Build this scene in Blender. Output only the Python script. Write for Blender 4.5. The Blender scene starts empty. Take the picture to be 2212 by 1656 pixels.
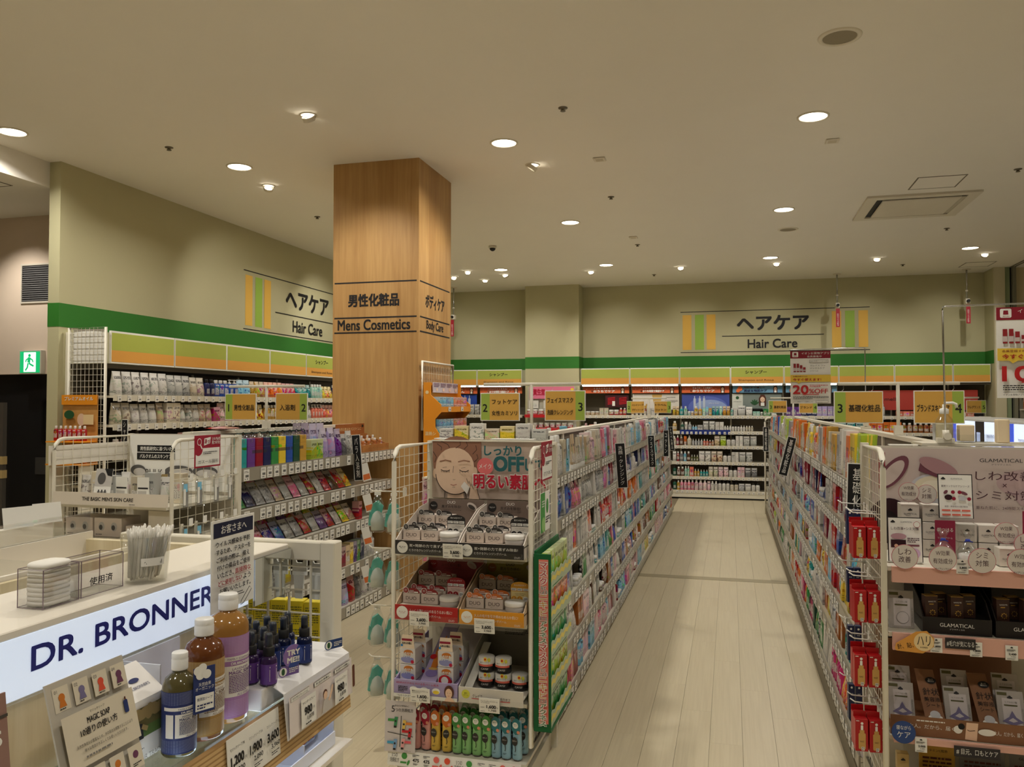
import bpy, bmesh, math, random
from mathutils import Vector, Matrix
R = random.Random(11)
scene = bpy.context.scene
col = scene.collection
rad = math.radians

# ------------------------------------------------------------------ camera, world, exposure
cam = bpy.data.cameras.new('camera')
cam_o = bpy.data.objects.new('camera', cam)
col.objects.link(cam_o)
cam.sensor_width = 36.0
cam.lens = 36.0 * 1752 / 2212
cam.clip_start = 0.05
cam_o.location = (0, 0, 1.5)
cam_o.rotation_euler = (rad(91.5), 0, rad(15.05))
scene.camera = cam_o
world = bpy.data.worlds.new('world')
scene.world = world
world.use_nodes = True
world.node_tree.nodes['Background'].inputs[0].default_value = (1.0, 0.88, 0.68, 1)
world.node_tree.nodes['Background'].inputs[1].default_value = 0.12
scene.view_settings.view_transform = 'Standard'
scene.view_settings.look = 'None'
scene.view_settings.gamma = 1.0
scene.view_settings.exposure = 0.0
scene.view_settings.use_curve_mapping = False
CEIL = 3.5
scene.cycles.max_bounces = 6
scene.cycles.diffuse_bounces = 3
scene.cycles.glossy_bounces = 3
scene.cycles.transmission_bounces = 4
scene.cycles.transparent_max_bounces = 10
scene.cycles.caustics_reflective = False
scene.cycles.caustics_refractive = False
scene.cycles.sample_clamp_indirect = 4.0
scene.cycles.use_adaptive_sampling = True
scene.cycles.adaptive_threshold = 0.12
scene.cycles.adaptive_min_samples = 20
LAMP = (1.0, 0.955, 0.88)
DOWN_W = 18.0
DOWNLIGHTS = [(-5.07, 4.74), (-3.97, 5.94), (-1.655, 5.92), (0.57, 5.93), (-1.68, 8.71), (0.545, 8.70), (-1.70, 11.51),
              (-3.265, 11.51), (0.54, 11.51), (2.97, 11.46), (3.35, 6.0), (3.35, 2.9), (-3.97, 8.70),
              (-3.97, 2.9), (-1.66, 2.9), (0.57, 2.9), (-3.97, -0.1), (-1.66, -0.1), (0.57, -0.1), (3.35, -0.1)]

# ------------------------------------------------------------------ helpers
def lin(c):
    return tuple(((v / 255) / 12.92 if v / 255 <= 0.04045 else ((v / 255 + 0.055) / 1.055) ** 2.4) for v in c)

MATS = {}
def mat(key, rgb=None, rough=0.55, metal=0.0, emit=0.0, alpha=None, spec=0.5, trans=0.0, ior=1.45, coat=0.0):
    if key in MATS:
        return MATS[key]
    m = bpy.data.materials.new(key)
    m.use_nodes = True
    b = m.node_tree.nodes['Principled BSDF']
    c = lin(rgb) + (1,)
    b.inputs['Base Color'].default_value = c
    b.inputs['Roughness'].default_value = rough
    b.inputs['Metallic'].default_value = metal
    b.inputs['Specular IOR Level'].default_value = spec
    b.inputs['IOR'].default_value = ior
    b.inputs['Transmission Weight'].default_value = trans
    b.inputs['Coat Weight'].default_value = coat
    if emit:
        b.inputs['Emission Color'].default_value = c
        b.inputs['Emission Strength'].default_value = emit
    m.diffuse_color = c
    MATS[key] = m
    return m

class NT:
    """tiny expression builder for shader nodes"""
    def __init__(s, m):
        s.nt = m.node_tree
        s.bsdf = s.nt.nodes['Principled BSDF']
    def n(s, t, **kw):
        x = s.nt.nodes.new('ShaderNode' + t)
        for k, v in kw.items():
            setattr(x, k, v)
        return x
    def put(s, inp, v):
        if isinstance(v, (int, float)):
            inp.default_value = v
        elif isinstance(v, tuple):
            inp.default_value = v if len(v) == 4 or inp.type == 'VECTOR' else v + (1,)
        else:
            s.nt.links.new(v, inp)
    def m(s, op, a, b=0.0, c=None):
        x = s.n('Math', operation=op)
        s.put(x.inputs[0], a)
        s.put(x.inputs[1], b)
        if c is not None:
            s.put(x.inputs[2], c)
        return x.outputs[0]
    def within(s, v, lo, hi):
        return s.m('MULTIPLY', s.m('GREATER_THAN', v, lo), s.m('LESS_THAN', v, hi))
    def mix(s, f, a, b):
        x = s.n('Mix', data_type='RGBA')
        s.put(x.inputs[0], f)
        s.put(x.inputs[6], a)
        s.put(x.inputs[7], b)
        return x.outputs[2]
    def noise(s, vec, scale, detail=2.0, dist=0.0, rough=0.5):
        x = s.n('TexNoise')
        if vec is not None:
            s.nt.links.new(vec, x.inputs['Vector'])
        x.inputs['Scale'].default_value = scale
        x.inputs['Detail'].default_value = detail
        x.inputs['Distortion'].default_value = dist
        x.inputs['Roughness'].default_value = rough
        return x.outputs[0]
    def coords(s, out='Object', scale=None):
        c = s.n('TexCoord').outputs[out]
        if scale:
            mp = s.n('Mapping')
            s.nt.links.new(c, mp.inputs[0])
            mp.inputs['Scale'].default_value = scale
            return mp.outputs[0]
        return c
    def sep(s, vec):
        x = s.n('SeparateXYZ')
        s.nt.links.new(vec, x.inputs[0])
        return x.outputs
    def base(s, v):
        s.put(s.bsdf.inputs['Base Color'], v)
    def bump(s, h, strength=0.2, dist=0.01):
        b = s.n('Bump')
        b.inputs['Strength'].default_value = strength
        b.inputs['Distance'].default_value = dist
        s.nt.links.new(h, b.inputs['Height'])
        s.nt.links.new(b.outputs[0], s.bsdf.inputs['Normal'])

def wood(key, c1, c2, scale=(6, 6, 0.35), rough=0.5, rand=False, fine=60):
    m = mat(key, c1, rough)
    t = NT(m)
    v = t.coords('Object', scale)
    if rand:
        add = t.n('VectorMath', operation='ADD')
        t.nt.links.new(v, add.inputs[0])
        r = t.n('ObjectInfo').outputs['Random']
        t.nt.links.new(t.m('MULTIPLY', r, 37.0), add.inputs[1])
        v = add.outputs[0]
    a = t.noise(v, 1.6, 4, 0.6)
    g = t.noise(v, fine / 6, 3, 0.2)
    f = t.m('ADD', t.m('MULTIPLY', a, 0.65), t.m('MULTIPLY', g, 0.35))
    f2 = t.m('MULTIPLY', t.m('SUBTRACT', f, 0.32), 2.6)
    cl = t.n('Clamp')
    t.nt.links.new(f2, cl.inputs[0])
    t.base(t.mix(cl.outputs[0], lin(c1), lin(c2)))
    return m

def paint(key, c, rough=0.6, amt=0.04, spec=0.4):
    """painted or moulded surface with a slight tone variation"""
    m = mat(key, c, rough, spec=spec)
    t = NT(m)
    n = t.noise(t.coords('Object'), 3.0, 3)
    k = [max(0, x * (1 - amt)) for x in lin(c)]
    q = [min(1, x * (1 + amt)) for x in lin(c)]
    t.base(t.mix(n, tuple(k), tuple(q)))
    return m

def clear(key, tint=(0.96, 0.97, 0.97), gloss=0.10, rough=0.04):
    """thin clear plastic or film: mostly transparent with a reflective coat"""
    if key in MATS:
        return MATS[key]
    m = bpy.data.materials.new(key)
    m.use_nodes = True
    nt = m.node_tree
    nt.nodes.clear()
    o = nt.nodes.new('ShaderNodeOutputMaterial')
    tr = nt.nodes.new('ShaderNodeBsdfTransparent')
    tr.inputs[0].default_value = tint + (1,)
    gl = nt.nodes.new('ShaderNodeBsdfGlossy')
    gl.inputs[0].default_value = (1, 1, 1, 1)
    gl.inputs['Roughness'].default_value = rough
    lw_ = nt.nodes.new('ShaderNodeLayerWeight')
    lw_.inputs[0].default_value = 0.25
    mx = nt.nodes.new('ShaderNodeMixShader')
    pw = nt.nodes.new('ShaderNodeMath')
    pw.operation = 'POWER'
    nt.links.new(lw_.outputs['Facing'], pw.inputs[0])
    pw.inputs[1].default_value = 2.5
    ad = nt.nodes.new('ShaderNodeMath')
    ad.operation = 'MULTIPLY_ADD'
    nt.links.new(pw.outputs[0], ad.inputs[0])
    ad.inputs[1].default_value = 0.5
    ad.inputs[2].default_value = gloss * 0.5
    nt.links.new(ad.outputs[0], mx.inputs[0])
    nt.links.new(tr.outputs[0], mx.inputs[1])
    nt.links.new(gl.outputs[0], mx.inputs[2])
    nt.links.new(mx.outputs[0], o.inputs[0])
    MATS[key] = m
    return m

class MB:
    """collects faces; build() links them as one mesh object"""
    def __init__(s):
        s.v, s.f, s.mi, s.sm = [], [], [], []
        s.mats = []
    def slot(s, m):
        if m not in s.mats:
            s.mats.append(m)
        return s.mats.index(m)
    def add(s, vs, fs, m, smooth=False):
        o = len(s.v)
        s.v += [tuple(p) for p in vs]
        k = s.slot(m)
        for f in fs:
            s.f.append(tuple(i + o for i in f))
            s.mi.append(k)
            s.sm.append(smooth)
        return s
    def box(s, a, b, m):
        x0, y0, z0 = a
        x1, y1, z1 = b
        vs = [(x0, y0, z0), (x1, y0, z0), (x1, y1, z0), (x0, y1, z0), (x0, y0, z1), (x1, y0, z1), (x1, y1, z1), (x0, y1, z1)]
        return s.add(vs, [(0, 3, 2, 1), (4, 5, 6, 7), (0, 1, 5, 4), (1, 2, 6, 5), (2, 3, 7, 6), (3, 0, 4, 7)], m)
    def cbox(s, a, b, m, c=0.003):
        """box with chamfered edges"""
        x0, y0, z0 = a
        x1, y1, z1 = b
        c = min(c, (x1 - x0) * .4, (y1 - y0) * .4, (z1 - z0) * .4)
        vs, fs = [], []
        ids = {}
        for i, X in enumerate((x0, x1)):
            for j, Y in enumerate((y0, y1)):
                for k, Z in enumerate((z0, z1)):
                    ix, iy, iz = (X + (c if i == 0 else -c)), (Y + (c if j == 0 else -c)), (Z + (c if k == 0 else -c))
                    ids[i, j, k] = len(vs)
                    vs += [(X, iy, iz), (ix, Y, iz), (ix, iy, Z)]
        g = lambda i, j, k, ax: ids[i, j, k] + ax
        for i in (0, 1):
            q = [g(i, 0, 0, 0), g(i, 1, 0, 0), g(i, 1, 1, 0), g(i, 0, 1, 0)]
            fs.append(tuple(q if i else q[::-1]))
            q = [g(0, i, 0, 1), g(1, i, 0, 1), g(1, i, 1, 1), g(0, i, 1, 1)]
            fs.append(tuple(q[::-1] if i else q))
            q = [g(0, 0, i, 2), g(1, 0, i, 2), g(1, 1, i, 2), g(0, 1, i, 2)]
            fs.append(tuple(q if i else q[::-1]))
        for i in (0, 1):
            for j in (0, 1):
                q = [g(i, j, 0, 0), g(i, j, 0, 1), g(i, j, 1, 1), g(i, j, 1, 0)]
                fs.append(tuple(q[::-1] if (i ^ j) else q))
                q = [g(i, 0, j, 0), g(i, 0, j, 2), g(i, 1, j, 2), g(i, 1, j, 0)]
                fs.append(tuple(q if (i ^ j) else q[::-1]))
                q = [g(0, i, j, 1), g(0, i, j, 2), g(1, i, j, 2), g(1, i, j, 1)]
                fs.append(tuple(q if (i ^ j) == 0 else q[::-1]))
                for k in (0, 1):
                    q = [g(i, j, k, 0), g(i, j, k, 1), g(i, j, k, 2)]
                    fs.append(tuple(q if (i + j + k) % 2 else q[::-1]))
        return s.add(vs, fs, m)
    def lathe(s, prof, m, n=16, c=(0, 0, 0), axis=2, smooth=True, sy=1.0, caps=True):
        vs, fs = [], []
        for r, z in prof:
            for i in range(n):
                a = 2 * math.pi * i / n
                p = [r * math.cos(a), r * math.sin(a) * sy, z]
                if axis == 0:
                    p = [p[2], p[0], p[1]]
                elif axis == 1:
                    p = [p[1], p[2], p[0]]
                vs.append((p[0] + c[0], p[1] + c[1], p[2] + c[2]))
        for j in range(len(prof) - 1):
            for i in range(n):
                k = (i + 1) % n
                fs.append((j * n + i, j * n + k, (j + 1) * n + k, (j + 1) * n + i))
        s.add(vs, fs, m, smooth)
        if caps:
            o = len(s.v) - len(vs)
            k = s.slot(m)
            for f in (tuple(range(n))[::-1], tuple(range((len(prof) - 1) * n, len(prof) * n))):
                s.f.append(tuple(i + o for i in f))
                s.mi.append(k)
                s.sm.append(False)
        return s
    def cyl(s, c, r, h, m, n=12, axis=2, r2=None):
        return s.lathe([(r, 0), (r if r2 is None else r2, h)], m, n, c, axis)
    def tube(s, pts, r, m, n=6, closed=False):
        pts = [Vector(p) for p in pts]
        vs, fs = [], []
        L = len(pts)
        for i, p in enumerate(pts):
            a = pts[(i - 1) % L] if (i or closed) else pts[0]
            b = pts[(i + 1) % L] if (i < L - 1 or closed) else pts[-1]
            d = (b - a).normalized()
            ref = Vector((0, 0, 1)) if abs(d.z) < 0.9 else Vector((1, 0, 0))
            u = d.cross(ref).normalized()
            w = d.cross(u)
            for k in range(n):
                t = 2 * math.pi * (k + .5) / n
                vs.append(p + u * (r * math.cos(t)) + w * (r * math.sin(t)))
        for i in range(L if closed else L - 1):
            j = (i + 1) % L
            for k in range(n):
                q = (k + 1) % n
                fs.append((i * n + k, j * n + k, j * n + q, i * n + q))
        if not closed:
            fs.append(tuple(range(n)))
            fs.append(tuple(range((L - 1) * n, L * n))[::-1])
        return s.add(vs, fs, m, n > 5)
    def bar(s, a, b, t, m):
        return s.tube([a, b], t, m, 4)
    def poly(s, pts, d, m):
        """planar outline pushed along d"""
        n = len(pts)
        d = Vector(d)
        vs = [Vector(p) for p in pts]
        vs = vs + [p + d for p in vs]
        fs = [tuple(range(n))[::-1], tuple(range(n, 2 * n))] + [(i, (i + 1) % n, n + (i + 1) % n, n + i) for i in range(n)]
        return s.add(vs, fs, m)
    def build(s, name, parent=None, loc=(0, 0, 0), rot=(0, 0, 0), fix=True):
        me = s.mesh(name, fix)
        return put(name, me, parent, loc, rot)
    def mesh(s, name, fix=True):
        me = bpy.data.meshes.new(name)
        me.from_pydata(s.v, [], s.f)
        for m in s.mats:
            me.materials.append(m)
        me.polygons.foreach_set('material_index', s.mi)
        me.polygons.foreach_set('use_smooth', s.sm)
        if fix:
            bm = bmesh.new()
            bm.from_mesh(me)
            bmesh.ops.recalc_face_normals(bm, faces=bm.faces)
            bm.to_mesh(me)
            bm.free()
        me.update()
        return me

def put(name, me, parent=None, loc=(0, 0, 0), rot=(0, 0, 0), scale=None):
    o = bpy.data.objects.new(name, me)
    col.objects.link(o)
    o.parent = parent
    o.location = loc
    o.rotation_euler = rot
    if scale:
        o.scale = scale
    return o

def tag(o, label, cat, group=None):
    o['label'] = label
    o['category'] = cat
    if group:
        o['group'] = group
    return o

def thing(name, label, cat, loc=(0, 0, 0), rz=0, group=None):
    o = bpy.data.objects.new(name, None)
    col.objects.link(o)
    o.empty_display_size = 0.05
    o.location = loc
    o.rotation_euler = (0, 0, rz)
    return tag(o, label, cat, group)

def struct(o):
    o['kind'] = 'structure'
    return o

def copy_tree(o, parent=None):
    c = o.copy()
    col.objects.link(c)
    c.parent = parent
    for ch in list(o.children):
        copy_tree(ch, c)
    return c

# ---- lettering and flat print
GLY = {}
def glyphs(txt, bold=0.0, line=1.0):
    k = (txt, bold, line)
    if k not in GLY:
        c = bpy.data.curves.new('glyph', 'FONT')
        c.body = txt
        c.size = 1
        c.offset = bold
        c.resolution_u = 4
        c.space_line = line
        c.align_x = 'CENTER' if '\n' in txt else 'LEFT'
        o = bpy.data.objects.new('glyph', c)
        m = o.to_mesh()
        vs = [(v.co.x, v.co.y) for v in m.vertices]
        fs = [tuple(p.vertices) for p in m.polygons]
        o.to_mesh_clear()
        bpy.data.objects.remove(o)
        bpy.data.curves.remove(c)
        xs = [p[0] for p in vs] or [0, 1]
        ys = [p[1] for p in vs] or [0, 1]
        GLY[k] = (vs, fs, min(xs), max(xs), min(ys), max(ys))
    return GLY[k]

FACES = {'-Y': (rad(90), 0, 0), '+X': (rad(90), 0, rad(90)), '-X': (rad(90), 0, rad(-90)), '+Y': (rad(90), 0, rad(180)), 'up': (0, 0, 0)}
class Art:
    """flat print in a w x h sheet: origin at the lower left corner, x to the right, y up, normal +z"""
    STEP = 0.00035
    def __init__(s, step=None):
        s.b = MB()
        s.k = 0
        s.step = step or Art.STEP
    def lay(s, pts, fs, m, sub=0.0):
        s.k += 1
        z = s.k * s.step
        s.b.add([(p[0], p[1], z) for p in pts], fs, m)
        return s
    def poly(s, pts, m):
        return s.lay(pts, [tuple(range(len(pts)))], m)
    def rect(s, x0, y0, x1, y1, m, r=0):
        if not r:
            return s.poly([(x0, y0), (x1, y0), (x1, y1), (x0, y1)], m)
        pts = []
        for cx, cy, a0 in ((x1 - r, y0 + r, -90), (x1 - r, y1 - r, 0), (x0 + r, y1 - r, 90), (x0 + r, y0 + r, 180)):
            for i in range(5):
                a = rad(a0 + i * 22.5)
                pts.append((cx + r * math.cos(a), cy + r * math.sin(a)))
        return s.poly(pts, m)
    def disc(s, x, y, r, m, ry=None, n=24, rot=0.0):
        ry = r if ry is None else ry
        c, q = math.cos(rot), math.sin(rot)
        pts = []
        for i in range(n):
            a = 2 * math.pi * i / n
            u, v = r * math.cos(a), ry * math.sin(a)
            pts.append((x + u * c - v * q, y + u * q + v * c))
        return s.poly(pts, m)
    def line(s, pts, w, m):
        L, Rr = [], []
        n = len(pts)
        for i, p in enumerate(pts):
            a = pts[max(0, i - 1)]
            b = pts[min(n - 1, i + 1)]
            dx, dy = b[0] - a[0], b[1] - a[1]
            l = math.hypot(dx, dy) or 1
            L.append((p[0] - dy / l * w / 2, p[1] + dx / l * w / 2))
            Rr.append((p[0] + dy / l * w / 2, p[1] - dx / l * w / 2))
        vs = L + Rr
        return s.lay(vs, [(n + i, n + i + 1, i + 1, i) for i in range(n - 1)], m)
    def text(s, txt, x, y, h, m, w=None, bold=0.0, align='C', shear=0.0, line=1.0, rot=0.0):
        """letters centred (or left/right aligned) on x, with their middle at y; h letter height, w total width"""
        vs, fs, x0, x1, y0, y1 = glyphs(txt, 0.0, line)
        k = h / (y1 - y0)
        kx = w / (x1 - x0) if w else k
        W = (x1 - x0) * kx
        ox = x - (W / 2 if align == 'C' else W if align == 'R' else 0)
        c, q = math.cos(rot), math.sin(rot)
        e = bold * h * 1.2
        k0 = s.k
        for n_, (dx, dy) in enumerate((((0, 0),) if not bold else ((-e, -e), (e, -e), (e, e), (-e, e)))):
            out = []
            for a, b in vs:
                v = (b - y0) * k - h / 2 + dy
                u = (a - x0) * kx + ox + shear * v - x + dx
                out.append((x + u * c - v * q, y + u * q + v * c))
            s.k = k0 + n_ * 0.34
            s.lay(out, fs, m)
        s.k = math.ceil(s.k)
        return s
    def small(s, x0, y0, x1, y1, n, m, seed=1, fill=0.85):
        """rows of small print too fine to read"""
        r = random.Random(seed)
        h = (y1 - y0) / n
        vs, fs = [], []
        for i in range(n):
            y = y1 - (i + 1) * h + h * .25
            x = x0
            end = x0 + (x1 - x0) * (1 if i < n - 1 else r.uniform(.5, fill))
            while x < end:
                l = min(end - x, h * r.uniform(.5, 1.6))
                o = len(vs)
                vs += [(x, y), (x + l, y), (x + l, y + h * .5), (x, y + h * .5)]
                fs.append((o, o + 1, o + 2, o + 3))
                x += l + h * .25
        return s.lay(vs, fs, m) if vs else s
    def build(s, parent, loc, face='-Y', name='print', rot=None):
        return s.b.build(name, parent, loc, rot or FACES[face], fix=False)

# ---- common materials
INK = mat('ink', (22, 20, 22), 0.6)
WHITE = paint('white_paint', (236, 232, 220), 0.45)
PAPER = mat('paper', (240, 238, 230), 0.6)
STEELW = paint('ivory_steel', (226, 220, 202), 0.38)
STEEL = mat('steel', (190, 190, 188), 0.25, 1.0)
CHROME = mat('chrome', (225, 225, 222), 0.12, 1.0)
BLACK = mat('black_matte', (14, 14, 15), 0.6)
CLEAR = clear('clear_plastic')
FILM = clear('clear_film', (0.93, 0.94, 0.94), 0.16, 0.12)
GOLDY = paint('sign_ochre', (214, 166, 78), 0.5)
LIME = paint('sign_lime', (160, 182, 78), 0.5)
WGREEN = paint('wall_green', (52, 122, 42), 0.6)
WALLC = paint('wall_sage', (196, 190, 152), 0.75, 0.02, 0.2)
# ================================================================== THE ROOM
fl = mat('floor_vinyl', (196, 183, 152), 0.34, spec=0.5)
t = NT(fl)
v = t.coords('Object', (90, 2.2, 1))
r = t.n('ObjectInfo').outputs['Random']
g = t.noise(v, 1.0, 4, 0.3)
f = t.m('ADD', t.m('MULTIPLY', g, 0.85), t.m('MULTIPLY', r, 0.12))
t.base(t.mix(f, lin((184, 170, 138)), lin((214, 202, 172))))
t.put(t.bsdf.inputs['Roughness'], t.m('ADD', 0.30, t.m('MULTIPLY', g, 0.12)))
seam = mat('floor_seam', (128, 116, 92), 0.7)
b = MB()
b.box((-12, -6, -0.06), (8, 16, -0.004), seam)
floor = struct(b.build('floor'))
PW, PL = 0.142, 1.2
pm = MB().box((0, 0, -0.004), (PW - 0.0013, PL - 0.0003, 0), fl).mesh('plank')
for i in range(-19, 5):
    x = 0.47 + (i - 1) * PW
    for j in range(11):
        y = 1.35 + j * PL - (0.47 if i % 3 == 1 else 0.83 if i % 3 == 2 else 0)
        if -1.33 < x and x + PW < -0.80 and y > 3.7:
            continue
        put('plank', pm, floor, (x, y, 0))
b = MB()
xl, xr = 0.47 - 20 * PW, 0.47 + 4 * PW
for a, c in (((-12, -6), (xl, 16)), ((xr, -6), (8, 16)), ((xl, -6), (xr, 1.3 - .83 + .0)), ((xl, 13.35), (xr, 16))):
    b.box((a[0], a[1], -0.004), (c[0], c[1], -0.0002), fl)
b.build('floor_sheet', floor)
b = MB()
b.box((-2.62, 7.19, 0), (0.47, 7.31, 0.0015), mat('joint_strip', (158, 146, 116), 0.4))
b.build('joint_strip', floor)

cm = paint('ceiling_white', (242, 237, 226), 0.85, 0.015, 0.1)
b = MB()
b.box((-5.41, -6, CEIL), (8, 16, CEIL + .1), cm)
ceiling = struct(b.build('ceiling'))
b = MB()
b.box((-12, -6, 3.29), (-5.41, 6.22, 3.6), cm)
struct(b.build('ceiling_corridor'))

# walls
def stripe(parent, a, c):
    MB().box(a, c, WGREEN).build('stripe', parent)
wl = struct(MB().box((-5.41, 5.43, 0), (-5.30, 13.75, CEIL), WALLC).build('wall_left'))
stripe(wl, (-5.412, 5.428, 2.14), (-5.298, 13.65, 2.335))
wb = struct(MB().box((-5.41, 13.65, 0), (3.9, 13.8, CEIL), WALLC).build('wall_back'))
stripe(wb, (-5.3, 13.648, 2.105), (3.72, 13.65, 2.30))
pil = struct(MB().box((-3.33, 13.25, 0), (-2.415, 13.65, CEIL), WALLC).build('wall_pilaster'))
stripe(pil, (-3.332, 13.248, 2.105), (-2.413, 13.65, 2.30))
wr = struct(MB().box((3.72, 13.22, 0), (3.83, 13.65, CEIL), WALLC).build('wall_right'))
stripe(wr, (3.718, 13.22, 2.105), (3.72, 13.65, 2.30))
MB().box((3.718, 13.17, 0), (3.86, 13.22, CEIL), paint('jamb_cream', (212, 204, 172), 0.6)).box(
    (3.86, 13.2, 0), (3.93, 13.24, CEIL), paint('jamb_green', (150, 164, 128), 0.6)).box(
    (3.93, 13.235, 0), (3.955, 13.26, CEIL), BLACK).box((3.955, 13.15, 0), (4.0, 13.24, CEIL), paint('jamb_grey', (128, 126, 108), 0.6)).build('door_jamb', wr)
struct(MB().box((4.0, 13.3, 0), (8, 13.4, CEIL), paint('wall_cream', (222, 208, 168), 0.75)).build('wall_beyond'))
b = MB()
for k in (0.0, 0.05):
    b.box((3.93 + k, 4, CEIL - .012), (3.945 + k, 13.2, CEIL), paint('track_grey', (120, 116, 98), 0.5))
b.build('shutter_track', ceiling)
# far walls that close the store (right side and behind)
struct(MB().box((8, -6, 0), (8.1, 16, CEIL), paint('wall_cream2', (214, 204, 176), 0.8)).build('wall_far_right'))
struct(MB().box((-12, -6.1, 0), (8, -6, CEIL), MATS['wall_cream2']).build('wall_behind'))
# corridor
pink = paint('corridor_paint', (226, 206, 184), 0.75)
struct(MB().box((-12, 6.22, 1.79), (-5.41, 6.34, 3.4), pink).build('wall_corridor'))
struct(MB().box((-12.1, -6, 0), (-12, 6.3, 3.4), pink).build('wall_corridor_end'))
dk = mat('door_black', (26, 26, 28), 0.35)
d = struct(MB().box((-12, 6.3, 0), (-5.41, 6.36, 1.79), dk).build('door_1'))
dk2 = mat('door_window', (12, 13, 14), 0.12)
def rr(x0, z0, x1, z1, r, y):
    pts = []
    for cx, cz, a0 in ((x1 - r, z0 + r, -90), (x1 - r, z1 - r, 0), (x0 + r, z1 - r, 90), (x0 + r, z0 + r, 180)):
        for i in range(5):
            a = rad(a0 + i * 22.5)
            pts.append((cx + r * math.cos(a), y, cz + r * math.sin(a)))
    return pts
for X0 in (-6.33, -7.15):
    w = MB()
    w.poly(rr(X0, 1.12, X0 + .33, 1.56, .05, 6.30), (0, -.006, 0), mat('door_gasket', (8, 8, 8), 0.5))
    w.poly(rr(X0 + .02, 1.14, X0 + .31, 1.54, .04, 6.294), (0, -.003, 0), dk2)
    w.build('door_window', d)
    MB().box((X0 - .06, 6.29, .84), (X0 + .38, 6.30, 1.0), mat('door_band', (62, 60, 58), 0.4)).build('door_band', d)
MB().box((-6.2, 6.285, .93), (-6.14, 6.29, .975), mat('door_sticker', (44, 70, 120), 0.5)).build('door_sticker', d)

# column clad in wood
wd = wood('column_oak', (166, 122, 68), (204, 162, 102), (5, 5, 0.28), 0.5)
colm = MB().box((-3.18, 6.10, 0), (-2.42, 6.88, CEIL), wd).build('column')
struct(colm)
a = Art()
for z in (2.504, 2.214, 2.092):
    a.rect(.014, z - .006, .744, z + .006, INK)
a.text('男性化粧品', .365, 2.357, .10, INK, .448, .03)
a.text('Mens Cosmetics', .367, 2.155, .085, INK, .64, .02)
a.build(colm, (-3.18, 6.10, 0), '-Y', 'lettering')
a = Art()
for z in (2.504, 2.215, 2.096):
    a.rect(.03, z - .006, .745, z + .006, INK)
a.text('ボディケア', .38, 2.36, .11, INK, .45, .03)
a.text('Body Care', .376, 2.155, .09, INK, .40, .015)
a.build(colm, (-2.42, 6.10, 0), '+X', 'lettering')

# wall lettering: the same panel on the left and on the back wall
def wall_sign(parent, loc, face, L, full):
    a = Art(0.0006)
    yl, gr = mat('sign_yellow', (238, 190, 84), 0.6), mat('sign_green', (160, 196, 76), 0.6)
    a.rect(0, 3.021, L, 3.033, INK)
    a.rect(0, 2.354, L, 2.366, INK)
    for x, m in ((.035, yl), (.235, gr), (.42, yl)):
        a.rect(x, 2.403, x + .142, 2.978, m)
    if full:
        for x, m in ((2.345, yl), (2.54, gr), (2.735, yl)):
            a.rect(x, 2.403, x + .138, 2.978, m)
    a.rect(.665, 2.611, 2.225, 2.623, INK)
    a.text('ヘアケア', 1.452, 2.82, .225, INK, 1.09, .03)
    a.text('Hair Care', 1.446, 2.486, .14, INK, .755, .02)
    a.build(parent, loc, face, 'lettering')
wall_sign(wl, (-5.30, 8.03, 0), '+X', 2.9, False)
wall_sign(wb, (-0.785, 13.65, 0), '-Y', 2.9, True)

# louvred vent, exit sign, hatches in the corridor
vt = thing('wall_vent', 'dark louvred air vent high on the corridor wall', 'vent', (-6.51, 6.22, 2.46))
b = MB()
fr = paint('vent_frame', (214, 204, 186), 0.5)
for q in (((0, -.012, 0), (.5, 0, .016)), ((0, -.012, .36), (.5, 0, .376)), ((0, -.012, .016), (.014, 0, .36)), ((.486, -.012, .016), (.5, 0, .36))):
    b.box(*q, fr)
b.build('frame', vt)
MB().box((.014, -.002, .016), (.486, 0, .36), BLACK).build('opening', vt)
sm = MB().poly([(0.014, -.011, 0), (.014, -.003, .012), (.014, -.003, .014), (.014, -.011, .002)], (.472, 0, 0), paint('louvre_grey', (92, 90, 88), 0.5)).mesh('slat')
for k in range(17):
    put('slat', sm, vt, (0, 0, .022 + k * .02))
ex = thing('exit_sign', 'lit green running-man exit sign on the corridor wall', 'exit sign', (-6.46, 6.19, 1.80))
MB().cbox((-.012, -.02, -.012), (.242, .03, .212), mat('exit_case', (206, 200, 184), 0.4)).build('housing', ex)
GE, WE = mat('exit_green', (20, 170, 100), 0.4, emit=0.9), mat('exit_white', (225, 240, 236), 0.4, emit=1.1)
a = Art(0.0008)
a.rect(0, 0, .23, .20, GE)
a.rect(.045, .008, .185, .192, WE)
a.disc(.112, .162, .015, GE)
a.line([(.11, .146), (.105, .095)], .032, GE)
a.line([(.118, .135), (.148, .12), (.155, .098)], .013, GE)
a.line([(.104, .135), (.078, .122), (.070, .10)], .013, GE)
a.line([(.108, .09), (.135, .075), (.165, .062)], .016, GE)
a.line([(.10, .09), (.093, .05), (.070, .022)], .016, GE)
a.build(ex, (0, -.021, 0))

# warehouse ladder trolley by the dark doors
ld = thing('ladder_trolley', 'grey metal step trolley beside the dark corridor doors', 'trolley', (-6.14, 5.7, 0))
gm = mat('trolley_metal', (118, 112, 106), 0.35, 0.6)
for x in (0.0, -.42):
    MB().box((x - .02, -.02, 0), (x + .02, .02, 1.52), gm).build('post', ld)
rm = MB().box((-.42, -.012, 0), (0, .012, .022), gm).mesh('rung')
for z in (.25, .47, .68, .9, 1.12, 1.31, 1.48):
    put('rung', rm, ld, (0, 0, z))
tape = mat('packing_tape', (196, 170, 116), 0.5)
for z in (.86, .98):
    MB().box((-.024, -.024, z), (.024, .024, z + .07), tape).build('tape', ld)

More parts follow.
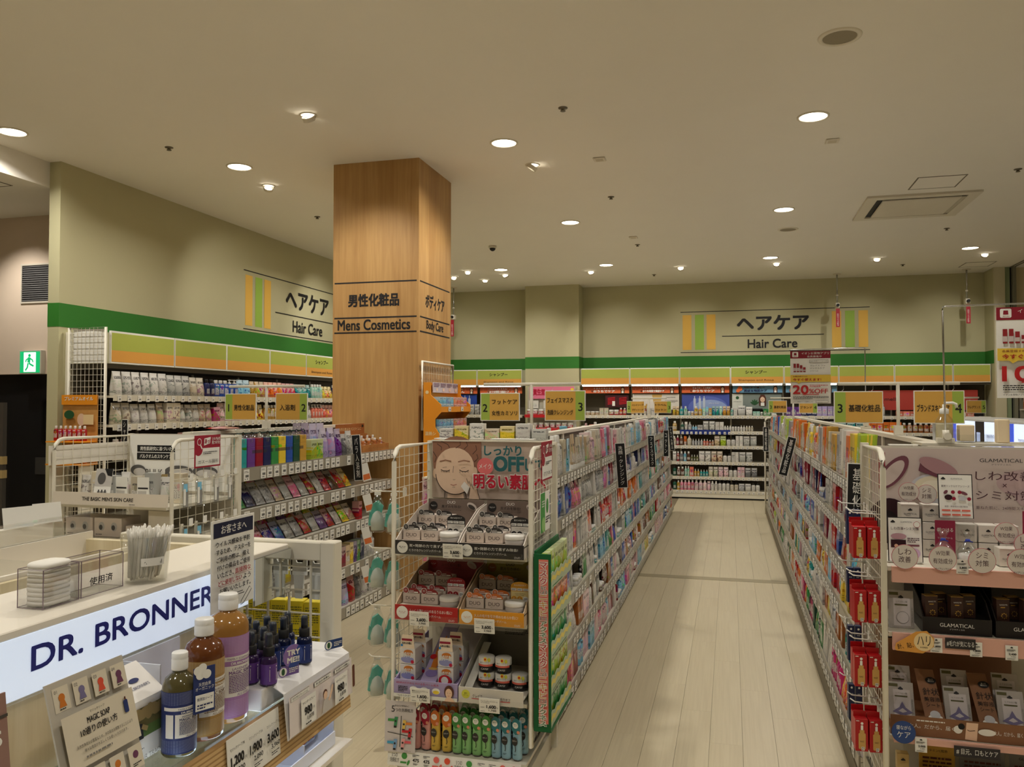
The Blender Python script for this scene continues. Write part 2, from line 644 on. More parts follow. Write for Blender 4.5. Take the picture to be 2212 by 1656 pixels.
# ------------------------------------------------------------------ ceiling fittings
rimm = paint('fitting_white', (230, 222, 204), 0.5)
LE = mat('lamp_face', (255, 244, 222), 0.4, emit=14.0)
LE.cycles.emission_sampling = 'NONE'
dl = MB().lathe([(.108, 0), (.108, -.006), (.094, -.008), (.092, -.002)], rimm, 28, caps=False).mesh('rim')
df = MB().lathe([(.0005, -.003), (.093, -.003)], LE, 28, caps=False).mesh('lamp_face')
def where(x, y):
    side = 'left' if x < -2.6 else 'right' if x > 2.2 else 'middle'
    return side
LAB = {0: 'over the corridor opening', 1: 'in front of the sage wall by the exit corridor', 2: 'nearest to the right of the wooden column',
       3: 'large and bright over the near main aisle', 4: 'second back in the row right of the column', 5: 'over the middle of the main aisle',
       6: 'third back in the row right of the column', 7: 'far back beside the wooden column', 8: 'at the far end of the main aisle', 9: 'far back over the brand aisle'}
for i, (x, y) in enumerate(DOWNLIGHTS):
    lab = 'round lit downlight ' + LAB.get(i, 'in the ceiling, ' + ['', '', '', '', '', '', '', '', '', '', 'right of the air conditioner', 'above the right end display', 'behind the wooden column', 'above the men\'s display', 'above the centre end display', 'above the near right gondola', 'behind the camera, first', 'behind the camera, second', 'behind the camera, third', 'behind the camera, fourth'][i])
    o = thing('downlight', lab, 'downlight', (x, y, CEIL), 0, 'ceiling downlights')
    put('rim', dl, o)
    put('lamp_face', df, o)
    l = bpy.data.lights.new('downlight_lamp', 'AREA')
    l.shape = 'DISK'
    l.size = 0.17
    l.energy = DOWN_W
    l.color = LAMP
    l.spread = rad(150)
    lo = bpy.data.objects.new('downlight_lamp', l)
    col.objects.link(lo)
    lo.parent = o
    lo.location = (0, 0, -.012)

sp_ring = MB().lathe([(.06, 0), (.06, -.005), (.048, -.006), (.046, 0)], rimm, 20, caps=False).mesh('rim')
sp_cup = MB().lathe([(.044, .012), (.044, -.018), (.036, -.022), (.034, -.004)], rimm, 18, caps=False).mesh('lamp_cup')
SE = mat('spot_face', (255, 246, 228), 0.4, emit=14.0)
SE.cycles.emission_sampling = 'NONE'
sp_face = MB().lathe([(.0005, -.012), (.035, -.012)], SE, 18, caps=False).mesh('lamp_face')
def spot(i, x, y, aim, power, lab, size=70, zc=CEIL):
    o = thing('spotlight', lab, 'spotlight', (x, y, zc), 0, 'adjustable ceiling spotlights')
    d = Vector(aim) - Vector((x, y, zc))
    q = (-d).to_track_quat('Z', 'Y').to_euler()
    put('rim', sp_ring, o)
    put('lamp_cup', sp_cup, o, (0, 0, -.02), q)
    put('lamp_face', sp_face, o, (0, 0, -.02), q)
    l = bpy.data.lights.new('spot_lamp', 'SPOT')
    l.energy = power
    l.color = LAMP
    l.spot_size = rad(size)
    l.spot_blend = 0.9
    l.shadow_soft_size = 0.035
    lo = bpy.data.objects.new('spot_lamp', l)
    col.objects.link(lo)
    lo.parent = o
    lo.location = Vector((0, 0, -.02)) + d.normalized() * .03
    lo.rotation_euler = q
SP = [(-2.80, 5.00, (-2.80, 6.1, 2.2), 58, 'adjustable spotlight aimed at the front of the wooden column'),
      (-4.06, 6.53, (-5.3, 8.0, 2.2), 42, 'adjustable spotlight aimed at the left sage wall'),
      (-1.58, 6.53, (-2.42, 6.5, 2.3), 34, 'adjustable spotlight aimed at the side of the wooden column'),
      (-3.79, 11.54, (-4.4, 13.65, 2.1), 20, 'spotlight beside the far column side, nearer one'),
      (-3.79, 12.43, (-4.2, 13.65, 2.0), 12, 'spotlight beside the far column side, closest to the back wall'),
      (-3.32, 11.98, (-3.0, 13.3, 2.1), 26, 'spotlight in front of the sage pilaster'),
      (-2.00, 12.02, (-1.8, 13.65, 2.1), 34, 'spotlight just right of the sage pilaster'),
      (-0.68, 11.99, (-0.6, 13.65, 2.1), 34, 'spotlight above the start of the back wall lettering'),
      (0.644, 11.99, (0.6, 13.65, 2.1), 34, 'spotlight above the middle of the back wall lettering'),
      (1.95, 11.97, (1.9, 13.65, 2.1), 34, 'spotlight above the end of the back wall lettering'),
      (3.27, 11.97, (3.1, 13.65, 2.1), 34, 'spotlight near the back right corner'),
      (-4.17, 11.99, (-5.0, 13.65, 2.1), 20, 'spotlight half hidden behind the wooden column'),
      (-4.06, 9.3, (-5.3, 9.8, 2.3), 50, 'spotlight behind the column aimed at the left wall')]
CORR = (-6.40, 5.62, (-6.42, 6.22, 1.75), 48, 'recessed spotlight in the corridor ceiling')
for i, q in enumerate(SP):
    spot(i, *q)
spot(20, *CORR, 95, 3.29)

# sprinklers
ss = MB().lathe([(.032, 0), (.032, -.004), (.012, -.006), (.012, -.018), (.018, -.02), (.018, -.024)], mat('sprinkler_metal', (120, 112, 96), 0.4, 0.6), 12).mesh('sprinkler')
SPR = [(-1.075, 5.32), (-4.20, 5.35), (-1.094, 7.74), (-1.105, 10.15), (-1.117, 12.57), (-4.23, 7.75), (2.387, 10.12), (2.374, 7.72), (2.392, 12.58)]
SL = ['nearest in the middle row', 'by the left wall, near one', 'second in the middle row', 'third in the middle row', 'fourth in the middle row', 'by the left wall, far one', 'beyond the air conditioner', 'at the right edge of the picture', 'near the back right hatch']
for (x, y), s_ in zip(SPR, SL):
    tag(put('sprinkler_head', ss, None, (x, y, CEIL)), 'small grey ceiling sprinkler head ' + s_, 'sprinkler', 'ceiling sprinklers')
# speakers
for x, y, rr_, lab in ((.589, 4.672, .115, 'large round ceiling speaker nearest the camera'), (.65, 9.704, .115, 'round ceiling speaker over the middle of the main aisle')):
    o = thing('ceiling_speaker', lab, 'speaker', (x, y, CEIL), 0, 'ceiling speakers')
    MB().lathe([(.115, 0), (.112, -.006), (.09, -.008), (.088, -.003)], rimm, 28, caps=False).build('rim', o)
    MB().lathe([(.0005, -.004), (.089, -.004)], mat('speaker_mesh', (150, 140, 118), 0.7), 28, caps=False).build('grille', o)
# smoke detectors / emitters
for x, y, lab in ((-1.013, 6.51, 'small square ceiling detector in the middle of the ceiling'), (.76, 6.51, 'small square ceiling detector right of the main aisle'), (-1.103, 9.68, 'small flat ceiling detector further back')):
    tag(MB().cbox((-.05, -.05, -.012), (.05, .05, 0), rimm, .006).box((-.03, -.03, -.013), (.03, .03, -.012), paint('detector_face', (206, 196, 172), 0.6)).build('ceiling_detector', None, (x, y, CEIL)), lab, 'detector')
o = thing('dome_camera', 'small white dome camera on the ceiling by the column', 'camera', (-2.878, 9.76, CEIL))
MB().cyl((0, 0, -.03), .05, .03, rimm, 16).build('base', o)
MB().lathe([(.04, 0), (.034, -.02), (.018, -.034), (.002, -.038)], mat('dome_dark', (30, 28, 26), 0.15), 14, (0, 0, -.03)).build('dome', o)

# air conditioner cassette
ac = thing('air_conditioner', 'square white ceiling cassette air conditioner', 'air conditioner', (1.79, 8.87, CEIL))
ap = paint('ac_panel', (222, 214, 196), 0.5)
b = MB()
h_, k_ = .50, .40
for q in (((-h_, -h_), (h_, -k_)), ((-h_, k_), (h_, h_)), ((-h_, -k_), (-k_, k_)), ((k_, -k_), (h_, k_))):
    b.box((q[0][0], q[0][1], -.02), (q[1][0], q[1][1], 0), ap)
b.build('outer_panel', ac)
MB().box((-k_, -k_, -.004), (k_, k_, -.001), BLACK).build('air_gap', ac)
MB().cbox((-.34, -.345, -.026), (.36, .36, -.004), ap, .008).build('grille_panel', ac)
for sx, sy, q in ((.38, 0, ((-.018, -.34), (.018, .34))), (0, .38, ((-.34, -.018), (.34, .018)))):
    MB().box((sx + q[0][0], sy + q[0][1], -.018), (sx + q[1][0], sy + q[1][1], -.012), paint('ac_flap', (196, 188, 168), 0.5)).build('flap', ac)
# access hatches: a thin recessed frame
for x0, y0, x1, y1, lab in ((1.61, 7.78, 2.01, 8.20, 'square ceiling access hatch beside the air conditioner'), (3.22, 12.64, 3.61, 13.05, 'ceiling access hatch near the back right corner')):
    o = thing('access_hatch', lab, 'access hatch', (x0, y0, CEIL))
    gm_ = paint('hatch_grey', (120, 112, 92), 0.6)
    w, h = x1 - x0, y1 - y0
    b = MB()
    for q in (((0, 0), (w, .012)), ((0, h - .012), (w, h)), ((0, .012), (.012, h - .012)), ((w - .012, .012), (w, h - .012))):
        b.box((q[0][0], q[0][1], -.003), (q[1][0], q[1][1], 0), gm_)
    b.build('frame', o)
    MB().box((.012, .012, -.002), (w - .012, h - .012, 0), cm).build('panel', o)
o = thing('corridor_hatch', 'ceiling access hatch above the corridor', 'access hatch', (-6.05, 4.9, 3.29))
b = MB()
for q in (((0, 0), (.4, .012)), ((0, .388), (.4, .4)), ((0, .012), (.012, .388)), ((.388, .012), (.4, .388))):
    b.box((q[0][0], q[0][1], -.003), (q[1][0], q[1][1], 0), MATS['hatch_grey'])
b.build('frame', o)
MB().box((.012, .012, -.002), (.388, .388, 0), cm).build('panel', o)

# surveillance cameras on ceiling poles
redm = mat('cctv_red', (168, 24, 44), 0.5)
for x, y, z0, lab in ((1.59, 13.22, 3.04, 'in front of the back wall lettering'), (3.38, 13.25, 3.05, 'in the back right corner'), (-4.55, 13.08, 3.02, 'beside the wooden column')):
    o = thing('surveillance_camera', 'surveillance camera on a ceiling pole with red tag ' + lab, 'camera', (x, y, CEIL), 0, 'pole-mounted surveillance cameras')
    MB().cyl((0, 0, -.012), .06, .012, rimm, 16).build('ceiling_plate', o)
    h = CEIL - z0
    MB().cyl((0, 0, -h), .012, h - .01, STEEL, 10).cyl((0, 0, -h + .12), .017, .02, rimm, 10).build('pole', o)
    MB().cbox((-.03, -.06, -h - .07), (.03, .05, -h + .01), rimm, .008).build('camera_body', o)
    MB().cyl((0, -.10, -h - .03), .022, .05, BLACK, 12, 1).build('lens', o)
    MB().box((-.028, -.07, -h - .36), (.028, -.066, -h - .08), redm).build('red_tag', o)
    a = Art()
    a.text('防\n犯\nカ\nメ\nラ\n作\n動\n中', .028, .11, .19, PAPER, .026)
    a.build(o, (-.028, -.0705, -h - .36))
# ================================================================== SHELF GOODS: shared meshes
PAL = {'white': (224, 220, 212), 'ivory': (216, 204, 178), 'clear': (184, 184, 178), 'silver': (176, 176, 176), 'grey': (122, 122, 124), 'black': (26, 25, 27),
       'red': (196, 30, 34), 'crimson': (150, 18, 44), 'pink': (232, 130, 160), 'pale pink': (240, 198, 204), 'magenta': (206, 40, 120), 'orange': (232, 120, 40),
       'coral': (236, 128, 104), 'gold': (206, 160, 66), 'amber': (176, 100, 40), 'yellow': (240, 208, 60), 'lime': (180, 206, 62), 'green': (52, 148, 72), 'dark green': (22, 78, 58),
       'teal': (40, 160, 160), 'mint': (158, 216, 196), 'sky blue': (130, 196, 228), 'blue': (36, 86, 180), 'navy': (24, 34, 88), 'purple': (110, 62, 146),
       'lavender': (182, 166, 214), 'brown': (96, 58, 36), 'beige': (214, 188, 152), 'olive': (104, 104, 54)}
ORD = ['first', 'second', 'third', 'fourth', 'fifth', 'sixth', 'seventh', 'eighth', 'ninth', 'tenth', 'eleventh', 'twelfth', 'thirteenth', 'fourteenth', 'fifteenth',
       'sixteenth', 'seventeenth', 'eighteenth', 'nineteenth']
for _n, _t in (('twenty', 'twentieth'), ('thirty', 'thirtieth'), ('forty', 'fortieth'), ('fifty', 'fiftieth')):
    ORD += [_t] + [_n + '-' + q for q in ORD[:9]]

def pack(key, style, rough=0.35):
    """printed packaging: the ground colour is the object's own colour"""
    m = mat(key, (200, 200, 200), rough, coat=0.15 if rough < .3 else 0)
    t = NT(m)
    oi = t.n('ObjectInfo')
    c, r = oi.outputs['Color'], oi.outputs['Random']
    x, y, z = t.sep(t.coords('Object'))
    ax = t.m('ABSOLUTE', x)
    r2 = t.m('FRACT', t.m('MULTIPLY', r, 17.3))
    r3 = t.m('FRACT', t.m('MULTIPLY', r, 91.7))
    hs = t.n('HueSaturation')
    t.put(hs.inputs['Hue'], t.m('ADD', 0.30, t.m('MULTIPLY', r2, 0.4)))
    t.put(hs.inputs['Saturation'], 1.25)
    t.put(hs.inputs['Value'], t.m('ADD', 0.35, t.m('MULTIPLY', r3, 0.8)))
    t.put(hs.inputs['Color'], c)
    alt = hs.outputs[0]
    pale = t.mix(0.72 if style != 1 else 0.45, c, (0.72, 0.70, 0.66))
    dark = t.mix(0.75, c, (0.03, 0.03, 0.04))
    q = t.m('FLOOR', t.m('MULTIPLY', z, 26.0))
    cv = t.n('CombineXYZ')
    t.put(cv.inputs[0], t.m('MULTIPLY', x, 11.0))
    t.put(cv.inputs[1], q)
    t.put(cv.inputs[2], t.m('MULTIPLY', r, 50.0))
    n = t.noise(cv.outputs[0], 1.0, 1.0)
    lines = t.m('MULTIPLY', t.m('GREATER_THAN', n, 0.5), t.m('LESS_THAN', t.m('FRACT', t.m('MULTIPLY', z, 26.0)), 0.5))
    if style == 0:      # pale label low, dark title bar, blob
        lo = t.m('ADD', 0.12, t.m('MULTIPLY', r2, 0.12))
        hi = t.m('ADD', 0.42, t.m('MULTIPLY', r3, 0.2))
        lab = t.m('MULTIPLY', t.m('MULTIPLY', t.m('GREATER_THAN', z, lo), t.m('LESS_THAN', z, hi)), t.m('LESS_THAN', ax, 0.42))
        col1 = t.mix(lab, c, pale)
        col2 = t.mix(t.m('MULTIPLY', lab, t.m('MULTIPLY', lines, t.m('LESS_THAN', ax, 0.34))), col1, dark)
        tt = t.m('MULTIPLY', t.within(z, 0.64, 0.72), t.m('LESS_THAN', ax, 0.36))
        col3 = t.mix(t.m('MULTIPLY', tt, t.m('GREATER_THAN', n, 0.40)), col2, t.mix(t.m('GREATER_THAN', r3, 0.5), dark, pale))
        dx = t.m('SUBTRACT', x, t.m('MULTIPLY', t.m('SUBTRACT', r, 0.5), 0.4))
        dz = t.m('SUBTRACT', z, 0.55)
        dd = t.m('ADD', t.m('MULTIPLY', dx, dx), t.m('MULTIPLY', t.m('MULTIPLY', dz, dz), 2.2))
        out = t.mix(t.m('MULTIPLY', t.m('LESS_THAN', dd, 0.03), 0.85), col3, alt)
    elif style == 1:    # picture: diagonal split, blobs and a title
        s = t.m('ADD', t.m('MULTIPLY', x, t.m('SUBTRACT', t.m('MULTIPLY', r2, 2.0), 1.0)), t.m('SUBTRACT', z, 0.5))
        col1 = t.mix(t.m('GREATER_THAN', s, 0.05), c, pale)
        nb = t.noise(cv.outputs[0], 0.35, 2.0)
        vec = t.n('CombineXYZ')
        t.put(vec.inputs[0], t.m('MULTIPLY', x, 3.0))
        t.put(vec.inputs[1], t.m('MULTIPLY', z, 5.0))
        t.put(vec.inputs[2], t.m('MULTIPLY', r, 70.0))
        bl = t.noise(vec.outputs[0], 1.3, 2.0, 0.5)
        col2 = t.mix(t.m('MULTIPLY', t.m('GREATER_THAN', bl, 0.56), t.within(z, 0.1, 0.62)), col1, alt)
        tt = t.m('MULTIPLY', t.within(z, 0.68, 0.80), t.m('LESS_THAN', ax, 0.38))
        col3 = t.mix(t.m('MULTIPLY', tt, t.m('GREATER_THAN', n, 0.42)), col2, dark)
        out = t.mix(t.m('MULTIPLY', lines, t.within(z, 0.06, 0.22)), col3, dark)
    else:               # plain with a small pale label and a mark
        lab = t.m('MULTIPLY', t.within(z, 0.18, 0.46), t.m('LESS_THAN', ax, 0.30))
        col1 = t.mix(t.m('MULTIPLY', lab, 0.9), c, pale)
        col2 = t.mix(t.m('MULTIPLY', t.m('MULTIPLY', lab, lines), t.m('LESS_THAN', ax, 0.24)), col1, dark)
        out = t.mix(t.m('MULTIPLY', t.within(z, 0.52, 0.56), t.m('MULTIPLY', t.m('LESS_THAN', ax, 0.2), t.m('GREATER_THAN', n, 0.42))), col2, dark)
    t.base(out)
    return m
PK0, PK1, PK2 = pack('pack_label', 0), pack('pack_picture', 1), pack('pack_plain', 2)
PKF = pack('pack_film', 1, 0.22)
CAPW = mat('cap_white', (232, 230, 224), 0.35)
CAPB = mat('cap_dark', (30, 28, 30), 0.35)
TAGM = mat('price_tag', (236, 233, 224), 0.55)
t = NT(TAGM)
x, y, z = t.sep(t.coords('Object'))
oi = t.n('ObjectInfo').outputs['Random']
cv = t.n('CombineXYZ')
t.put(cv.inputs[0], t.m('MULTIPLY', x, 7.0))
t.put(cv.inputs[1], t.m('FLOOR', t.m('MULTIPLY', z, 9.0)))
t.put(cv.inputs[2], t.m('MULTIPLY', oi, 40.0))
n = t.noise(cv.outputs[0], 1.0, 1.0)
big = t.m('MULTIPLY', t.within(z, 0.30, 0.52), t.m('LESS_THAN', t.m('ABSOLUTE', t.m('SUBTRACT', x, 0.06)), 0.30))
top = t.m('MULTIPLY', t.within(z, 0.68, 0.88), t.m('MULTIPLY', t.m('GREATER_THAN', n, 0.5), t.m('LESS_THAN', t.m('ABSOLUTE', x), 0.42)))
low = t.m('MULTIPLY', t.within(z, 0.10, 0.20), t.m('MULTIPLY', t.m('GREATER_THAN', n, 0.5), t.m('LESS_THAN', t.m('ABSOLUTE', x), 0.36)))
f = t.m('MINIMUM', t.m('ADD', t.m('ADD', t.m('MULTIPLY', big, 0.85), t.m('MULTIPLY', top, 0.5)), low), 0.9)
t.base(t.mix(f, lin((236, 233, 224)), lin((40, 38, 38))))

def rings(spec, m, n=12, p=2.6):
    """closed skin through (z, half width, half depth) rings of a superellipse"""
    b = MB()
    vs, fs = [], []
    for z, hw, hd in spec:
        for i in range(n):
            a = 2 * math.pi * (i + .5) / n
            c, q = math.cos(a), math.sin(a)
            vs.append((hw * math.copysign(abs(c) ** (2 / p), c), hd * math.copysign(abs(q) ** (2 / p), q), z))
    for j in range(len(spec) - 1):
        for i in range(n):
            k = (i + 1) % n
            fs.append((j * n + i, j * n + k, (j + 1) * n + k, (j + 1) * n + i))
    fs.append(tuple(range(n))[::-1])
    fs.append(tuple(range((len(spec) - 1) * n, len(spec) * n)))
    b.add(vs, fs, m, True)
    return b
KIND = {}
KIND['pouch'] = rings([(0, .42, .40), (.05, .46, .5), (.35, .48, .44), (.70, .48, .26), (.90, .47, .07), (.93, .49, .03), (1.0, .49, .03)], PKF).mesh('refill_pouch')
b = rings([(0, .49, .03), (.05, .49, .03), (.08, .46, .2), (.45, .48, .48), (.8, .47, .25), (.90, .48, .04), (1.0, .49, .03)], PKF)
KIND['packet'] = b.mesh('packet')
KIND['carton'] = MB().cbox((-.5, -.5, 0), (.5, .5, 1), PK0, .012).mesh('carton')
KIND['box'] = MB().cbox((-.5, -.5, 0), (.5, .5, 1), PK1, .012).mesh('box')
b = rings([(0, .34, .34), (.13, .36, .36)], CAPW, 12, 2)
v2 = rings([(.13, .30, .30), (.2, .44, .42), (.5, .48, .32), (.85, .5, .10), (.93, .5, .04), (1, .5, .04)], PK0, 12, 2)
b.add(v2.v, v2.f, PK0, True)
KIND['tube'] = b.mesh('tube')
b = rings([(0, .44, .44), (.03, .5, .5), (.62, .5, .5), (.70, .36, .36), (.74, .2, .2)], PK2, 14, 2.4)
v2 = rings([(.74, .2, .2), (.74, .26, .26), (.82, .26, .26), (.82, .09, .09), (.92, .09, .09), (.92, .2, .2), (.97, .22, .22), (.98, .1, .1)], CAPW, 10, 2)
b.add(v2.v, v2.f, CAPW, True)
b.box((-.08, -.62, .925), (.08, -.1, .965), CAPW)
KIND['pump'] = b.mesh('pump_bottle')
b = rings([(0, .45, .45), (.03, .5, .5), (.70, .5, .5), (.78, .34, .34), (.80, .22, .22)], PK0, 14, 2.2)
v2 = rings([(.80, .28, .28), (.97, .27, .27), (1.0, .22, .22)], CAPW, 12, 2)
b.add(v2.v, v2.f, CAPW, True)
KIND['bottle'] = b.mesh('bottle')
b = rings([(0, .45, .45), (.03, .5, .5), (.70, .5, .5), (.78, .34, .34), (.80, .22, .22)], PK2, 14, 2.2)
v2 = rings([(.80, .28, .28), (.97, .27, .27), (1.0, .22, .22)], CAPB, 12, 2)
b.add(v2.v, v2.f, CAPB, True)
KIND['darkcap'] = b.mesh('bottle')
b = rings([(0, .46, .46), (.04, .5, .5), (.56, .5, .5), (.58, .46, .46)], PK0, 16, 2)
v2 = rings([(.58, .5, .5), (.97, .5, .5), (1, .46, .46)], CAPW, 16, 2)
b.add(v2.v, v2.f, CAPW, True)
KIND['jar'] = b.mesh('jar')
b = MB().cbox((-.5, -.12, 0), (.5, .12, 1), PK1, .02)
KIND['blister'] = b.mesh('blister_pack')
NOUN = {'pouch': ('refill_pouch', 'refill pouch', 'pouch'), 'packet': ('packet', 'foil packet', 'packet'), 'carton': ('carton', 'carton', 'carton'), 'box': ('product_box', 'printed box', 'box'),
        'tube': ('squeeze_tube', 'squeeze tube', 'tube'), 'pump': ('pump_bottle', 'pump bottle', 'bottle'), 'bottle': ('capped_bottle', 'capped bottle', 'bottle'),
        'darkcap': ('dark_capped_bottle', 'dark-capped bottle', 'bottle'), 'jar': ('cosmetic_jar', 'lidded jar', 'jar'), 'blister': ('hanging_pack', 'flat carded pack', 'pack')}
ROT = {'-Y': 0.0, '+X': rad(90), '-X': rad(-90)}
def good(kind, cname, x, y, z, w, d, h, face, label, group, lean=0.0, rgb=None, jit=0.06):
    nm, noun, cat = NOUN[kind]
    o = put(nm, KIND[kind], None, (x, y, z + .0015 + d * abs(math.sin(lean)) * .5), (0, 0, 0), (w, d, h))
    o.rotation_euler = (lean, 0, ROT[face] + R.uniform(-jit, jit))
    c = lin(rgb or PAL[cname])
    k = R.uniform(.74, 1.02)
    o.color = (min(1, c[0] * k), min(1, c[1] * k), min(1, c[2] * k), 1)
    return tag(o, label.replace('@', cname + ' ' + noun), cat, group)

def fill(face, s0, s1, front, z, hmax, palette, kinds, place, group, wr=(.05, .085), depth=.07, run=(1, 4), hr=(.72, .96), gap=.004, lean0=0.0):
    """one row of goods along a shelf: from s0 to s1 in aisle direction, front faces at `front`"""
    sgn = 1 if s1 > s0 else -1
    s = s0 + sgn * .01
    i = 0
    while True:
        kind = R.choice(kinds)
        cn = R.choice(palette)
        w = R.uniform(*wr)
        if kind in ('pump', 'bottle', 'darkcap', 'jar', 'tube'):
            w *= .8
        h = hmax * R.uniform(*hr)
        if kind == 'jar':
            h = min(h, w * .9)
        d = min(depth, w) if kind in ('pump', 'bottle', 'darkcap', 'jar') else depth * (.35 if kind in ('packet', 'tube') else .7)
        if kind == 'blister':
            d = .03
        for q in range(R.randint(*run)):
            if abs(s1 - s) < w + .004:
                return
            c = s + sgn * w / 2
            lab = '@, ' + ORD[i] + ' ' + place
            lean = -abs(R.gauss(0, .05)) if lean0 == 'j' else lean0
            off = d / 2 + .004 + max(0, math.sin(lean)) * h
            if face == '+X':
                good(kind, cn, front - off, c, z, w, d, h, face, lab, group, lean)
            elif face == '-X':
                good(kind, cn, front + off, c, z, w, d, h, face, lab, group, lean)
            else:
                good(kind, cn, c, front + off, z, w, d, h, face, lab, group, lean)
            s += sgn * (w + gap)
            i += 1

# ================================================================== FIXTURES
BACKP = paint('fixture_back', (98, 90, 76), 0.6)
RAILM = paint('price_rail', (214, 207, 188), 0.4)
RAILG = paint('price_rail_grey', (156, 149, 134), 0.3)
SHELFM = paint('shelf_ivory', (220, 213, 196), 0.4)
tagmesh = MB().box((-.5, -.04, 0), (.5, .04, 1), TAGM).mesh('price_tag')
def shelf_mesh(L, dep, rail=.055, lip=.03, th=.018, rm=None):
    """shelf running along local x, front at local y = 0, top at z = 0"""
    b = MB()
    b.box((0, .004, -th), (L, dep, 0), SHELFM)
    b.box((0, -.004, -rail + .006), (L, .004, .006), rm or RAILM)
    if lip:
        b.add([(.004, -.002, .006), (L - .004, -.002, .006), (L - .004, -.002, .006 + lip), (.004, -.002, .006 + lip)], [(0, 1, 2, 3)], CLEAR)
    return b.mesh('shelf')
def wire_panel(w, h, cols, rows, frame=.010, wire=.0022, round_top=True, m=None, corner=.06, front=-1):
    """grid panel in the local xz plane, frame tube with one rounded upper corner at x = 0"""
    m = m or STEELW
    b = MB()
    pts = [(0, 0, 0), (0, 0, h - corner)]
    if round_top:
        pts += [(corner * (1 - math.cos(rad(a))), 0, h - corner + corner * math.sin(rad(a))) for a in (30, 60, 90)]
    else:
        pts = [(0, 0, 0), (0, 0, h)]
    pts += [(w, 0, h), (w, 0, 0)]
    b.tube(pts, frame, m, 8, closed=True)
    for i in range(1, cols):
        x = w * i / cols
        b.bar((x, 0, 0), (x, 0, h - (0 if x > corner else corner * .3)), wire, m)
    for j in range(1, rows):
        z = h * j / rows
        b.bar((0, .004, z), (w, .004, z), wire, m)
    return b

# ---- wall shelving runs with header panels
HG, HO = paint('header_green', (176, 186, 84), 0.55), paint('header_orange', (226, 164, 76), 0.55)
def header(parent, L, text, zt, zb, loc, face):
    b = MB()
    h = zt - zb
    b.box((.006, -.02, 0), (L - .006, 0, h), PAPER)
    o = b.build('header_panel', parent, loc, (0, 0, ROT[face]))
    a = Art(.0006)
    a.rect(.012, h * .40, L - .012, h - .016, HG)
    a.rect(.012, .012, L - .012, h * .40, HO)
    if text:
        a.text('シャンプー', L * .48, h * .68, h * .20, mat('header_ink', (40, 42, 26), .6), L * .40, .02)
        a.text('Shampoo and Rinse', L * .48, h * .2, h * .13, mat('header_ink2', (70, 50, 26), .6), L * .66)
    a.build(o, (0, -.0205, 0), '-Y')
    return o
lw = thing('wall_shelving', 'long ivory wall shelving with green and orange headers along the left wall', 'shelving', (-4.89, 5.52, 0))
# local frame: y along the wall (world y), x outwards
BL = .79
nb = 8
for i in range(nb):
    header(lw, BL, i == 4, 2.105, 1.84, (0.0, i * BL, 1.84), '+X')
    MB().box((-.40, i * BL, .1), (-.38, i * BL + BL - .004, 1.84), BACKP).build('back_panel', lw)
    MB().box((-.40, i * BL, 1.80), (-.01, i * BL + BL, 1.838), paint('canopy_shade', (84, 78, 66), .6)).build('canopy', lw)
sm_ = shelf_mesh(BL - .004, .40, .05, .035)
LZ = [1.575, 1.335, 1.09, .84, .56, .12]
for i in range(nb):
    for z in LZ:
        s_ = put('shelf', sm_, lw, (.055, i * BL, z), (0, 0, rad(90)))
        if z > 1.2 and i < 5:
            for k in range(7):
                put('price_tag', tagmesh, s_, (.06 + k * .112 + R.uniform(-.012, .012), -.008, -.05), (0, 0, 0), (.042, .03, .05))
for i in range(nb + 1):
    MB().box((-.41, i * BL - .015, 0), (-.37, i * BL + .015, 2.10), STEELW).build('upright', lw)
MB().box((-.40, 0, 0), (.04, nb * BL, .09), STEELW).build('base', lw)
o = wire_panel(.36, 2.13, 9, 44, .012, round_top=False).build('end_grid', lw, (0, -.03, 0), (0, 0, rad(180)))
MB().box((-.33, -.02, 1.84), (-.01, -.01, 2.12), PAPER).build('end_card', lw)

bw = thing('wall_shelving', 'long ivory wall shelving with green and orange headers along the back wall', 'shelving', (0, 13.33, 0))
HB = [(-5.2, -4.995), (-4.995, -4.202), (-4.202, -3.402), (-2.40, -1.583), (-1.583, -.785), (-.785, .009), (.009, .814), (.814, 1.612), (1.612, 2.398), (2.398, 3.196), (3.196, 3.70)]
BZ = [1.325, 1.075, .845, .59, .355, .135]
LED = mat('led_strip', (255, 250, 240), .4, emit=9.0)
for i, (x0, x1) in enumerate(HB):
    L = x1 - x0
    zt = 2.10
    header(bw, L, i in (2, 6), 2.10, 1.83, (x0, 0.0, 1.83), '-Y')
    MB().box((x0 + .005, .30, .1), (x1 - .005, .315, 1.80), BACKP).build('back_panel', bw)
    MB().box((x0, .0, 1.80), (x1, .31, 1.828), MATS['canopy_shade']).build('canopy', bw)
    if i < 8:
        MB().box((x0 + .03, -.012, 1.806), (x1 - .03, .006, 1.826), LED).build('light_strip', bw)
    m_ = shelf_mesh(L - .004, .33, .05, .03)
    for k, z in enumerate(BZ):
        s_ = put('shelf', m_, bw, (x0 + .002, -.03 if k else .0, z))
        if (k < 2 and i > 0) or 3 < i < 7:
            n = 11 if 4 < i < 7 else 8
            for q in range(n):
                put('price_tag', tagmesh, s_, ((q + .5) * L / n + R.uniform(-.012, .012), -.007, -.046), (0, 0, 0), (.036, .03, .042))
    MB().box((x0 - .012, .27, 0), (x0 + .012, .31, 2.1), STEELW).build('upright', bw)
MB().box((-.78, -.037, 1.03), (.0, -.034, 1.10), mat('strip_navy', (30, 50, 128), .4)).build('navy_strip', bw)
MB().box((-5.2, -.03, .025), (-3.34, .30, .11), STEELW).box((-2.4, -.03, .025), (3.7, .30, .11), STEELW).build('base', bw)
MB().box((-5.2, -.01, 0), (-3.34, .02, .025), BLACK).box((-2.4, -.01, 0), (3.7, .02, .025), BLACK).build('kick', bw)

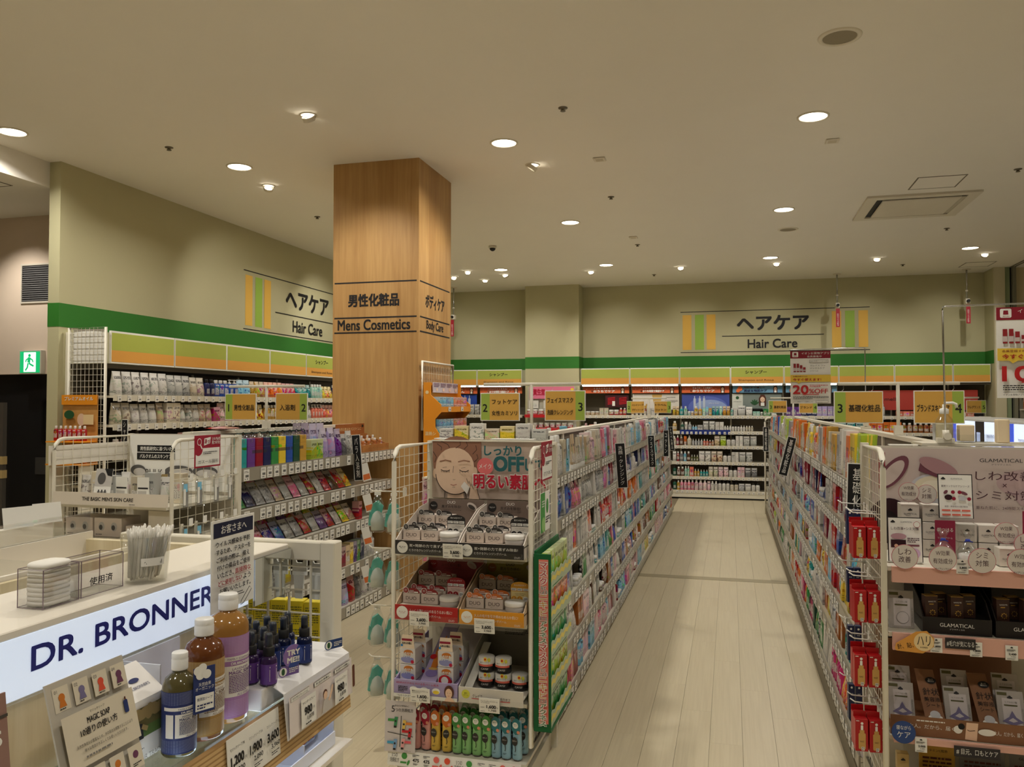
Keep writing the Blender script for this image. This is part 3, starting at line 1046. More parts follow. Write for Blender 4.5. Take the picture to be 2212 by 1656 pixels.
# ---- aisle gondolas
STEP = [.034, .027, .020, .013, .006, .0]
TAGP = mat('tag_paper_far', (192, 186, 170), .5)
def gondola(label, xm, xf, y0, nbay, bl, levels, rail, near_tags, other, top, kick=BLACK, kh=.03, ki=.02):
    """double sided run along y; xf = front of the shopped side, other = front of the far side"""
    sg = 1 if xf > xm else -1
    face = '+X' if sg > 0 else '-X'
    g = thing('gondola', label, 'gondola', (xm, y0, 0))
    L = nbay * bl
    d = abs(xf - xm)
    do = abs(other - xm)
    for i in range(nbay):
        MB().box((-.012, i * bl + .003, .08), (.012, (i + 1) * bl - .003, top - .02), BACKP if i < 99 else 0).build('back_panel', g)
    MB().box((-.03, 0, top - .02), (.03, L, top), SHELFM).build('top_cap', g)
    for i in range(nbay + 1):
        MB().box((-.022, i * bl - .02, 0), (.022, i * bl + .02, top - .001), STEELW).build('upright', g)
    me = shelf_mesh(bl - .004, d - .055, rail, .03, rm=RAILG)
    mo = shelf_mesh(bl - .004, do - .015, rail, 0)
    n = 0
    far = MB()
    for i in range(nbay):
        for k, z in enumerate(levels):
            dd = d - STEP[k] if len(levels) == 6 else d
            if sg > 0:
                s_ = put('shelf', me, g, (sg * dd, i * bl + .002, z), (0, 0, rad(90)))
            else:
                s_ = put('shelf', me, g, (sg * dd, (i + 1) * bl - .002, z), (0, 0, rad(-90)))
            q = 9
            for j in range(q):
                if R.random() < .12:
                    continue
                t_ = (j + .5) * bl / q + R.uniform(-.008, .008)
                if i < near_tags:
                    put('price_tag', tagmesh, s_, (t_, -.007, -rail + .010), (0, 0, 0), (.052, .03, rail - .012))
                else:
                    yy = i * bl + t_
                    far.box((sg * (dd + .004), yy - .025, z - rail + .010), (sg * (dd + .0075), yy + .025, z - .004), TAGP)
            if k in (0, len(levels) - 1):
                so = put('shelf', mo, g, (-sg * do, ((i + 1) * bl - .002) if sg > 0 else (i * bl + .002), z), (0, 0, rad(-90) if sg > 0 else rad(90)))
    if far.v:
        far.build('price_tags', g)['kind'] = 'stuff'
    bx = MB()
    a_, c_ = sorted((sg * (d - .004), -sg * (do - .004)))
    bx.box((a_, 0, kh), (c_, L, levels[-1] - .02), STEELW)
    bx.build('base', g)
    kx = MB()
    kx.box((a_ + ki, .02, 0), (c_ - ki, L - .02, kh), kick)
    kx.build('kick', g)
    return g
GZ = [1.145, .935, .72, .515, .305, .085]
g2 = gondola('long centre gondola on the left of the main aisle', -1.065, -.78, 3.55, 10, .805, GZ, .055, 4, -1.35, 1.335, mat('kick_brown', (70, 60, 46), .6))
g3 = gondola('long gondola on the right of the main aisle', .86, .47, 3.38, 10, .83, [1.16, .955, .765, .58, .385, .15], .055, 4, 1.25, 1.34, mat('kick_taupe', (104, 94, 74), .5), .085, -.008)
fe = wire_panel(.34, 1.32, 7, 26, .012).build('end_grid', g3, (-.40, 8.33, 0), (0, 0, 0))

KB = ['carton', 'carton', 'box', 'box', 'blister', 'blister', 'packet', 'tube', 'bottle', 'pouch', 'jar']
WH = ['white'] * 3 + ['clear', 'grey', 'brown', 'pale pink', 'sky blue', 'beige', 'black', 'lavender', 'blue', 'green', 'silver']
def pal(*extra):
    return WH + list(extra) * 2
P2 = [['white', 'white', 'clear', 'pale pink', 'beige', 'sky blue', 'ivory', 'pink'], ['pink', 'blue', 'white', 'white', 'navy', 'crimson', 'clear', 'silver'], ['red', 'red', 'orange', 'teal', 'white', 'white', 'clear', 'coral'],
      ['white', 'blue', 'teal', 'pink', 'sky blue', 'clear', 'white', 'green', 'black'], ['pale pink', 'green', 'amber', 'white', 'white', 'blue', 'clear', 'brown'], ['crimson', 'pink', 'yellow', 'white', 'sky blue', 'white', 'pale pink', 'red']]
for i in range(10):
    for k, z in enumerate(GZ):
        up = (GZ[k - 1] - .06 - z) if k else .23
        ks = ['blister', 'carton', 'tube', 'bottle', 'box'] if k == 0 else KB
        x = 3.55 + i * .805
        fill('+X', x, x + .80, -.788 - STEP[k], z, min(up + .012, .20), P2[k] if i < 6 else P2[(k + i) % 6], ks,
             'item in bay %s, shelf %s, centre gondola' % (ORD[i].replace('first', 'one').replace('second', 'two').replace('third', 'three') if i < 3 else ['', '', '', 'four', 'five', 'six', 'seven', 'eight', 'nine', 'ten'][i], ['one', 'two', 'three', 'four', 'five', 'six'][k]),
             'goods on the centre gondola', (.045, .075) if i < 5 else (.08, .12), .08, (1, 3), (.82, 1.0), .004, 'j')
P3 = [['white', 'white', 'ivory', 'yellow', 'gold', 'orange', 'silver', 'lime'], ['crimson', 'crimson', 'red', 'blue', 'navy', 'white', 'white', 'clear'], ['red', 'sky blue', 'blue', 'white', 'white', 'ivory', 'crimson', 'clear'],
      ['orange', 'yellow', 'red', 'white', 'sky blue', 'white', 'black'], ['yellow', 'pale pink', 'silver', 'white', 'amber', 'white', 'teal'], ['green', 'dark green', 'magenta', 'orange', 'black', 'white', 'white', 'red']]
Z3 = [1.16, .955, .765, .58, .385, .15]
for i in range(10):
    for k, z in enumerate(Z3):
        up = (Z3[k - 1] - .06 - z) if k else .24
        ks = ['carton', 'carton', 'tube', 'bottle', 'carton'] if k == 0 else ['bottle', 'darkcap', 'carton', 'pouch', 'tube'] if k == 5 else KB
        x = 3.40 + i * .83
        fill('-X', x + (.08 if i == 0 else 0), x + .82, .478 + STEP[k], z, min(up + .012, .22), P3[k] if i < 6 else P3[(k + i) % 6], ks,
             'item in bay %s, shelf %s, right gondola' % (['one', 'two', 'three', 'four', 'five', 'six', 'seven', 'eight', 'nine', 'ten'][i], ['one', 'two', 'three', 'four', 'five', 'six'][k]),
             'goods on the right gondola', (.048, .08) if i < 5 else (.085, .13), .08, (1, 3), (.82, 1.0), .004, 'j')
# ================================================================== GOODS ON THE WALL SHELVES
def row(face, s, front, z, spec, place, group, d=.07, gap=.006, lean=0.0):
    """explicit row: spec = [(kind, colour, width, height, count)]"""
    i = 0
    for kind, cn, w, h, n in spec:
        for k in range(n):
            if kind is None:
                s += w
                continue
            c = s + w / 2
            dd = min(d, w) if kind in ('pump', 'bottle', 'darkcap', 'jar') else d * (.5 if kind in ('packet', 'tube') else .8)
            off = dd / 2 + .006 + max(0, math.sin(lean)) * h
            p = (front - off, c) if face == '+X' else (front + off, c) if face == '-X' else (c, front + off)
            good(kind, cn, p[0], p[1], z, w, dd, h, face, '@, ' + ORD[i] + ' ' + place, group, lean)
            s += w + gap
            i += 1
gl = 'goods on the left wall shelving'
row('+X', 5.56, -4.845, 1.575, [('pouch', 'white', .105, .20, 6), ('pouch', 'clear', .10, .19, 3), ('pouch', 'ivory', .10, .18, 2), ('darkcap', 'navy', .07, .17, 2), ('bottle', 'blue', .07, .165, 3), ('pump', 'blue', .075, .18, 2),
    ('pouch', 'sky blue', .11, .18, 2), ('pouch', 'gold', .085, .17, 3), ('pouch', 'orange', .085, .17, 4), ('pouch', 'red', .085, .165, 3), ('pouch', 'teal', .085, .16, 4), ('bottle', 'mint', .06, .17, 4), ('pouch', 'yellow', .085, .15, 3), ('bottle', 'navy', .06, .17, 3), ('pump', 'white', .06, .18, 4)],
    'on the top shelf, left wall', gl, .11)
row('+X', 5.56, -4.845, 1.335, [('pouch', 'ivory', .10, .18, 2), ('pouch', 'white', .10, .17, 3), ('pouch', 'beige', .09, .18, 1), ('box', 'ivory', .09, .18, 2), ('pouch', 'white', .095, .165, 3), ('pouch', 'beige', .09, .17, 2), ('box', 'magenta', .10, .14, 1), ('pouch', 'pale pink', .10, .18, 3),
    ('pouch', 'pink', .09, .175, 2), ('pouch', 'yellow', .09, .165, 3), ('bottle', 'gold', .06, .16, 4), ('pouch', 'lavender', .09, .16, 4), ('pouch', 'white', .09, .15, 4), ('pump', 'coral', .065, .17, 4), ('pouch', 'coral', .085, .16, 4), ('bottle', 'white', .06, .16, 5)],
    'on the second shelf, left wall', gl, .11)
for q, z in ((2, 1.09), (3, .84)):
    fill('+X', 5.56, 9.3, -4.845, z, .16, ['crimson', 'green', 'red', 'amber', 'white', 'mint', 'black'], ['bottle', 'darkcap', 'pouch'], 'on the %s shelf, left wall' % ORD[q], gl, (.09, .13), .1, (2, 4))

gb = 'goods on the back wall shelving'
# the stretch seen down the main aisle, shelf by shelf
A0 = -.90
row('-Y', A0, 13.32, 1.325, [('pouch', 'gold', .05, .15, 2), ('pump', 'teal', .06, .15, 1), ('bottle', 'mint', .055, .15, 1), ('jar', 'mint', .045, .07, 1), ('jar', 'gold', .045, .07, 1), ('bottle', 'gold', .06, .15, 1), ('pump', 'gold', .06, .15, 1), ('carton', 'mint', .045, .12, 1), ('tube', 'sky blue', .04, .14, 1),
    ('carton', 'gold', .045, .12, 1), ('pouch', 'teal', .05, .15, 2), ('pouch', 'mint', .045, .15, 1), ('pouch', 'gold', .055, .15, 2), ('bottle', 'teal', .04, .12, 1), ('carton', 'white', .055, .12, 1), ('pouch', 'clear', .12, .16, 1), ('pouch', 'white', .10, .14, 1), ('carton', 'mint', .05, .07, 2), ('jar', 'dark green', .04, .06, 1), ('carton', 'green', .05, .11, 2), ('bottle', 'green', .04, .09, 2)], 'on the top shelf at the aisle end, back wall', gb)
row('-Y', A0, 13.29, 1.075, [('bottle', 'gold', .07, .16, 1), (None, '', .05, 0, 1), ('pump', 'dark green', .06, .15, 1), ('tube', 'white', .045, .15, 1), ('pump', 'silver', .06, .15, 1), ('pump', 'sky blue', .036, .10, 2), ('carton', 'silver', .08, .10, 1), ('pouch', 'clear', .09, .16, 2), ('carton', 'white', .06, .15, 2), ('bottle', 'white', .034, .09, 3), ('darkcap', 'white', .036, .10, 3), ('pump', 'white', .036, .10, 2), ('bottle', 'ivory', .034, .09, 3)], 'on the second shelf at the aisle end, back wall', gb)
row('-Y', A0, 13.29, .845, [('bottle', 'ivory', .055, .15, 1), ('bottle', 'crimson', .04, .16, 1), ('pump', 'brown', .065, .16, 1), ('tube', 'orange', .045, .15, 1), ('pump', 'ivory', .07, .16, 1), ('pump', 'silver', .038, .11, 4), ('pump', 'coral', .038, .11, 2), ('bottle', 'amber', .036, .09, 2), ('pouch', 'beige', .085, .16, 1), ('pouch', 'lime', .09, .16, 1), ('darkcap', 'white', .065, .13, 2), ('carton', 'white', .05, .16, 2), ('pouch', 'clear', .10, .16, 2)], 'on the third shelf at the aisle end, back wall', gb)
row('-Y', A0, 13.29, .59, [('pouch', 'white', .06, .16, 1), ('bottle', 'crimson', .04, .16, 1), ('bottle', 'grey', .055, .16, 1), ('bottle', 'sky blue', .045, .16, 1), ('bottle', 'brown', .055, .16, 1), ('pump', 'olive', .036, .11, 3), ('pouch', 'white', .09, .17, 2), ('pouch', 'beige', .085, .17, 2), ('darkcap', 'white', .06, .13, 2), ('carton', 'white', .05, .16, 2), ('pouch', 'clear', .10, .16, 2)], 'on the fourth shelf at the aisle end, back wall', gb)
row('-Y', A0, 13.29, .355, [('darkcap', 'dark green', .06, .16, 1), ('bottle', 'brown', .055, .15, 2), ('bottle', 'mint', .035, .16, 2), ('carton', 'coral', .06, .15, 1), ('pump', 'gold', .04, .12, 2), ('pump', 'teal', .038, .11, 3), ('pouch', 'ivory', .07, .16, 2), ('pouch', 'pale pink', .075, .16, 2), ('darkcap', 'white', .06, .14, 2), ('carton', 'pale pink', .05, .16, 2), ('pouch', 'grey', .09, .15, 2)], 'on the fifth shelf at the aisle end, back wall', gb)
row('-Y', A0, 13.29, .135, [('darkcap', 'dark green', .06, .16, 1), ('bottle', 'gold', .045, .15, 1), ('bottle', 'pink', .05, .16, 4), ('bottle', 'pale pink', .06, .16, 3), ('pouch', 'pale pink', .05, .15, 1), ('bottle', 'white', .05, .15, 2), ('darkcap', 'white', .055, .15, 3), ('darkcap', 'ivory', .06, .13, 2), ('pouch', 'silver', .09, .12, 1), ('pouch', 'white', .09, .12, 1), ('darkcap', 'white', .06, .13, 2)], 'on the lowest shelf at the aisle end, back wall', gb)
# the rest of the back wall
row('-Y', -4.68, 13.32, 1.325, [('pump', 'white', .07, .19, 3), ('pouch', 'clear', .09, .18, 3), ('pouch', 'silver', .09, .16, 4), ('carton', 'white', .07, .14, 4)], 'on the top shelf behind the column, back wall', gb)
row('-Y', -2.39, 13.32, 1.325, [('jar', 'gold', .07, .065, 4), ('carton', 'ivory', .07, .12, 2), ('jar', 'red', .08, .09, 2), ('bottle', 'red', .055, .12, 2)], 'on the top shelf beside the pilaster, back wall', gb)
row('-Y', -1.57, 13.32, 1.325, [('tube', 'gold', .06, .16, 4), ('carton', 'white', .06, .12, 2), ('tube', 'gold', .06, .16, 1)], 'on the top shelf over the far centre signs', gb)
row('-Y', -2.36, 13.29, 1.075, [('jar', 'crimson', .07, .08, 6), ('carton', 'white', .06, .14, 4), ('pouch', 'sky blue', .09, .15, 3), ('pouch', 'clear', .09, .14, 3)], 'on the second shelf beside the pilaster, back wall', gb)
row('-Y', .84, 13.32, 1.325, [('carton', 'purple', .07, .14, 3), ('carton', 'navy', .07, .16, 3), ('carton', 'lavender', .07, .15, 4), ('bottle', 'purple', .06, .13, 1)], 'on the top shelf behind the discount poster', gb)
row('-Y', 1.64, 13.32, 1.325, [('pump', 'ivory', .07, .20, 4), ('bottle', 'silver', .075, .2, 3), ('bottle', 'clear', .08, .19, 1)], 'on the top shelf behind the large three sign', gb)
row('-Y', 2.42, 13.32, 1.325, [('carton', 'coral', .09, .075, 8)], 'on the top shelf under the red board', gb)
row('-Y', 3.22, 13.32, 1.325, [('carton', 'orange', .06, .14, 1), ('carton', 'coral', .09, .07, 2), ('box', 'black', .12, .12, 1)], 'on the top shelf in the back right corner', gb)
row('-Y', .84, 13.29, 1.075, [('pouch', 'blue', .12, .17, 2), ('pouch', 'navy', .12, .17, 4), ('pouch', 'teal', .12, .16, 3), ('carton', 'orange', .08, .16, 6), ('bottle', 'amber', .07, .15, 6)], 'on the second shelf behind the right gondola', gb)

# graphic boards standing at the back of the top shelf
def board(name, label, x0, x1, z0, z1, y, bg, fn=None, cat='poster'):
    o = thing(name, label, cat, (x0, y, z0), 0, 'graphic boards above the back wall shelf')
    w, h = x1 - x0, z1 - z0
    MB().box((0, 0, 0), (w, .006, h), mat('board_' + str(bg), bg, .5)).build('board', o)
    a = Art(.0008)
    if fn:
        fn(a, w, h)
    else:
        a.rect(.01, .01, w - .01, .02, PAPER)
    a.build(o, (0, -.0005, 0))
    return o
DKB = mat('print_brown', (92, 44, 26), .6)
SKIN = mat('print_skin', (236, 200, 170), .6)
HAIR = mat('print_hair', (84, 44, 30), .6)
def girl(a, x, y, s):
    a.poly([(x - .55 * s, y - s), (x - .6 * s, y + .3 * s), (x - .3 * s, y + .95 * s), (x + .3 * s, y + .95 * s), (x + .6 * s, y + .3 * s), (x + .55 * s, y - s)], HAIR)
    a.disc(x, y + .1 * s, .38 * s, SKIN, .48 * s)
    a.poly([(x - .4 * s, y + .25 * s), (x - .1 * s, y + .75 * s), (x + .4 * s, y + .3 * s), (x + .42 * s, y + .75 * s), (x - .35 * s, y + .85 * s)], HAIR)
    for q in (-.15, .15):
        a.rect(x + (q - .05) * s, y + .08 * s, x + (q + .05) * s, y + .13 * s, HAIR)
    a.rect(x - .08 * s, y - .14 * s, x + .08 * s, y - .11 * s, mat('print_lip', (206, 80, 70), .6))
    a.rect(x - .3 * s, y - s, x + .3 * s, y - .42 * s, PAPER)
def banner(l1, l2, gx=.86, blue=False):
    def f(a, w, h):
        if not blue:
            a.rect(0, 0, w, h * .42, mat('print_orange2', (224, 108, 58), .6))
        girl(a, w * gx, h * .52, h * .5)
        a.text(l1, w * .44, h * .74, h * .22, DKB if blue else PAPER, w * .42, .02)
        a.text(l2, w * .46, h * .30, h * .34, mat('print_navy', (30, 44, 84), .6) if blue else PAPER, w * .46, .04)
        if blue:
            a.disc(w * .15, h * .6, h * .34, mat('print_orange', (230, 112, 50), .6))
            a.disc(w * .11, h * .3, h * .26, MATS['print_orange'])
        else:
            a.disc(w * .2, h * .3, h * .12, HAIR)
            for q in (.08, .3, .72):
                a.disc(w * q, h * .6, h * .03, PAPER)
    return f
OR = (198, 88, 46)
for i, (x0, x1) in enumerate([HB[1], HB[2], HB[3], HB[4], HB[5]]):
    board('shelf_banner', ['orange hair care banner with a long-haired girl just right of the column', 'orange hair care banner behind the hanging two sign', 'orange hair care banner right of the pilaster', 'orange hair care banner in the middle of the back wall', 'orange hair care banner above the blue board'][i],
          x0 + .03, x1 - .02, 1.69, 1.80, 13.39, OR, banner(*[('さらさら', 'とぅるりん'), ('さらさらとぅるりん♪', 'おうち時間で美髪ケア'), ('するんとまとまる', 'おうちでケア'), ('さらさらとぅるりん♪', 'おうち時間で美髪ケア'), ('夜まで続くうる艶髪へ', 'おうちでケア')][i]))
board('shelf_banner', 'light blue scalp care banner with orange slices', HB[6][0] + .03, HB[6][1] - .02, 1.69, 1.80, 13.39, (110, 158, 190), banner('地肌まで優しく', '美髪＆地肌ケア', .86, True))
board('shelf_banner', 'light blue banner partly behind the discount poster', HB[7][0] + .03, HB[7][1] - .02, 1.69, 1.80, 13.39, (110, 158, 190), banner('地肌まで優しく', '美髪＆地肌ケア', .86, True))
def blue_board(a, w, h):
    a.disc(w * .55, h * .1, w * .42, mat('print_blue2', (92, 110, 190), .5), h * .75)
    a.disc(w * .6, 0.02, w * .36, mat('print_blue3', (150, 170, 216), .5), h * .55)
    for q in (.27, .38, .47):
        a.rect(w * q - .018, h * .12, w * q + .018, h * .72, mat('print_silver', (196, 206, 222), .4), .008)
        a.rect(w * q - .007, h * .72, w * q + .007, h * .86, MATS['print_silver'])
    a.text('ultra hair', w * .68, h * .42, h * .06, PAPER, w * .22)
board('shelf_poster', 'blue shampoo poster with two pale bottles', -.755, -.01, 1.42, 1.675, 13.42, (70, 86, 166), blue_board)
def white_board(a, w, h):
    a.poly([(w * .42, h * .98), (w * .64, h * .98), (w * .60, h * .35), (w * .46, h * .35)], mat('print_gold', (206, 168, 96), .4))
    a.text('PANTENE', w * .82, h * .78, h * .07, INK, w * .2)
    a.small(w * .7, h * .45, w * .97, h * .62, 3, mat('print_grey', (130, 126, 120), .6), 4)
    for q in (.1, .3, .55):
        a.disc(w * q, h * .3, h * .05, MATS['print_gold'], h * .08)
board('shelf_poster', 'pale treatment poster with a gold drop', -1.55, -.80, 1.42, 1.675, 13.42, (222, 216, 206), white_board)
def green_board(a, w, h):
    a.rect(0, 0, w * .22, h, mat('print_pale', (214, 216, 204), .5))
    a.disc(w * .11, h * .75, h * .10, mat('print_leaf', (44, 88, 52), .5))
    a.text('JUNBAN', w * .11, h * .5, h * .06, INK, w * .16)
    for k in range(5):
        q = rad(30 + 30 * k)
        a.disc(w * .46 + .03 * math.cos(q), h * .32 + .04 * math.sin(q), .045, MATS['print_leaf'], .014, 14, q)
    girl(a, w * .62, h * .60, h * .36)
    a.rect(w * .38, 0, w * .62, h * .08, INK)
board('shelf_poster', 'grey herbal shampoo poster with a dark-haired woman and leaves', .03, .78, 1.42, 1.675, 13.42, (128, 138, 132), green_board)
def red_board(a, w, h):
    a.text('melle', w * .22, h * .55, h * .16, mat('print_maroon', (70, 14, 16), .6), w * .14, .02)
    a.text('melle essence', w * .88, h * .66, h * .07, MATS['print_maroon'], w * .15)
board('shelf_poster', 'large red brand board in the back right corner', 2.05, 3.55, 1.42, 1.72, 13.42, (176, 62, 52), red_board)
def sky_board(a, w, h):
    a.disc(w * .1, 0, w * .6, mat('print_sky', (60, 120, 200), .5), h * .8)
    for q in (.55, .72):
        a.rect(w * q - .022, h * .3, w * q + .022, h * .75, MATS['print_silver'], .01)
        a.rect(w * q - .006, h * .75, w * q + .006, h * .95, MATS['print_silver'])
board('shelf_poster', 'blue rainbow poster right of the wooden column', -4.72, -4.24, 1.42, 1.675, 13.42, (40, 74, 170), sky_board)
def red_deal(a, w, h):
    for q in range(2):
        for k in range(5):
            a.line([(w * (.1 + .5 * q), h * (.25 + .12 * k)), (w * (.42 + .5 * q), h * (.32 + .12 * k))], .014, mat('print_red', (196, 24, 36), .5))
    a.rect(w * .3, h * .1, w * .42, h * .5, PAPER)
board('shelf_poster', 'dark red and white jar poster right of the pilaster', -2.0, -1.62, 1.46, 1.66, 13.42, (70, 20, 26), red_deal)
# cardboard display before the pilaster
pd = thing('pilaster_display', 'pink topped display with red jars before the sage pilaster', 'display', (-3.28, 13.0, 0))
MB().box((0, .2, 0), (.82, .235, 1.80), paint('grid_back', (196, 190, 172), .5)).build('back_panel', pd)
for z in (.3, .6, .9, 1.12, 1.34):
    MB().box((0, 0, z - .02), (.82, .2, z), PAPER).build('shelf', pd)
    MB().box((0, -.006, z - .05), (.82, 0, z), MATS['print_red']).build('shelf_front', pd)
b = MB().box((.05, .15, 1.60), (.80, .16, 1.80), paint('banner_pink', (236, 128, 160), .5))
o = b.build('banner', pd)
a = Art(.0008)
a.text('資生堂', .16, .11, .10, mat('print_magenta', (190, 20, 60), .5), .2, .03)
a.text('ヘアマスクフェア', .5, .09, .08, MATS['print_magenta'], .36, .03)
a.disc(.72, .15, .03, mat('print_star', (246, 214, 60), .5), .03, 5)
a.disc(.03, .06, .02, MATS['print_star'], .02, 5)
a.build(o, (.05, .149, 1.60))
for k in range(2):
    for i in range(8):
        good('jar', 'red', -3.22 + i * .098, 13.1, (1.34, 1.12)[k], .085, .085, .085, '-Y', '@, %s on the %s tier of the pink topped display' % (ORD[i], ('upper', 'lower')[k]), 'red jars before the pilaster')
for i in range(3):
    good('carton', 'white', -3.16 + i * .25, 13.16, 1.44, .16, .05, .13, '-Y', '@ with red stripes, %s behind the upper red jars' % ORD[i], 'cartons before the pilaster')

# ---- fixtures on the column: grid and orange mask dispenser
cg = wire_panel(.75, .55, 18, 6, .010, .0018, False)
o = tag(cg.build('column_grid', None, (-2.395, 6.12, 1.30), (0, 0, rad(90))), 'ivory wire grid panel hooked on the side of the wooden column', 'grid panel')
OG = paint('card_orange', (236, 150, 34), .55)
od = thing('mask_dispenser', 'orange cardboard dispenser of eye masks beside the column', 'display', (-2.375, 6.10, .8))
side = [(0, 0, 0), (.125, 0, 0), (.145, 0, .45), (.10, 0, .52), (.10, 0, .585), (.15, 0, .64), (.15, 0, .70), (.06, 0, .78), (.06, 0, .88), (0, 0, .88)]
for y in (0, .75):
    MB().poly([(p[0], y, p[2]) for p in side], (0, .008, 0), OG).build('side_panel', od)
a = Art()
CRM = mat('print_cream', (240, 214, 160), .6)
a.disc(.03, .80, .014, CRM)
a.text('温熱シ', .06, .47, .03, CRM, .09, .02)
a.build(od, (0, -.001, 0))
MB().box((0, .008, 0), (.02, .75, .88), OG).build('back_panel', od)
for z in (.46, .64):
    MB().box((.02, .008, z), (.14, .75, z + .008), mat('card_brown', (120, 74, 30), .7)).build('shelf', od)
    MB().box((.14, .008, z), (.148, .75, z + .045), OG).build('shelf_front', od)
    for k in (.1, .42):
        put('price_tag', tagmesh, od, (.152, .1 + k, z + .006), (0, 0, rad(90)), (.06, .03, .035))
MB().box((.03, .12, .80), (.036, .74, .885), paint('card_lilac', (200, 184, 186), .6)).build('header_card', od)
a = Art()
for k in range(4):
    a.small(.02 + k * .155, .045, .15 + k * .155, .08, 3, mat('print_plum', (110, 60, 90), .6), k)
    a.disc(.09 + k * .155, .025, .02, SKIN, .014)
a.build(od, (.0365, .12, .80), '+X')
for tier, z in (('upper', 1.449), ('lower', 1.269)):
    for i in range(8):
        for k in range(2):
            good('box', 'sky blue' if i < 4 else 'coral', -2.30 + .02, 6.155 + i * .088, z + k * .057, .078, .07, .056, '+X',
                 '@ of eye masks, %s column, %s of its stack, %s orange tier' % (ORD[i], ('bottom', 'top')[k], tier), 'eye mask boxes', jit=.01)

# ================================================================== GONDOLA BESIDE THE COLUMN (bath salts)
G1Z = [1.14, .905, .655, .355, .075]
g1 = gondola('short gondola of bath salts between the men\'s display and the column', -2.97, -2.62, 3.97, 3, .70, G1Z, .075, 3, -3.33, 1.345)
gg = 'goods on the bath salts gondola'
fx = -2.64
def gift(y, cn, lab):
    o = thing('gift_carton', lab, 'carton', (fx - .05, y, G1Z[0] + .0015), rad(90) + R.uniform(-.02, .02), 'bath salt cartons in tied bags')
    c = lin(PAL[cn])
    m = mat('gift_' + cn, PAL[cn], .4)
    MB().cbox((-.037, -.03, .115), (.037, .03, .165), m, .002).build('upper_box', o)
    q = MB().cbox((-.037, -.03, 0), (.037, .03, .115), PK1, .002).build('picture_box', o)
    q.color = c + (1,)
    MB().lathe([(.0405, .14), (.04, .172), (.012, .192), (.010, .197), (.03, .218)], FILM, 10, caps=False, sy=.85).build('clear_bag', o)
    MB().lathe([(.012, .189), (.014, .193), (.012, .197)], mat('ribbon', (20, 44, 36), .5), 8).tube([(0, -.012, .193), (.02, -.018, .202), (.035, -.02, .187)], .003, MATS['ribbon'], 5).build('ribbon', o)
for i, cn in enumerate(['teal', 'purple', 'crimson', 'navy', 'green', 'yellow', 'blue', 'dark green', 'gold']):
    gift(4.04 + i * .084, cn, cn + ' bath salt carton in a tied clear bag on the top shelf')
row('+X', 4.79, fx, 1.14, [('box', 'lime', .075, .13, 2), ('pouch', 'lavender', .10, .20, 2), ('pouch', 'purple', .09, .19, 1), ('pouch', 'grey', .07, .15, 1), ('pouch', 'clear', .09, .17, 1)], 'on the top shelf, bath salts gondola', gg, .09)
row('+X', 4.80, fx - .12, 1.14, [('pouch', 'purple', .10, .235, 2), ('pouch', 'lavender', .10, .23, 2)], 'in the second row, top shelf, bath salts gondola', gg, .06)
PKT = [['green', 'navy', 'silver', 'silver', 'beige', 'clear', 'pink', 'clear', 'red', 'white', 'red', 'brown', 'red', 'yellow'], ['orange', 'red', 'pink', 'purple', 'blue', 'clear', 'silver', 'red', 'clear', 'purple', 'red', 'white', 'yellow', 'beige']]
for k, z in ((0, .905), (1, .655)):
    for rrow in range(2):
        y = 4.0
        for i in range(14):
            cn = PKT[k][(i + rrow * 3) % 14]
            w = .095 if k == 0 else .1
            good('packet', cn, fx - .035 - rrow * .10, y + w / 2, z + rrow * .05, w, .025, .15 if k == 0 else .135, '+X',
                 '@ leaning back, %s in the %s row, %s shelf, bath salts gondola' % (ORD[i], ('front', 'rear')[rrow], ('second', 'third')[k]), 'bath salt packets', -.6, jit=.05)
            y += w + .008
row('+X', 4.95, fx, .355, [('pouch', 'clear', .08, .13, 2), ('pouch', 'white', .09, .15, 1), ('box', 'crimson', .07, .14, 1), ('carton', 'beige', .06, .14, 1), ('box', 'yellow', .05, .15, 1), ('box', 'purple', .05, .15, 1), ('box', 'green', .05, .15, 1), ('box', 'navy', .06, .15, 1), ('bottle', 'clear', .06, .17, 3)], 'on the fourth shelf, bath salts gondola', gg, .09)
row('+X', 4.95, fx, .075, [('pouch', 'navy', .10, .18, 2), ('pouch', 'purple', .10, .18, 1), ('pouch', 'lavender', .10, .17, 1), ('pouch', 'red', .10, .19, 1), ('pouch', 'grey', .10, .20, 1), ('pouch', 'white', .09, .18, 3)], 'on the lowest shelf, bath salts gondola', gg, .09)
row('+X', 5.50, fx, .655, [('box', 'red', .05, .13, 1)], 'extra on the third shelf, bath salts gondola', gg)
# wooden crate tester on the far end of the top shelf
CW = wood('crate_wood', (150, 92, 44), (190, 128, 70), (2, 8, 8), .55)
ct = thing('wooden_crate', 'small stepped wooden crate of bath oil testers by the column', 'crate', (fx - .20, 5.50, 1.1415))
b = MB()
b.box((.0, 0, 0), (.20, .52, .012), CW)
b.build('bottom_board', ct)
MB().box((.19, 0, .012), (.20, .52, .055), CW).build('front_board', ct)
MB().box((.0, 0, .012), (.01, .52, .13), CW).build('back_board', ct)
for q in range(6):
    MB().poly([(.01, q * .102, .012), (.19, q * .102, .012), (.19, q * .102, .05), (.01, q * .102, .12)], (0, .008, 0), CW).build('divider', ct)
MB().box((-.012, .02, .13), (-.004, .50, .21), wood('header_wood', (150, 84, 40), (178, 110, 60), (2, 2, 8), .5)).build('header_board', ct)
a = Art()
a.text('自然の恵みをバスタイムに', .23, .04, .025, MATS['print_cream'], .38)
a.rect(.43, .05, .46, .07, BLACK)
a.build(ct, (-.0035, .02, .13), '+X')
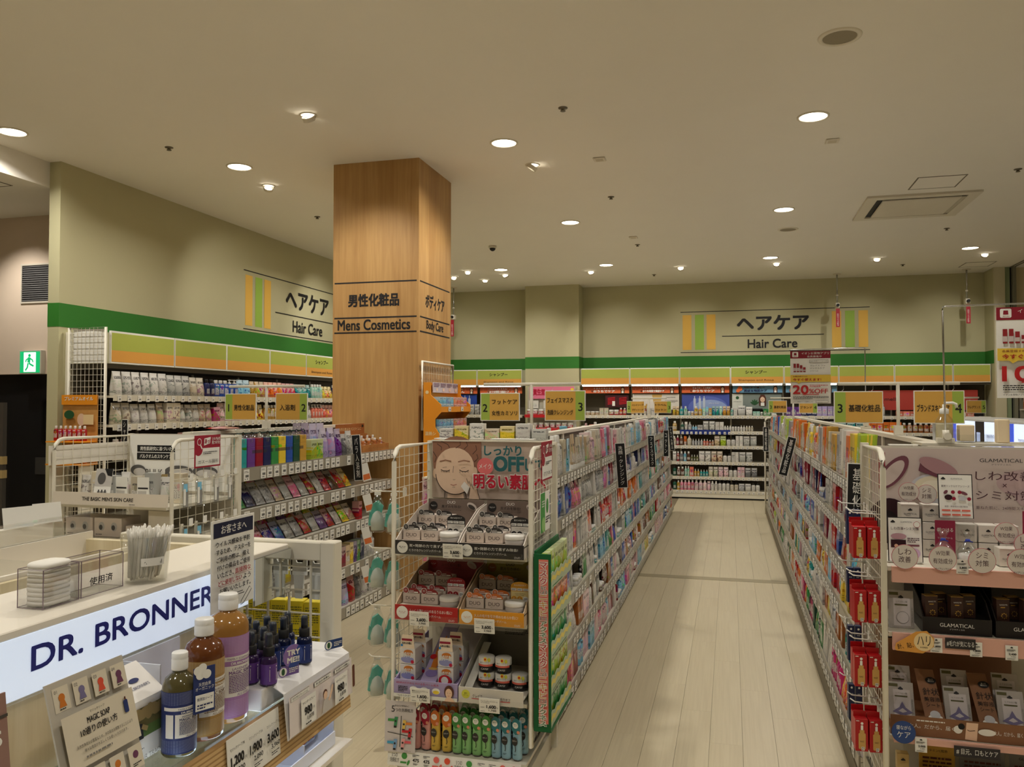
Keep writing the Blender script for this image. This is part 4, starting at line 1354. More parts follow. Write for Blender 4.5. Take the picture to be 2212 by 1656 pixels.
for i in range(10):
    rw = i // 5
    good('bottle', ['amber', 'beige'][rw], fx - .05 - rw * .065, 5.56 + (i % 5) * .102, 1.155, .030, .030, .085 + rw * .02, '+X', '@ of bath oil, %s in the %s row of the wooden crate' % (ORD[i % 5], ('front', 'rear')[rw]), 'bath oil testers')

# hanging shelf talkers along the bath salts shelves
for i, (z, y) in enumerate(((1.03, 5.47), (.80, 5.52), (.56, 5.50), (.28, 5.50))):
    o = tag(MB().box((-.03, -.002, 0), (.03, .002, .13), PAPER).box((-.026, -.003, .01), (.026, -.0022, .05), mat('talker_print', (226, 120, 60), .6)).build('shelf_talker', None, (fx + .075, y, z - .085), (0, rad(-14), rad(38))), 'slanted paper shelf talker by the column, %s from the top' % ORD[i], 'shelf talker', 'shelf talkers on the bath salts gondola')
# ================================================================== CENTRE END DISPLAY (cleansing balms and face wash tubes)
XL, XR, YF, YB = -1.335, -.757, 3.10, 3.535
def end_frame(e, xl, xr, yf, yb, ztop, cols=8, rows=27):
    """side grids, posts and base of an end display; local frame = world"""
    d = yb - yf
    for x, nm in ((xl, 'side_grid'), (xr, 'side_grid')):
        wire_panel(d, ztop - .17, cols, rows, .010, .0017).build(nm, e, (x, yf, .17), (0, 0, rad(90)))
    for x in (xl, xr):
        MB().box((x - .014, yb - .02, 0), (x + .014, yb + .008, ztop + .01), STEELW).build('post', e)
    MB().box((xl + .01, yf + .02, 0), (xr - .01, yb - .02, .07), STEELW).build('base', e)
e2 = thing('end_display', 'ivory wire end display of cleansing balms and face wash tubes', 'display', (0, 0, 0))
end_frame(e2, XL, XR, YF, YB, 1.325)
MB().box((XL + .016, YB - .03, .07), (XR - .016, YB - .022, 1.333), paint('endboard_white', (214, 206, 190), .5)).build('back_board', e2)
def shelf2(z, lipz, parent, x0, x1, yf, yb, clearlip=True):
    o = MB().box((x0, yf, z - .014), (x1, yb, z), STEELW).build('shelf', parent)
    if clearlip:
        MB().add([(x0 + .003, yf - .052, z - .014), (x1 - .003, yf - .052, z - .014), (x1 - .003, yf - .052, lipz), (x0 + .003, yf - .052, lipz)], [(0, 1, 2, 3)], CLEAR).add([(x0 + .003, yf - .052, z - .014), (x1 - .003, yf - .052, z - .014), (x1 - .003, yf, z - .014), (x0 + .003, yf, z - .014)], [(0, 1, 2, 3)], CLEAR).build('clear_rail', o)
for z, lz in ((.900, .925), (.640, .665), (.335, .36)):
    shelf2(z, lz, e2, XL + .014, XR - .014, 3.09, 3.50)
MB().box((XL - .01, 3.07, .098), (XR - .012, 3.50, .112), STEELW).build('shelf', e2)

# poster with a face
TAUPE = mat('poster_taupe', (196, 176, 160), .55)
po = thing('poster', 'cleansing poster of a face with closed eyes and red lettering', 'poster', (-1.318, 3.499, 1.078))
MB().box((0, -.004, 0), (.545, 0, .258), TAUPE).build('sheet', po)
a = Art(.0005)
BGW = mat('poster_blush', (214, 192, 180), .55)
FACE = mat('poster_face', (228, 196, 168), .55)
HAIRB = mat('poster_hair', (148, 104, 82), .55)
LINE = mat('poster_line', (44, 28, 26), .55)
TEAL = mat('poster_teal', (36, 100, 104), .55)
REDP = mat('poster_red', (190, 24, 52), .55)
for k in range(5):
    a.rect(.0, .03 + .045 * k, .545, .031 + .045 * k, mat('poster_plank', (182, 160, 146), .6))
a.disc(.12, .165, .115, HAIRB, .115)
a.rect(.005, .17, .235, .258, HAIRB)
pts = []
for i in range(25):
    t_ = rad(180 + i * 7.5)
    pts.append((.112 + .092 * math.cos(t_), .115 + .098 * math.sin(t_)))
for i in range(13):
    t_ = rad(i * 15)
    pts.append((.112 + .092 * math.cos(t_), .14 + .088 * math.sin(t_)))
neck = [(.075, 0), (.155, 0), (.150, .05), (.08, .05)]
a.poly(neck, FACE)
a.line([(.062, 0), (.065, .04)], .003, LINE)
a.line([(.165, 0), (.160, .045)], .003, LINE)
a.disc(.018, .11, .012, FACE, .022)
a.disc(.207, .12, .012, FACE, .022)
a.poly(pts, FACE)
a.line([(.112 + .092 * math.cos(rad(q)), .115 + .098 * math.sin(rad(q))) for q in range(185, 358, 8)], .003, LINE)
for sx in (-1, 1):
    ex = .112 + sx * .045
    a.line([(ex - .028, .164), (ex, .171), (ex + .028, .166)], .005, HAIRB)
    a.line([(ex - .022, .128), (ex - .01, .122), (ex + .01, .121), (ex + .022, .127)], .0032, LINE)
    for q in (-.018, -.006, .006, .018):
        a.line([(ex + q, .122), (ex + q * 1.15, .116)], .0016, LINE)
    a.line([(ex - .012, .137), (ex + .008, .14)], .0014, LINE)
a.line([(.108, .145), (.106, .115)], .0016, LINE)
a.line([(.106, .086), (.111, .082), (.117, .086)], .0014, LINE)
a.line([(.095, .062), (.108, .058), (.124, .063)], .0026, mat('poster_lip', (150, 60, 56), .55))
a.line([(.104, .050), (.116, .050)], .0014, LINE)
for (u, v, w_, z_) in ((.03, .245, .05, .215), (.05, .256, .09, .228), (.14, .256, .12, .226), (.17, .255, .16, .222), (.215, .24, .20, .20), (.22, .2, .208, .165), (.012, .21, .02, .16), (.235, .15, .22, .10)):
    a.line([(u, v), ((u + w_) / 2 + .012, (v + z_) / 2), (w_, z_)], .0026, LINE)
a.poly([(.145, .055), (.175, .02), (.195, .075), (.17, .088)], mat('poster_pad', (238, 232, 222), .55))
a.poly([(.16, .08), (.185, .10), (.215, .07), (.235, 0), (.185, 0), (.19, .05)], FACE)
for q in (0, .012, .024):
    a.line([(.172 + q, .092 - q), (.182 + q, .068 - q)], .0018, LINE)
a.line([(.215, .07), (.235, 0)], .0026, LINE)
a.text('しっかり', .342, .218, .042, TEAL, .17, .025)
a.text('OFF', .370, .160, .062, TEAL, .135, .045)
a.text('しで', .492, .158, .05, TEAL, .09, .03)
a.disc(.262, .148, .038, mat('poster_pink', (224, 112, 112), .55))
a.text('メイク', .262, .148, .022, PAPER, .058)
for o_, m_ in ((.0, REDP),):
    a.text('明るい素肌へ', .375, .082, .066, PAPER, .335, .05)
    a.text('明るい素肌へ', .375, .082, .064, m_, .33, .025)
a.build(po, (0, -.0042, 0))
MB().box((0.0, -.010, .256), (.545, .004, .262), STEELW).build('top_bar', po)
for q, w_ in ((.0, .12), (.27, .2)):
    tag(MB().box((0, 0, 0), (w_, .05, .004), PAPER).build('price_strip', None, (-1.318 + q, 3.52, 1.3425)), 'white paper strip lying on top of the %s of the face poster' % ('left end' if q == 0 else 'middle'), 'paper strip')

# ---- trays and balm cartons
def duo_tray(x0, z0, ztray, w, ink, badge_t, l1, l2, lab, head, head_t, tint, wallc=None):
    o = thing('display_tray', lab, 'tray', (x0, 3.045, z0 + .0015))
    dm = mat('tray_' + ink[0], ink[1], .35)
    h = ztray - z0 - .0015
    MB().box((0, 0, 0), (w, .004, h), dm).build('front_panel', o)
    MB().box((0, .004, h - .012), (w, .37, h - .008), mat('tray_floor', (216, 200, 184), .5)).build('tray_floor', o)
    for x in (0, w - .004):
        MB().poly([(x, .004, 0), (x, .37, 0), (x, .37, h + .11), (x, .26, h + .10), (x, .06, h + .03), (x, .004, h)], (.004, 0, 0), mat('tray_wall_' + ink[0], wallc or (206, 196, 184), .5)).build('side_wall', o)
    MB().box((.004, .365, h - .008), (w - .004, .37, h + .125), mat('tray_head_' + ink[0], head, .5)).build('header_card', o)
    MB().box((.008, .20, h - .008), (w * .62, .34, h + .030), mat('tray_floor', None)).build('riser', o)
    a = Art(.0004)
    a.disc(.032, h * .5, h * .42, PAPER)
    a.text(badge_t, .032, h * .5, h * .16, dm, h * .55)
    a.text(l1, .062, h * .66, h * .22, PAPER, w - .085, align='L')
    a.text(l2, .062, h * .34, h * .18, PAPER, (w - .085) * .74, align='L')
    a.text('DUO', w - .025, h * .14, h * .13, PAPER)
    a.build(o, (0, -.0003, 0))
    a = Art(.0004)
    hm = mat('tray_badge_' + ink[0], tuple(int(q * .8) for q in ink[1]), .5)
    a.disc(.028, .095, .019, hm)
    a.text(badge_t, .028, .095, .006, PAPER, .026)
    a.text('DUO', w * .42, .112, .012, INK if head[0] > 150 else PAPER)
    a.text(head_t, w * .42, .093, .013, INK, w * .34)
    a.text('とろけるクレンジングバーム', w * .44, .078, .006, INK, w * .3)
    a.disc(w * .78, .097, .024, mat('print_jarlid', (208, 196, 186), .5), .014, 20, -.5)
    a.disc(w * .775, .093, .018, mat('print_jarpaste', (60, 54, 52), .5) if ink[0] == 'black' else mat('print_jarpaste2', (196, 170, 160), .5), .009, 20, -.5)
    a.build(o, (0, .3645, h), '-Y')
    return z0 + .0015 + h - .008
BOXM = mat('balm_carton', (212, 198, 186), .45)
JARB, JARL = mat('jar_base', (186, 180, 174), .35), mat('jar_lid', (228, 224, 216), .3)
def duo_box(x, y, z, tagc, tkey, lab):
    o = thing('balm_carton', lab, 'carton', (x, y, z + .0012), R.uniform(-.015, .015), 'cleansing balm cartons')
    MB().cbox((-.0365, -.03, 0), (.0365, .03, .040), BOXM, .0012).build('carton_body', o)
    a = Art(.0003)
    a.text('DUO', 0, .020, .014, mat('balm_ink', (84, 70, 62), .5), .046)
    a.text('薬用クレンジング', 0, .008, .003, MATS['balm_ink'], .03)
    a.build(o, (0, -.0304, 0))
    tm = mat('tab_' + tkey, tagc, .45)
    b = MB()
    pts = [(-.036, 0)]
    for k in range(9):
        q = math.pi * (1 - k / 8)
        pts.append((.004 + .032 * math.cos(q), .004 + .016 * math.sin(q)))
    pts += [(.036, 0)]
    b.poly([(p[0], -.0295, .041 + p[1]) for p in pts], (0, .001, 0), tm)
    b.build('hang_tab', o)
    q = MB().lathe([(.0005, 0), (.012, 0), (.012, .0012), (.0005, .0012)], tm, 18, (-.022, -.0315, .052), 1, False).build('round_badge', o)
    a = Art(.0003)
    a.disc(-.022, .052, .0125, PAPER, n=20)
    a.disc(-.022, .052, .0108, tm, n=20)
    a.text('毛穴\nケア', -.022, .052, .011, PAPER, .011)
    a.rect(-.008, .043, .032, .048, PAPER)
    a.small(-.006, .0435, .030, .0475, 1, tm, 3)
    a.small(-.006, .050, .026, .054, 1, PAPER, 3)
    a.build(o, (0, -.0332, 0))
def balm_jar(x, y, z, lab):
    o = thing('balm_jar', lab, 'jar', (x, y, z + .0012), 0, 'balm tester jars')
    MB().lathe([(.036, 0), (.0385, .003), (.0385, .020), (.037, .021)], JARB, 28).build('jar_base', o)
    MB().lathe([(.040, .021), (.0405, .023), (.0405, .035), (.038, .038), (.001, .0385)], JARL, 28).build('lid', o)
    a = Art(.0002)
    a.text('DUO', 0, 0, .006, MATS['balm_ink'], .026)
    a.build(o, (0, 0, .0385), 'up')
    return o
def info_card(x, y, z, col3, key, title, lab):
    o = thing('info_card', lab, 'card', (x, y, z + .001), 0, 'arched info cards in the balm trays')
    cm_ = mat('card_' + key, col3, .5)
    w = .078
    pts = [(-w / 2, 0), (w / 2, 0), (w / 2, .078)] + [(w / 2 * math.cos(rad(q)), .078 + .018 * math.sin(rad(q))) for q in range(15, 180, 15)] + [(-w / 2, .078)]
    MB().poly([(p[0], 0, p[1]) for p in pts], (0, .002, 0), cm_).build('card', o)
    a = Art(.0003)
    pale = mat('cardface_' + key, {'k': (224, 218, 208), 'r': (232, 200, 188), 'y': (240, 218, 150)}[key], .5)
    a.rect(-w / 2 + .002, 0, w / 2 - .002, .058, pale)
    a.text(title, 0, .083, .007, PAPER, .05)
    for q in (-.025, 0, .025):
        a.rect(q - .011, .061, q + .011, .071, PAPER)
        a.small(q - .009, .063, q + .009, .069, 2, INK, 2)
    a.text('“メイク”も毛穴汚れも', 0, .050, .004, INK, .045)
    a.text('これひとつでOFF!', 0, .044, .004, INK, .035)
    for q in (-.024, .0):
        a.disc(q, .029, .011, cm_)
        a.text('炭\n配合', q, .029, .01, PAPER, .010)
    a.disc(.024, .029, .011, PAPER)
    a.small(.017, .024, .031, .034, 3, INK, 5)
    a.build(o, (0, -.0003, 0))
def price_card(x, y, z, name, p1, p2, lab, w=.082, h=.057, tilt=0.0, face='-Y'):
    o = thing('price_card', lab, 'price card', (x, y, z), 0 if face == '-Y' else ROT[face], 'large price cards')
    o.rotation_euler[0] = tilt
    MB().box((-w / 2, 0, 0), (w / 2, .0015, h), PAPER).build('card', o)
    a = Art(.0003)
    a.text(name, 0, h * .80, h * .13, INK, w * .82)
    a.small(-w * .4, h * .66, w * .1, h * .71, 1, mat('print_grey', (130, 126, 120), .6), 2)
    a.text(p1, w * .10, h * .42, h * .24, INK, w * .46, .03)
    a.text('円', w * .40, h * .38, h * .10, INK)
    a.text(p2, w * .16, h * .19, h * .15, INK, w * .36, .01)
    a.small(-w * .42, h * .36, -w * .16, h * .42, 1, INK, 5)
    a.small(-w * .42, h * .10, -w * .14, h * .16, 1, INK, 6)
    a.build(o, (0, -.0003, 0))
    return o
TR = [('black', (40, 38, 38)), ('red', (176, 30, 28)), ('amber', (222, 150, 34))]
CFG = [(-1.306, .900, .957, .266, TR[0], '黒ずみ\n毛穴', '炭×発酵の力で黒ずみ除去!', 'とろけるクレンジングバーム', 'black-fronted tray of balm cartons on the upper shelf, left one', (120, 104, 94), '黒ずみを除去!', (58, 54, 54), 'k0', (34, 32, 32), 'k', 'upper left black tray'),
       (-1.034, .900, .957, .262, TR[0], '黒ずみ\n毛穴', '炭×発酵の力で黒ずみ除去!', 'とろけるクレンジングバーム', 'black-fronted tray of balm cartons on the upper shelf, right one', (120, 104, 94), '黒ずみを除去!', (58, 54, 54), 'k0', (34, 32, 32), 'k', 'upper right black tray'),
       (-1.306, .640, .700, .266, TR[1], 'エイジ\nング', 'ふっくら弾むハリのあるうるおい肌に!', 'とろけるクレンジングバーム', 'red-fronted tray of balm cartons on the second shelf', (150, 60, 62), 'ふっくらハリ肌!', (140, 34, 36), 'r0', (150, 28, 34), 'r', 'red tray'),
       (-1.034, .640, .697, .262, TR[2], '大人の\n毛穴', '大人の毛穴を引き締めなめらか肌に!', 'とろけるクレンジングバーム', 'amber-fronted tray of balm cartons on the second shelf', (176, 160, 62), '肌を引き締め!', (206, 110, 48), 'o0', (214, 150, 40), 'y', 'amber tray')]
for x0, z0, zt, w, ink, bt, l1, l2, lab, head, ht, tc, tk, cc, ck, short in CFG:
    zf = duo_tray(x0, z0, zt, w, ink, bt, l1, l2, lab, head, ht, None, (206, 180, 150) if ink[0] != 'black' else None)
    for k in range(2):
        x = x0 + .046 + k * .079
        side = ('left', 'right')[k]
        duo_box(x, 3.135, zf, tc, tk, 'beige balm carton, front row %s, in the %s' % (side, short))
        duo_box(x + .008, 3.203, zf, tc, tk, 'beige balm carton, middle row %s, in the %s' % (side, short))
        duo_box(x + .002, 3.30, zf + .039, tc, tk, 'beige balm carton, raised back row %s, in the %s' % (side, short))
    balm_jar(x0 + .211, 3.105, zf, 'white-lidded balm tester jar in the %s' % short)
    info_card(x0 + .211, 3.185, zf, cc, ck, {'k': '黒ずみ毛穴ケア', 'r': 'エイジングケア', 'y': '大人の毛穴ケア'}[ck], 'arched info card behind the jar in the %s' % short)
price_card(-1.055, 3.030, .897, 'デュオ ザ クレンジングバーム', '3,600', '3,960', 'white price card between the two black trays', tilt=.1)
price_card(-1.195, 3.030, .625, 'デュオ ザ クレンジングバーム', '3,600', '3,960', 'white price card before the red tray', tilt=.1)
price_card(-.925, 3.030, .615, 'デュオ ザ クレンジングバーム クリア', '3,600', '3,960', 'white price card before the amber tray', tilt=.1)
price_card(-1.19, 3.030, .325, '専科Pメルティングバーム', '1,600', '1,760', 'white price card before the lilac tray', tilt=.1)
price_card(-.905, 3.030, .312, 'クレージュクレンジングバーム', '1,600', '1,760', 'white price card before the white clay tray', tilt=.1)

# ---- third shelf: lilac tray with boxes, white tray with black jars
LIL = mat('tray_lilac', (170, 156, 196), .5)
lt = thing('display_tray', 'lilac cardboard tray of melting balm boxes with a woman on its front', 'tray', (-1.308, 3.043, .3365))
MB().box((0, 0, 0), (.268, .004, .068), LIL).build('front_panel', lt)
MB().box((0, .004, .045), (.268, .38, .05), LIL).build('tray_floor', lt)
for x in (0, .264):
    MB().poly([(x, .004, 0), (x, .38, 0), (x, .38, .16), (x, .3, .15), (x, .02, .068), (x, .004, .068)], (.004, 0, 0), LIL).build('side_wall', lt)
MB().poly([(.10, .02, .05), (.165, .02, .05), (.165, .36, .22), (.10, .36, .22)], (0, .006, 0), LIL).build('picture_ramp', lt)
ra = Art(.0005)
ra.disc(.032, .06, .025, mat('print_violet', (132, 116, 176), .5), .02)
ra.disc(.032, .085, .020, mat('print_gold', (206, 168, 96), .5), .008)
ra.poly([(.02, .09), (.044, .09), (.05, .2), (.03, .28), (.012, .2)], mat('print_honey', (206, 120, 40), .5))
ra.disc(.012, .15, .014, mat('print_red', (196, 24, 36), .5))
ra.build(lt, (.10, .0185, .0505), rot=(math.atan2(.17, .34), 0, 0))
a = Art(.0004)
a.text('SENKAだけのとろける生バーム処方', .10, .056, .009, mat('print_magenta', (190, 20, 60), .5), .18)
for q, m_ in ((.085, MATS['print_honey']), (.13, MATS['print_gold']), (.18, MATS['print_star'])):
    a.disc(q, .034, .017, PAPER, .012)
    a.disc(q, .030, .013, m_, .007)
a.small(.02, .02, .06, .045, 4, INK, 8)
a.rect(0, 0, .268, .014, PAPER)
a.text('“なめらかさ” ツルン', .06, .007, .007, INK, .09)
a.disc(.235, .036, .020, HAIR, .026)
a.disc(.234, .031, .014, SKIN, .019)
a.poly([(.215, 0), (.262, 0), (.25, .012), (.24, .018), (.225, .016)], SKIN)
a.line([(.227, .033), (.231, .0325)], .0012, HAIR)
a.line([(.238, .033), (.242, .0325)], .0012, HAIR)
a.line([(.231, .022), (.238, .022)], .0014, MATS['print_lip'])
a.build(lt, (0, -.0003, 0))
MW = mat('melt_white', (226, 222, 220), .45)
def melt_box(x, y, z, tab, lab):
    o = thing('melting_balm_box', lab, 'box', (x, y, z + .0012), R.uniform(-.02, .02), 'melting balm boxes')
    MB().cbox((-.033, -.038, 0), (.033, .038, .062), MW, .0012).build('carton_body', o)
    a = Art(.0003)
    a.disc(0, .018, .028, mat('print_periwinkle', (150, 154, 204), .5), .014)
    a.disc(.004, .046, .02, MATS['print_honey'], .011)
    a.text('とろける\n生バーム', -.002, .036, .02, PAPER, .05, .03)
    a.disc(.022, .01, .007, MATS['print_magenta'])
    a.build(o, (0, -.0384, 0))
    if tab:
        MB().poly([(-.030, -.0375, .062), (.030, -.0375, .062), (.026, -.0375, .112), (.02, -.0375, .116), (-.024, -.0375, .116)], (0, .0012, 0), mat('melt_tab', (238, 220, 196), .5)).build('hang_tab', o)
        a = Art(.0003)
        a.rect(-.025, .092, .02, .101, mat('print_wine', (150, 24, 54), .5))
        a.text('なめらか肌に', -.002, .083, .009, INK, .042, .02)
        a.disc(-.024, .074, .005, mat('print_azure', (40, 130, 200), .5))
        a.build(o, (0, -.0379, 0))
for cx, nm in ((-1.2675, 'left'), (-1.105, 'right')):
    melt_box(cx, 3.125, .3875, False, 'melting balm box at the bottom of the front %s stack, lilac tray' % nm)
    melt_box(cx, 3.125, .4515, True, 'melting balm box on top of the front %s stack, lilac tray' % nm)
    melt_box(cx + .012, 3.215, .3875, False, 'melting balm box at the bottom of the rear %s stack, lilac tray' % nm)
    melt_box(cx + .012, 3.215, .4515, True, 'melting balm box on top of the rear %s stack, lilac tray' % nm)
pp = thing('pop_card', 'red and yellow drop-shaped pop card on the right stack of the lilac tray', 'card', (-1.105, 3.078, .372))
MB().poly([(p[0], 0, p[1]) for p in [(-.026, 0), (.026, 0), (.026, .03)] + [(.026 * math.cos(rad(q)), .03 + .022 * math.sin(rad(q))) for q in range(20, 180, 20)] + [(-.026, .03)]], (0, .0015, 0), MATS['print_red']).build('card', pp)
a = Art(.0003)
a.rect(-.026, 0, .026, .014, MATS['print_star'])
a.small(-.018, .003, .018, .011, 2, MATS['print_red'], 3)
a.disc(0, .031, .015, PAPER)
a.build(pp, (0, -.0003, 0))

wt = thing('display_tray', 'white cardboard tray of black clay cleansing jars', 'tray', (-1.036, 3.045, .3365))
WC = mat('tray_white', (214, 208, 196), .4)
MB().box((0, 0, 0), (.262, .004, .060), WC).build('front_panel', wt)
MB().box((0, .004, .027), (.262, .40, .031), WC).build('tray_floor', wt)
MB().poly([(0, .004, 0), (0, .40, 0), (0, .40, .20), (0, .25, .16), (0, .004, .06)], (.003, 0, 0), WC).build('side_wall', wt)
MB().box((.004, .395, .032), (.262, .40, .26), mat('tray_head_grey', (150, 144, 132), .5)).build('header_card', wt)
MB().poly([(.008, .03, .033), (.040, .03, .033), (.044, .30, .15), (.012, .30, .15)], (0, .004, 0), PAPER).build('slanted_leaflet', wt)
a = Art(.0004)
a.disc(.03, .034, .017, mat('print_limey', (206, 206, 70), .5))
a.text('濃密\nバーム', .03, .034, .014, mat('print_olive', (120, 118, 30), .5), .02)
a.text('クレイで', .078, .030, .012, INK, .04)
a.rect(.055, .018, .10, .021, MATS['print_red'])
a.text('毛穴オフ', .19, .026, .012, INK, .04)
a.rect(.17, .016, .21, .019, MATS['print_red'])
a.build(wt, (0, -.0003, 0))
a = Art(.0004)
a.text('濃密クレンジング', .15, .20, .016, mat('print_dim', (70, 66, 60), .5), .15)
a.rect(.10, .172, .19, .183, MATS['print_limey'])
a.small(.08, .13, .22, .155, 3, MATS['print_dim'], 9)
a.line([(.02, .16), (.07, .18), (.065, .225)], .002, MATS['print_dim'])
a.build(wt, (0, .3947, .032))
JK = mat('clay_jar', (34, 32, 32), .25)
def clay_jar(x, y, z, lab):
    o = thing('clay_jar', lab, 'jar', (x, y, z + .0012), 0, 'black clay cleansing jars')
    MB().lathe([(.030, 0), (.0325, .003), (.0325, .030), (.031, .032)], JK, 24).build('jar_base', o)
    MB().lathe([(.033, .032), (.0335, .034), (.0335, .056), (.031, .059), (.001, .059)], JARL, 24).build('lid', o)
    b = MB()
    for k in range(6):
        q0, q1 = rad(-150 + k * 20), rad(-150 + (k + 1) * 20)
        rr_ = .0338
        b.add([(rr_ * math.cos(q0), rr_ * math.sin(q0), .030), (rr_ * math.cos(q1), rr_ * math.sin(q1), .030), (rr_ * math.cos(q1), rr_ * math.sin(q1), .050), (rr_ * math.cos(q0), rr_ * math.sin(q0), .050)], [(0, 1, 2, 3)], PAPER)
        b.add([(rr_ * 1.003 * math.cos(q0), rr_ * 1.003 * math.sin(q0), .025), (rr_ * 1.003 * math.cos(q1), rr_ * 1.003 * math.sin(q1), .025), (rr_ * 1.003 * math.cos(q1), rr_ * 1.003 * math.sin(q1), .033), (rr_ * 1.003 * math.cos(q0), rr_ * 1.003 * math.sin(q0), .033)], [(0, 1, 2, 3)], mat('print_salmon', (226, 110, 90), .5))
    b.build('label_band', o)
    a = Art(.0003)
    a.text('CAYST', .002, .016, .007, PAPER, .03)
    a.text('濃密クレンジング', .0, .042, .005, INK, .036)
    a.disc(.004, .054, .007, mat('print_star', (246, 214, 60), .5), .009)
    a.rect(0, .050, .007, .058, MATS['print_red'])
    a.disc(.020, .053, .006, MATS['print_limey'], .008)
    a.build(o, (0, -.0345, 0))
for i, x in enumerate((-.955, -.885, -.815)):
    clay_jar(x, 3.16, .3685, 'black clay jar, bottom layer, %s, white tray' % ('left', 'middle', 'right')[i])
for i, x in enumerate((-.955, -.885)):
    clay_jar(x, 3.16, .4290, 'black clay jar, upper layer, %s, white tray' % ('left', 'right')[i])

# ---- bottom shelf: face wash tubes
TB = {'pink': (232, 168, 158), 'yellow': (228, 190, 84), 'green': (146, 200, 130), 'blue': (150, 190, 206)}
TG = {'pink': (170, 34, 58), 'yellow': (206, 110, 36), 'green': (64, 136, 60), 'blue': (44, 120, 128)}
def wash_tube(x, y, cn, lab, rz=0.0):
    o = thing('wash_tube', lab, 'tube', (x, y, .1135), rz, 'face wash tubes on the bottom shelf')
    bm_ = mat('tube_' + cn, TB[cn], .4)
    b = rings([(.004, .019, .017), (.012, .0200, .018), (.06, .0195, .015), (.11, .0185, .009), (.145, .018, .002), (.152, .018, .0012)], bm_, 14, 2.2)
    b.build('tube_body', o)
    MB().lathe([(.0170, 0), (.0175, .005)], mat('tube_cap', (84, 78, 74), .4), 16).build('cap', o)
    tm = mat('tubetag_' + cn, TG[cn], .45)
    tg = MB().poly([(p[0], -.0125 + .001, p[1]) for p in [(-.017, .112), (-.02, .128), (-.016, .15), (-.004, .162), (.008, .160), (.018, .146), (.019, .122), (.012, .102), (-.004, .098)]], (0, .0012, 0), tm)
    t_ = tg.build('tag', o)
    a = Art(.0003)
    a.disc(-.003, .135, .012, PAPER, .012)
    a.text('黒ずみ\nケア', -.003, .135, .012, tm, .014)
    a.disc(.010, .110, .0065, mat('print_peach', (226, 150, 120), .5))
    a.build(o, (0, -.0120, 0))
    a = Art(.0003)
    a.disc(-.002, .076, .0125, mat('tube_emblem', (44, 42, 40), .4), .017)
    a.text('ロゼット', -.002, .078, .006, PAPER, .018)
    a.line([(0, .06), (.002, .044), (.0, .036)], .003, MATS['tube_emblem'])
    a.small(-.008, .022, .006, .028, 2, MATS['tube_emblem'], 3)
    a.build(o, (0, -.0192, 0))
FT = [(-1.232, 'pink'), (-1.190, 'pink'), (-1.149, 'yellow'), (-1.107, 'yellow'), (-1.059, 'green'), (-1.019, 'green'), (-.979, 'green'), (-.938, 'green'), (-.896, 'blue'), (-.855, 'blue'), (-.813, 'blue')]
cnt = {}
for rw, (y, nm) in enumerate(((3.105, 'front'), (3.165, 'second'), (3.225, 'third'))):
    for i, (x, cn) in enumerate(FT):
        cnt[(rw, cn)] = cnt.get((rw, cn), 0) + 1
        wash_tube(x + (.010 if rw == 1 else -.004 if rw == 2 else 0) + R.uniform(-.003, .003), y, cn, '%s face wash tube, %s of its colour in the %s row' % (cn, ORD[cnt[(rw, cn)] - 1], nm), R.uniform(-.22, .22))
cd = thing('info_card', 'grey card with a cross chart of five face washes', 'card', (-1.345, 3.035, .118))
cd.rotation_euler = (rad(-4), 0, rad(4))
MB().box((0, 0, 0), (.128, .0015, .196), mat('card_grey', (206, 198, 196), .5)).build('card', cd)
a = Art(.0003)
a.text('あなたの肌悩みに', .07, .178, .008, INK, .06)
a.text('5', .033, .165, .024, INK)
a.text('つの洗顔処方', .08, .162, .014, INK, .075)
a.line([(.064, .02), (.068, .14)], .003, mat('print_dim', (70, 66, 60), .5))
a.line([(.012, .075), (.118, .062)], .003, MATS['print_dim'])
for (u, v, c1, c2, bx) in ((.045, .115, (60, 140, 90), (70, 150, 70), -1), (.08, .105, (226, 190, 90), (220, 130, 50), 1), (.105, .075, (190, 30, 40), (190, 30, 40), -1), (.045, .03, (120, 160, 200), (70, 160, 200), -1), (.078, .035, (226, 160, 160), (220, 90, 100), 1)):
    k1, k2 = mat('ct%d%d' % c1[:2], c1, .5), mat('cu%d%d' % c2[:2], c2, .5)
    a.rect(u - .032 if bx < 0 else u + .004, v + .002, u - .004 if bx < 0 else u + .034, v + .012, k2)
    a.poly([(u - .007, v - .018), (u + .004, v - .022), (u + .010, v + .02), (u - .004, v + .02)], k1)
    a.rect(u - .007, v - .022, u + .004, v - .014, MATS['tube_emblem'])
    a.disc(u, v + .004, .004, MATS['tube_emblem'])
a.text('ロゼット', .10, .008, .007, INK, .026)
a.build(cd, (0, -.0003, 0))
st = thing('price_strip', 'long white price strip with fruit icons along the bottom shelf', 'price strip', (-1.335, 3.042, .062))
st.rotation_euler = (rad(-8), 0, 0)
MB().box((0, 0, 0), (.55, .002, .058), PAPER).build('strip', st)
a = Art(.0003)
x = .008
seq = ['t', 'g', 'p', 'p', 'r', 'o', 't', 'g', 'p', 'p', 'r', 'o']
for q in seq:
    if q == 't':
        a.text('5つの\n洗顔処方', x + .022, .030, .034, INK, .040)
    elif q == 'p':
        a.text('475', x + .022, .028, .012, INK, .026, .03)
        a.small(x + .008, .04, x + .036, .050, 2, INK, 3)
        a.small(x + .012, .010, x + .032, .018, 2, INK, 4)
    else:
        m_ = {'g': mat('print_green', (70, 150, 70), .5), 'r': mat('print_rose', (228, 110, 100), .5), 'o': mat('print_tomato', (222, 84, 56), .5)}[q]
        a.disc(x + .018, .040, .012, m_)
        a.disc(x + .036, .016, .005, m_, .011, 12, -.4)
        a.rect(x + .002, .012, x + .028, .019, m_)
    x += .0455
a.build(st, (0, -.0003, 0))

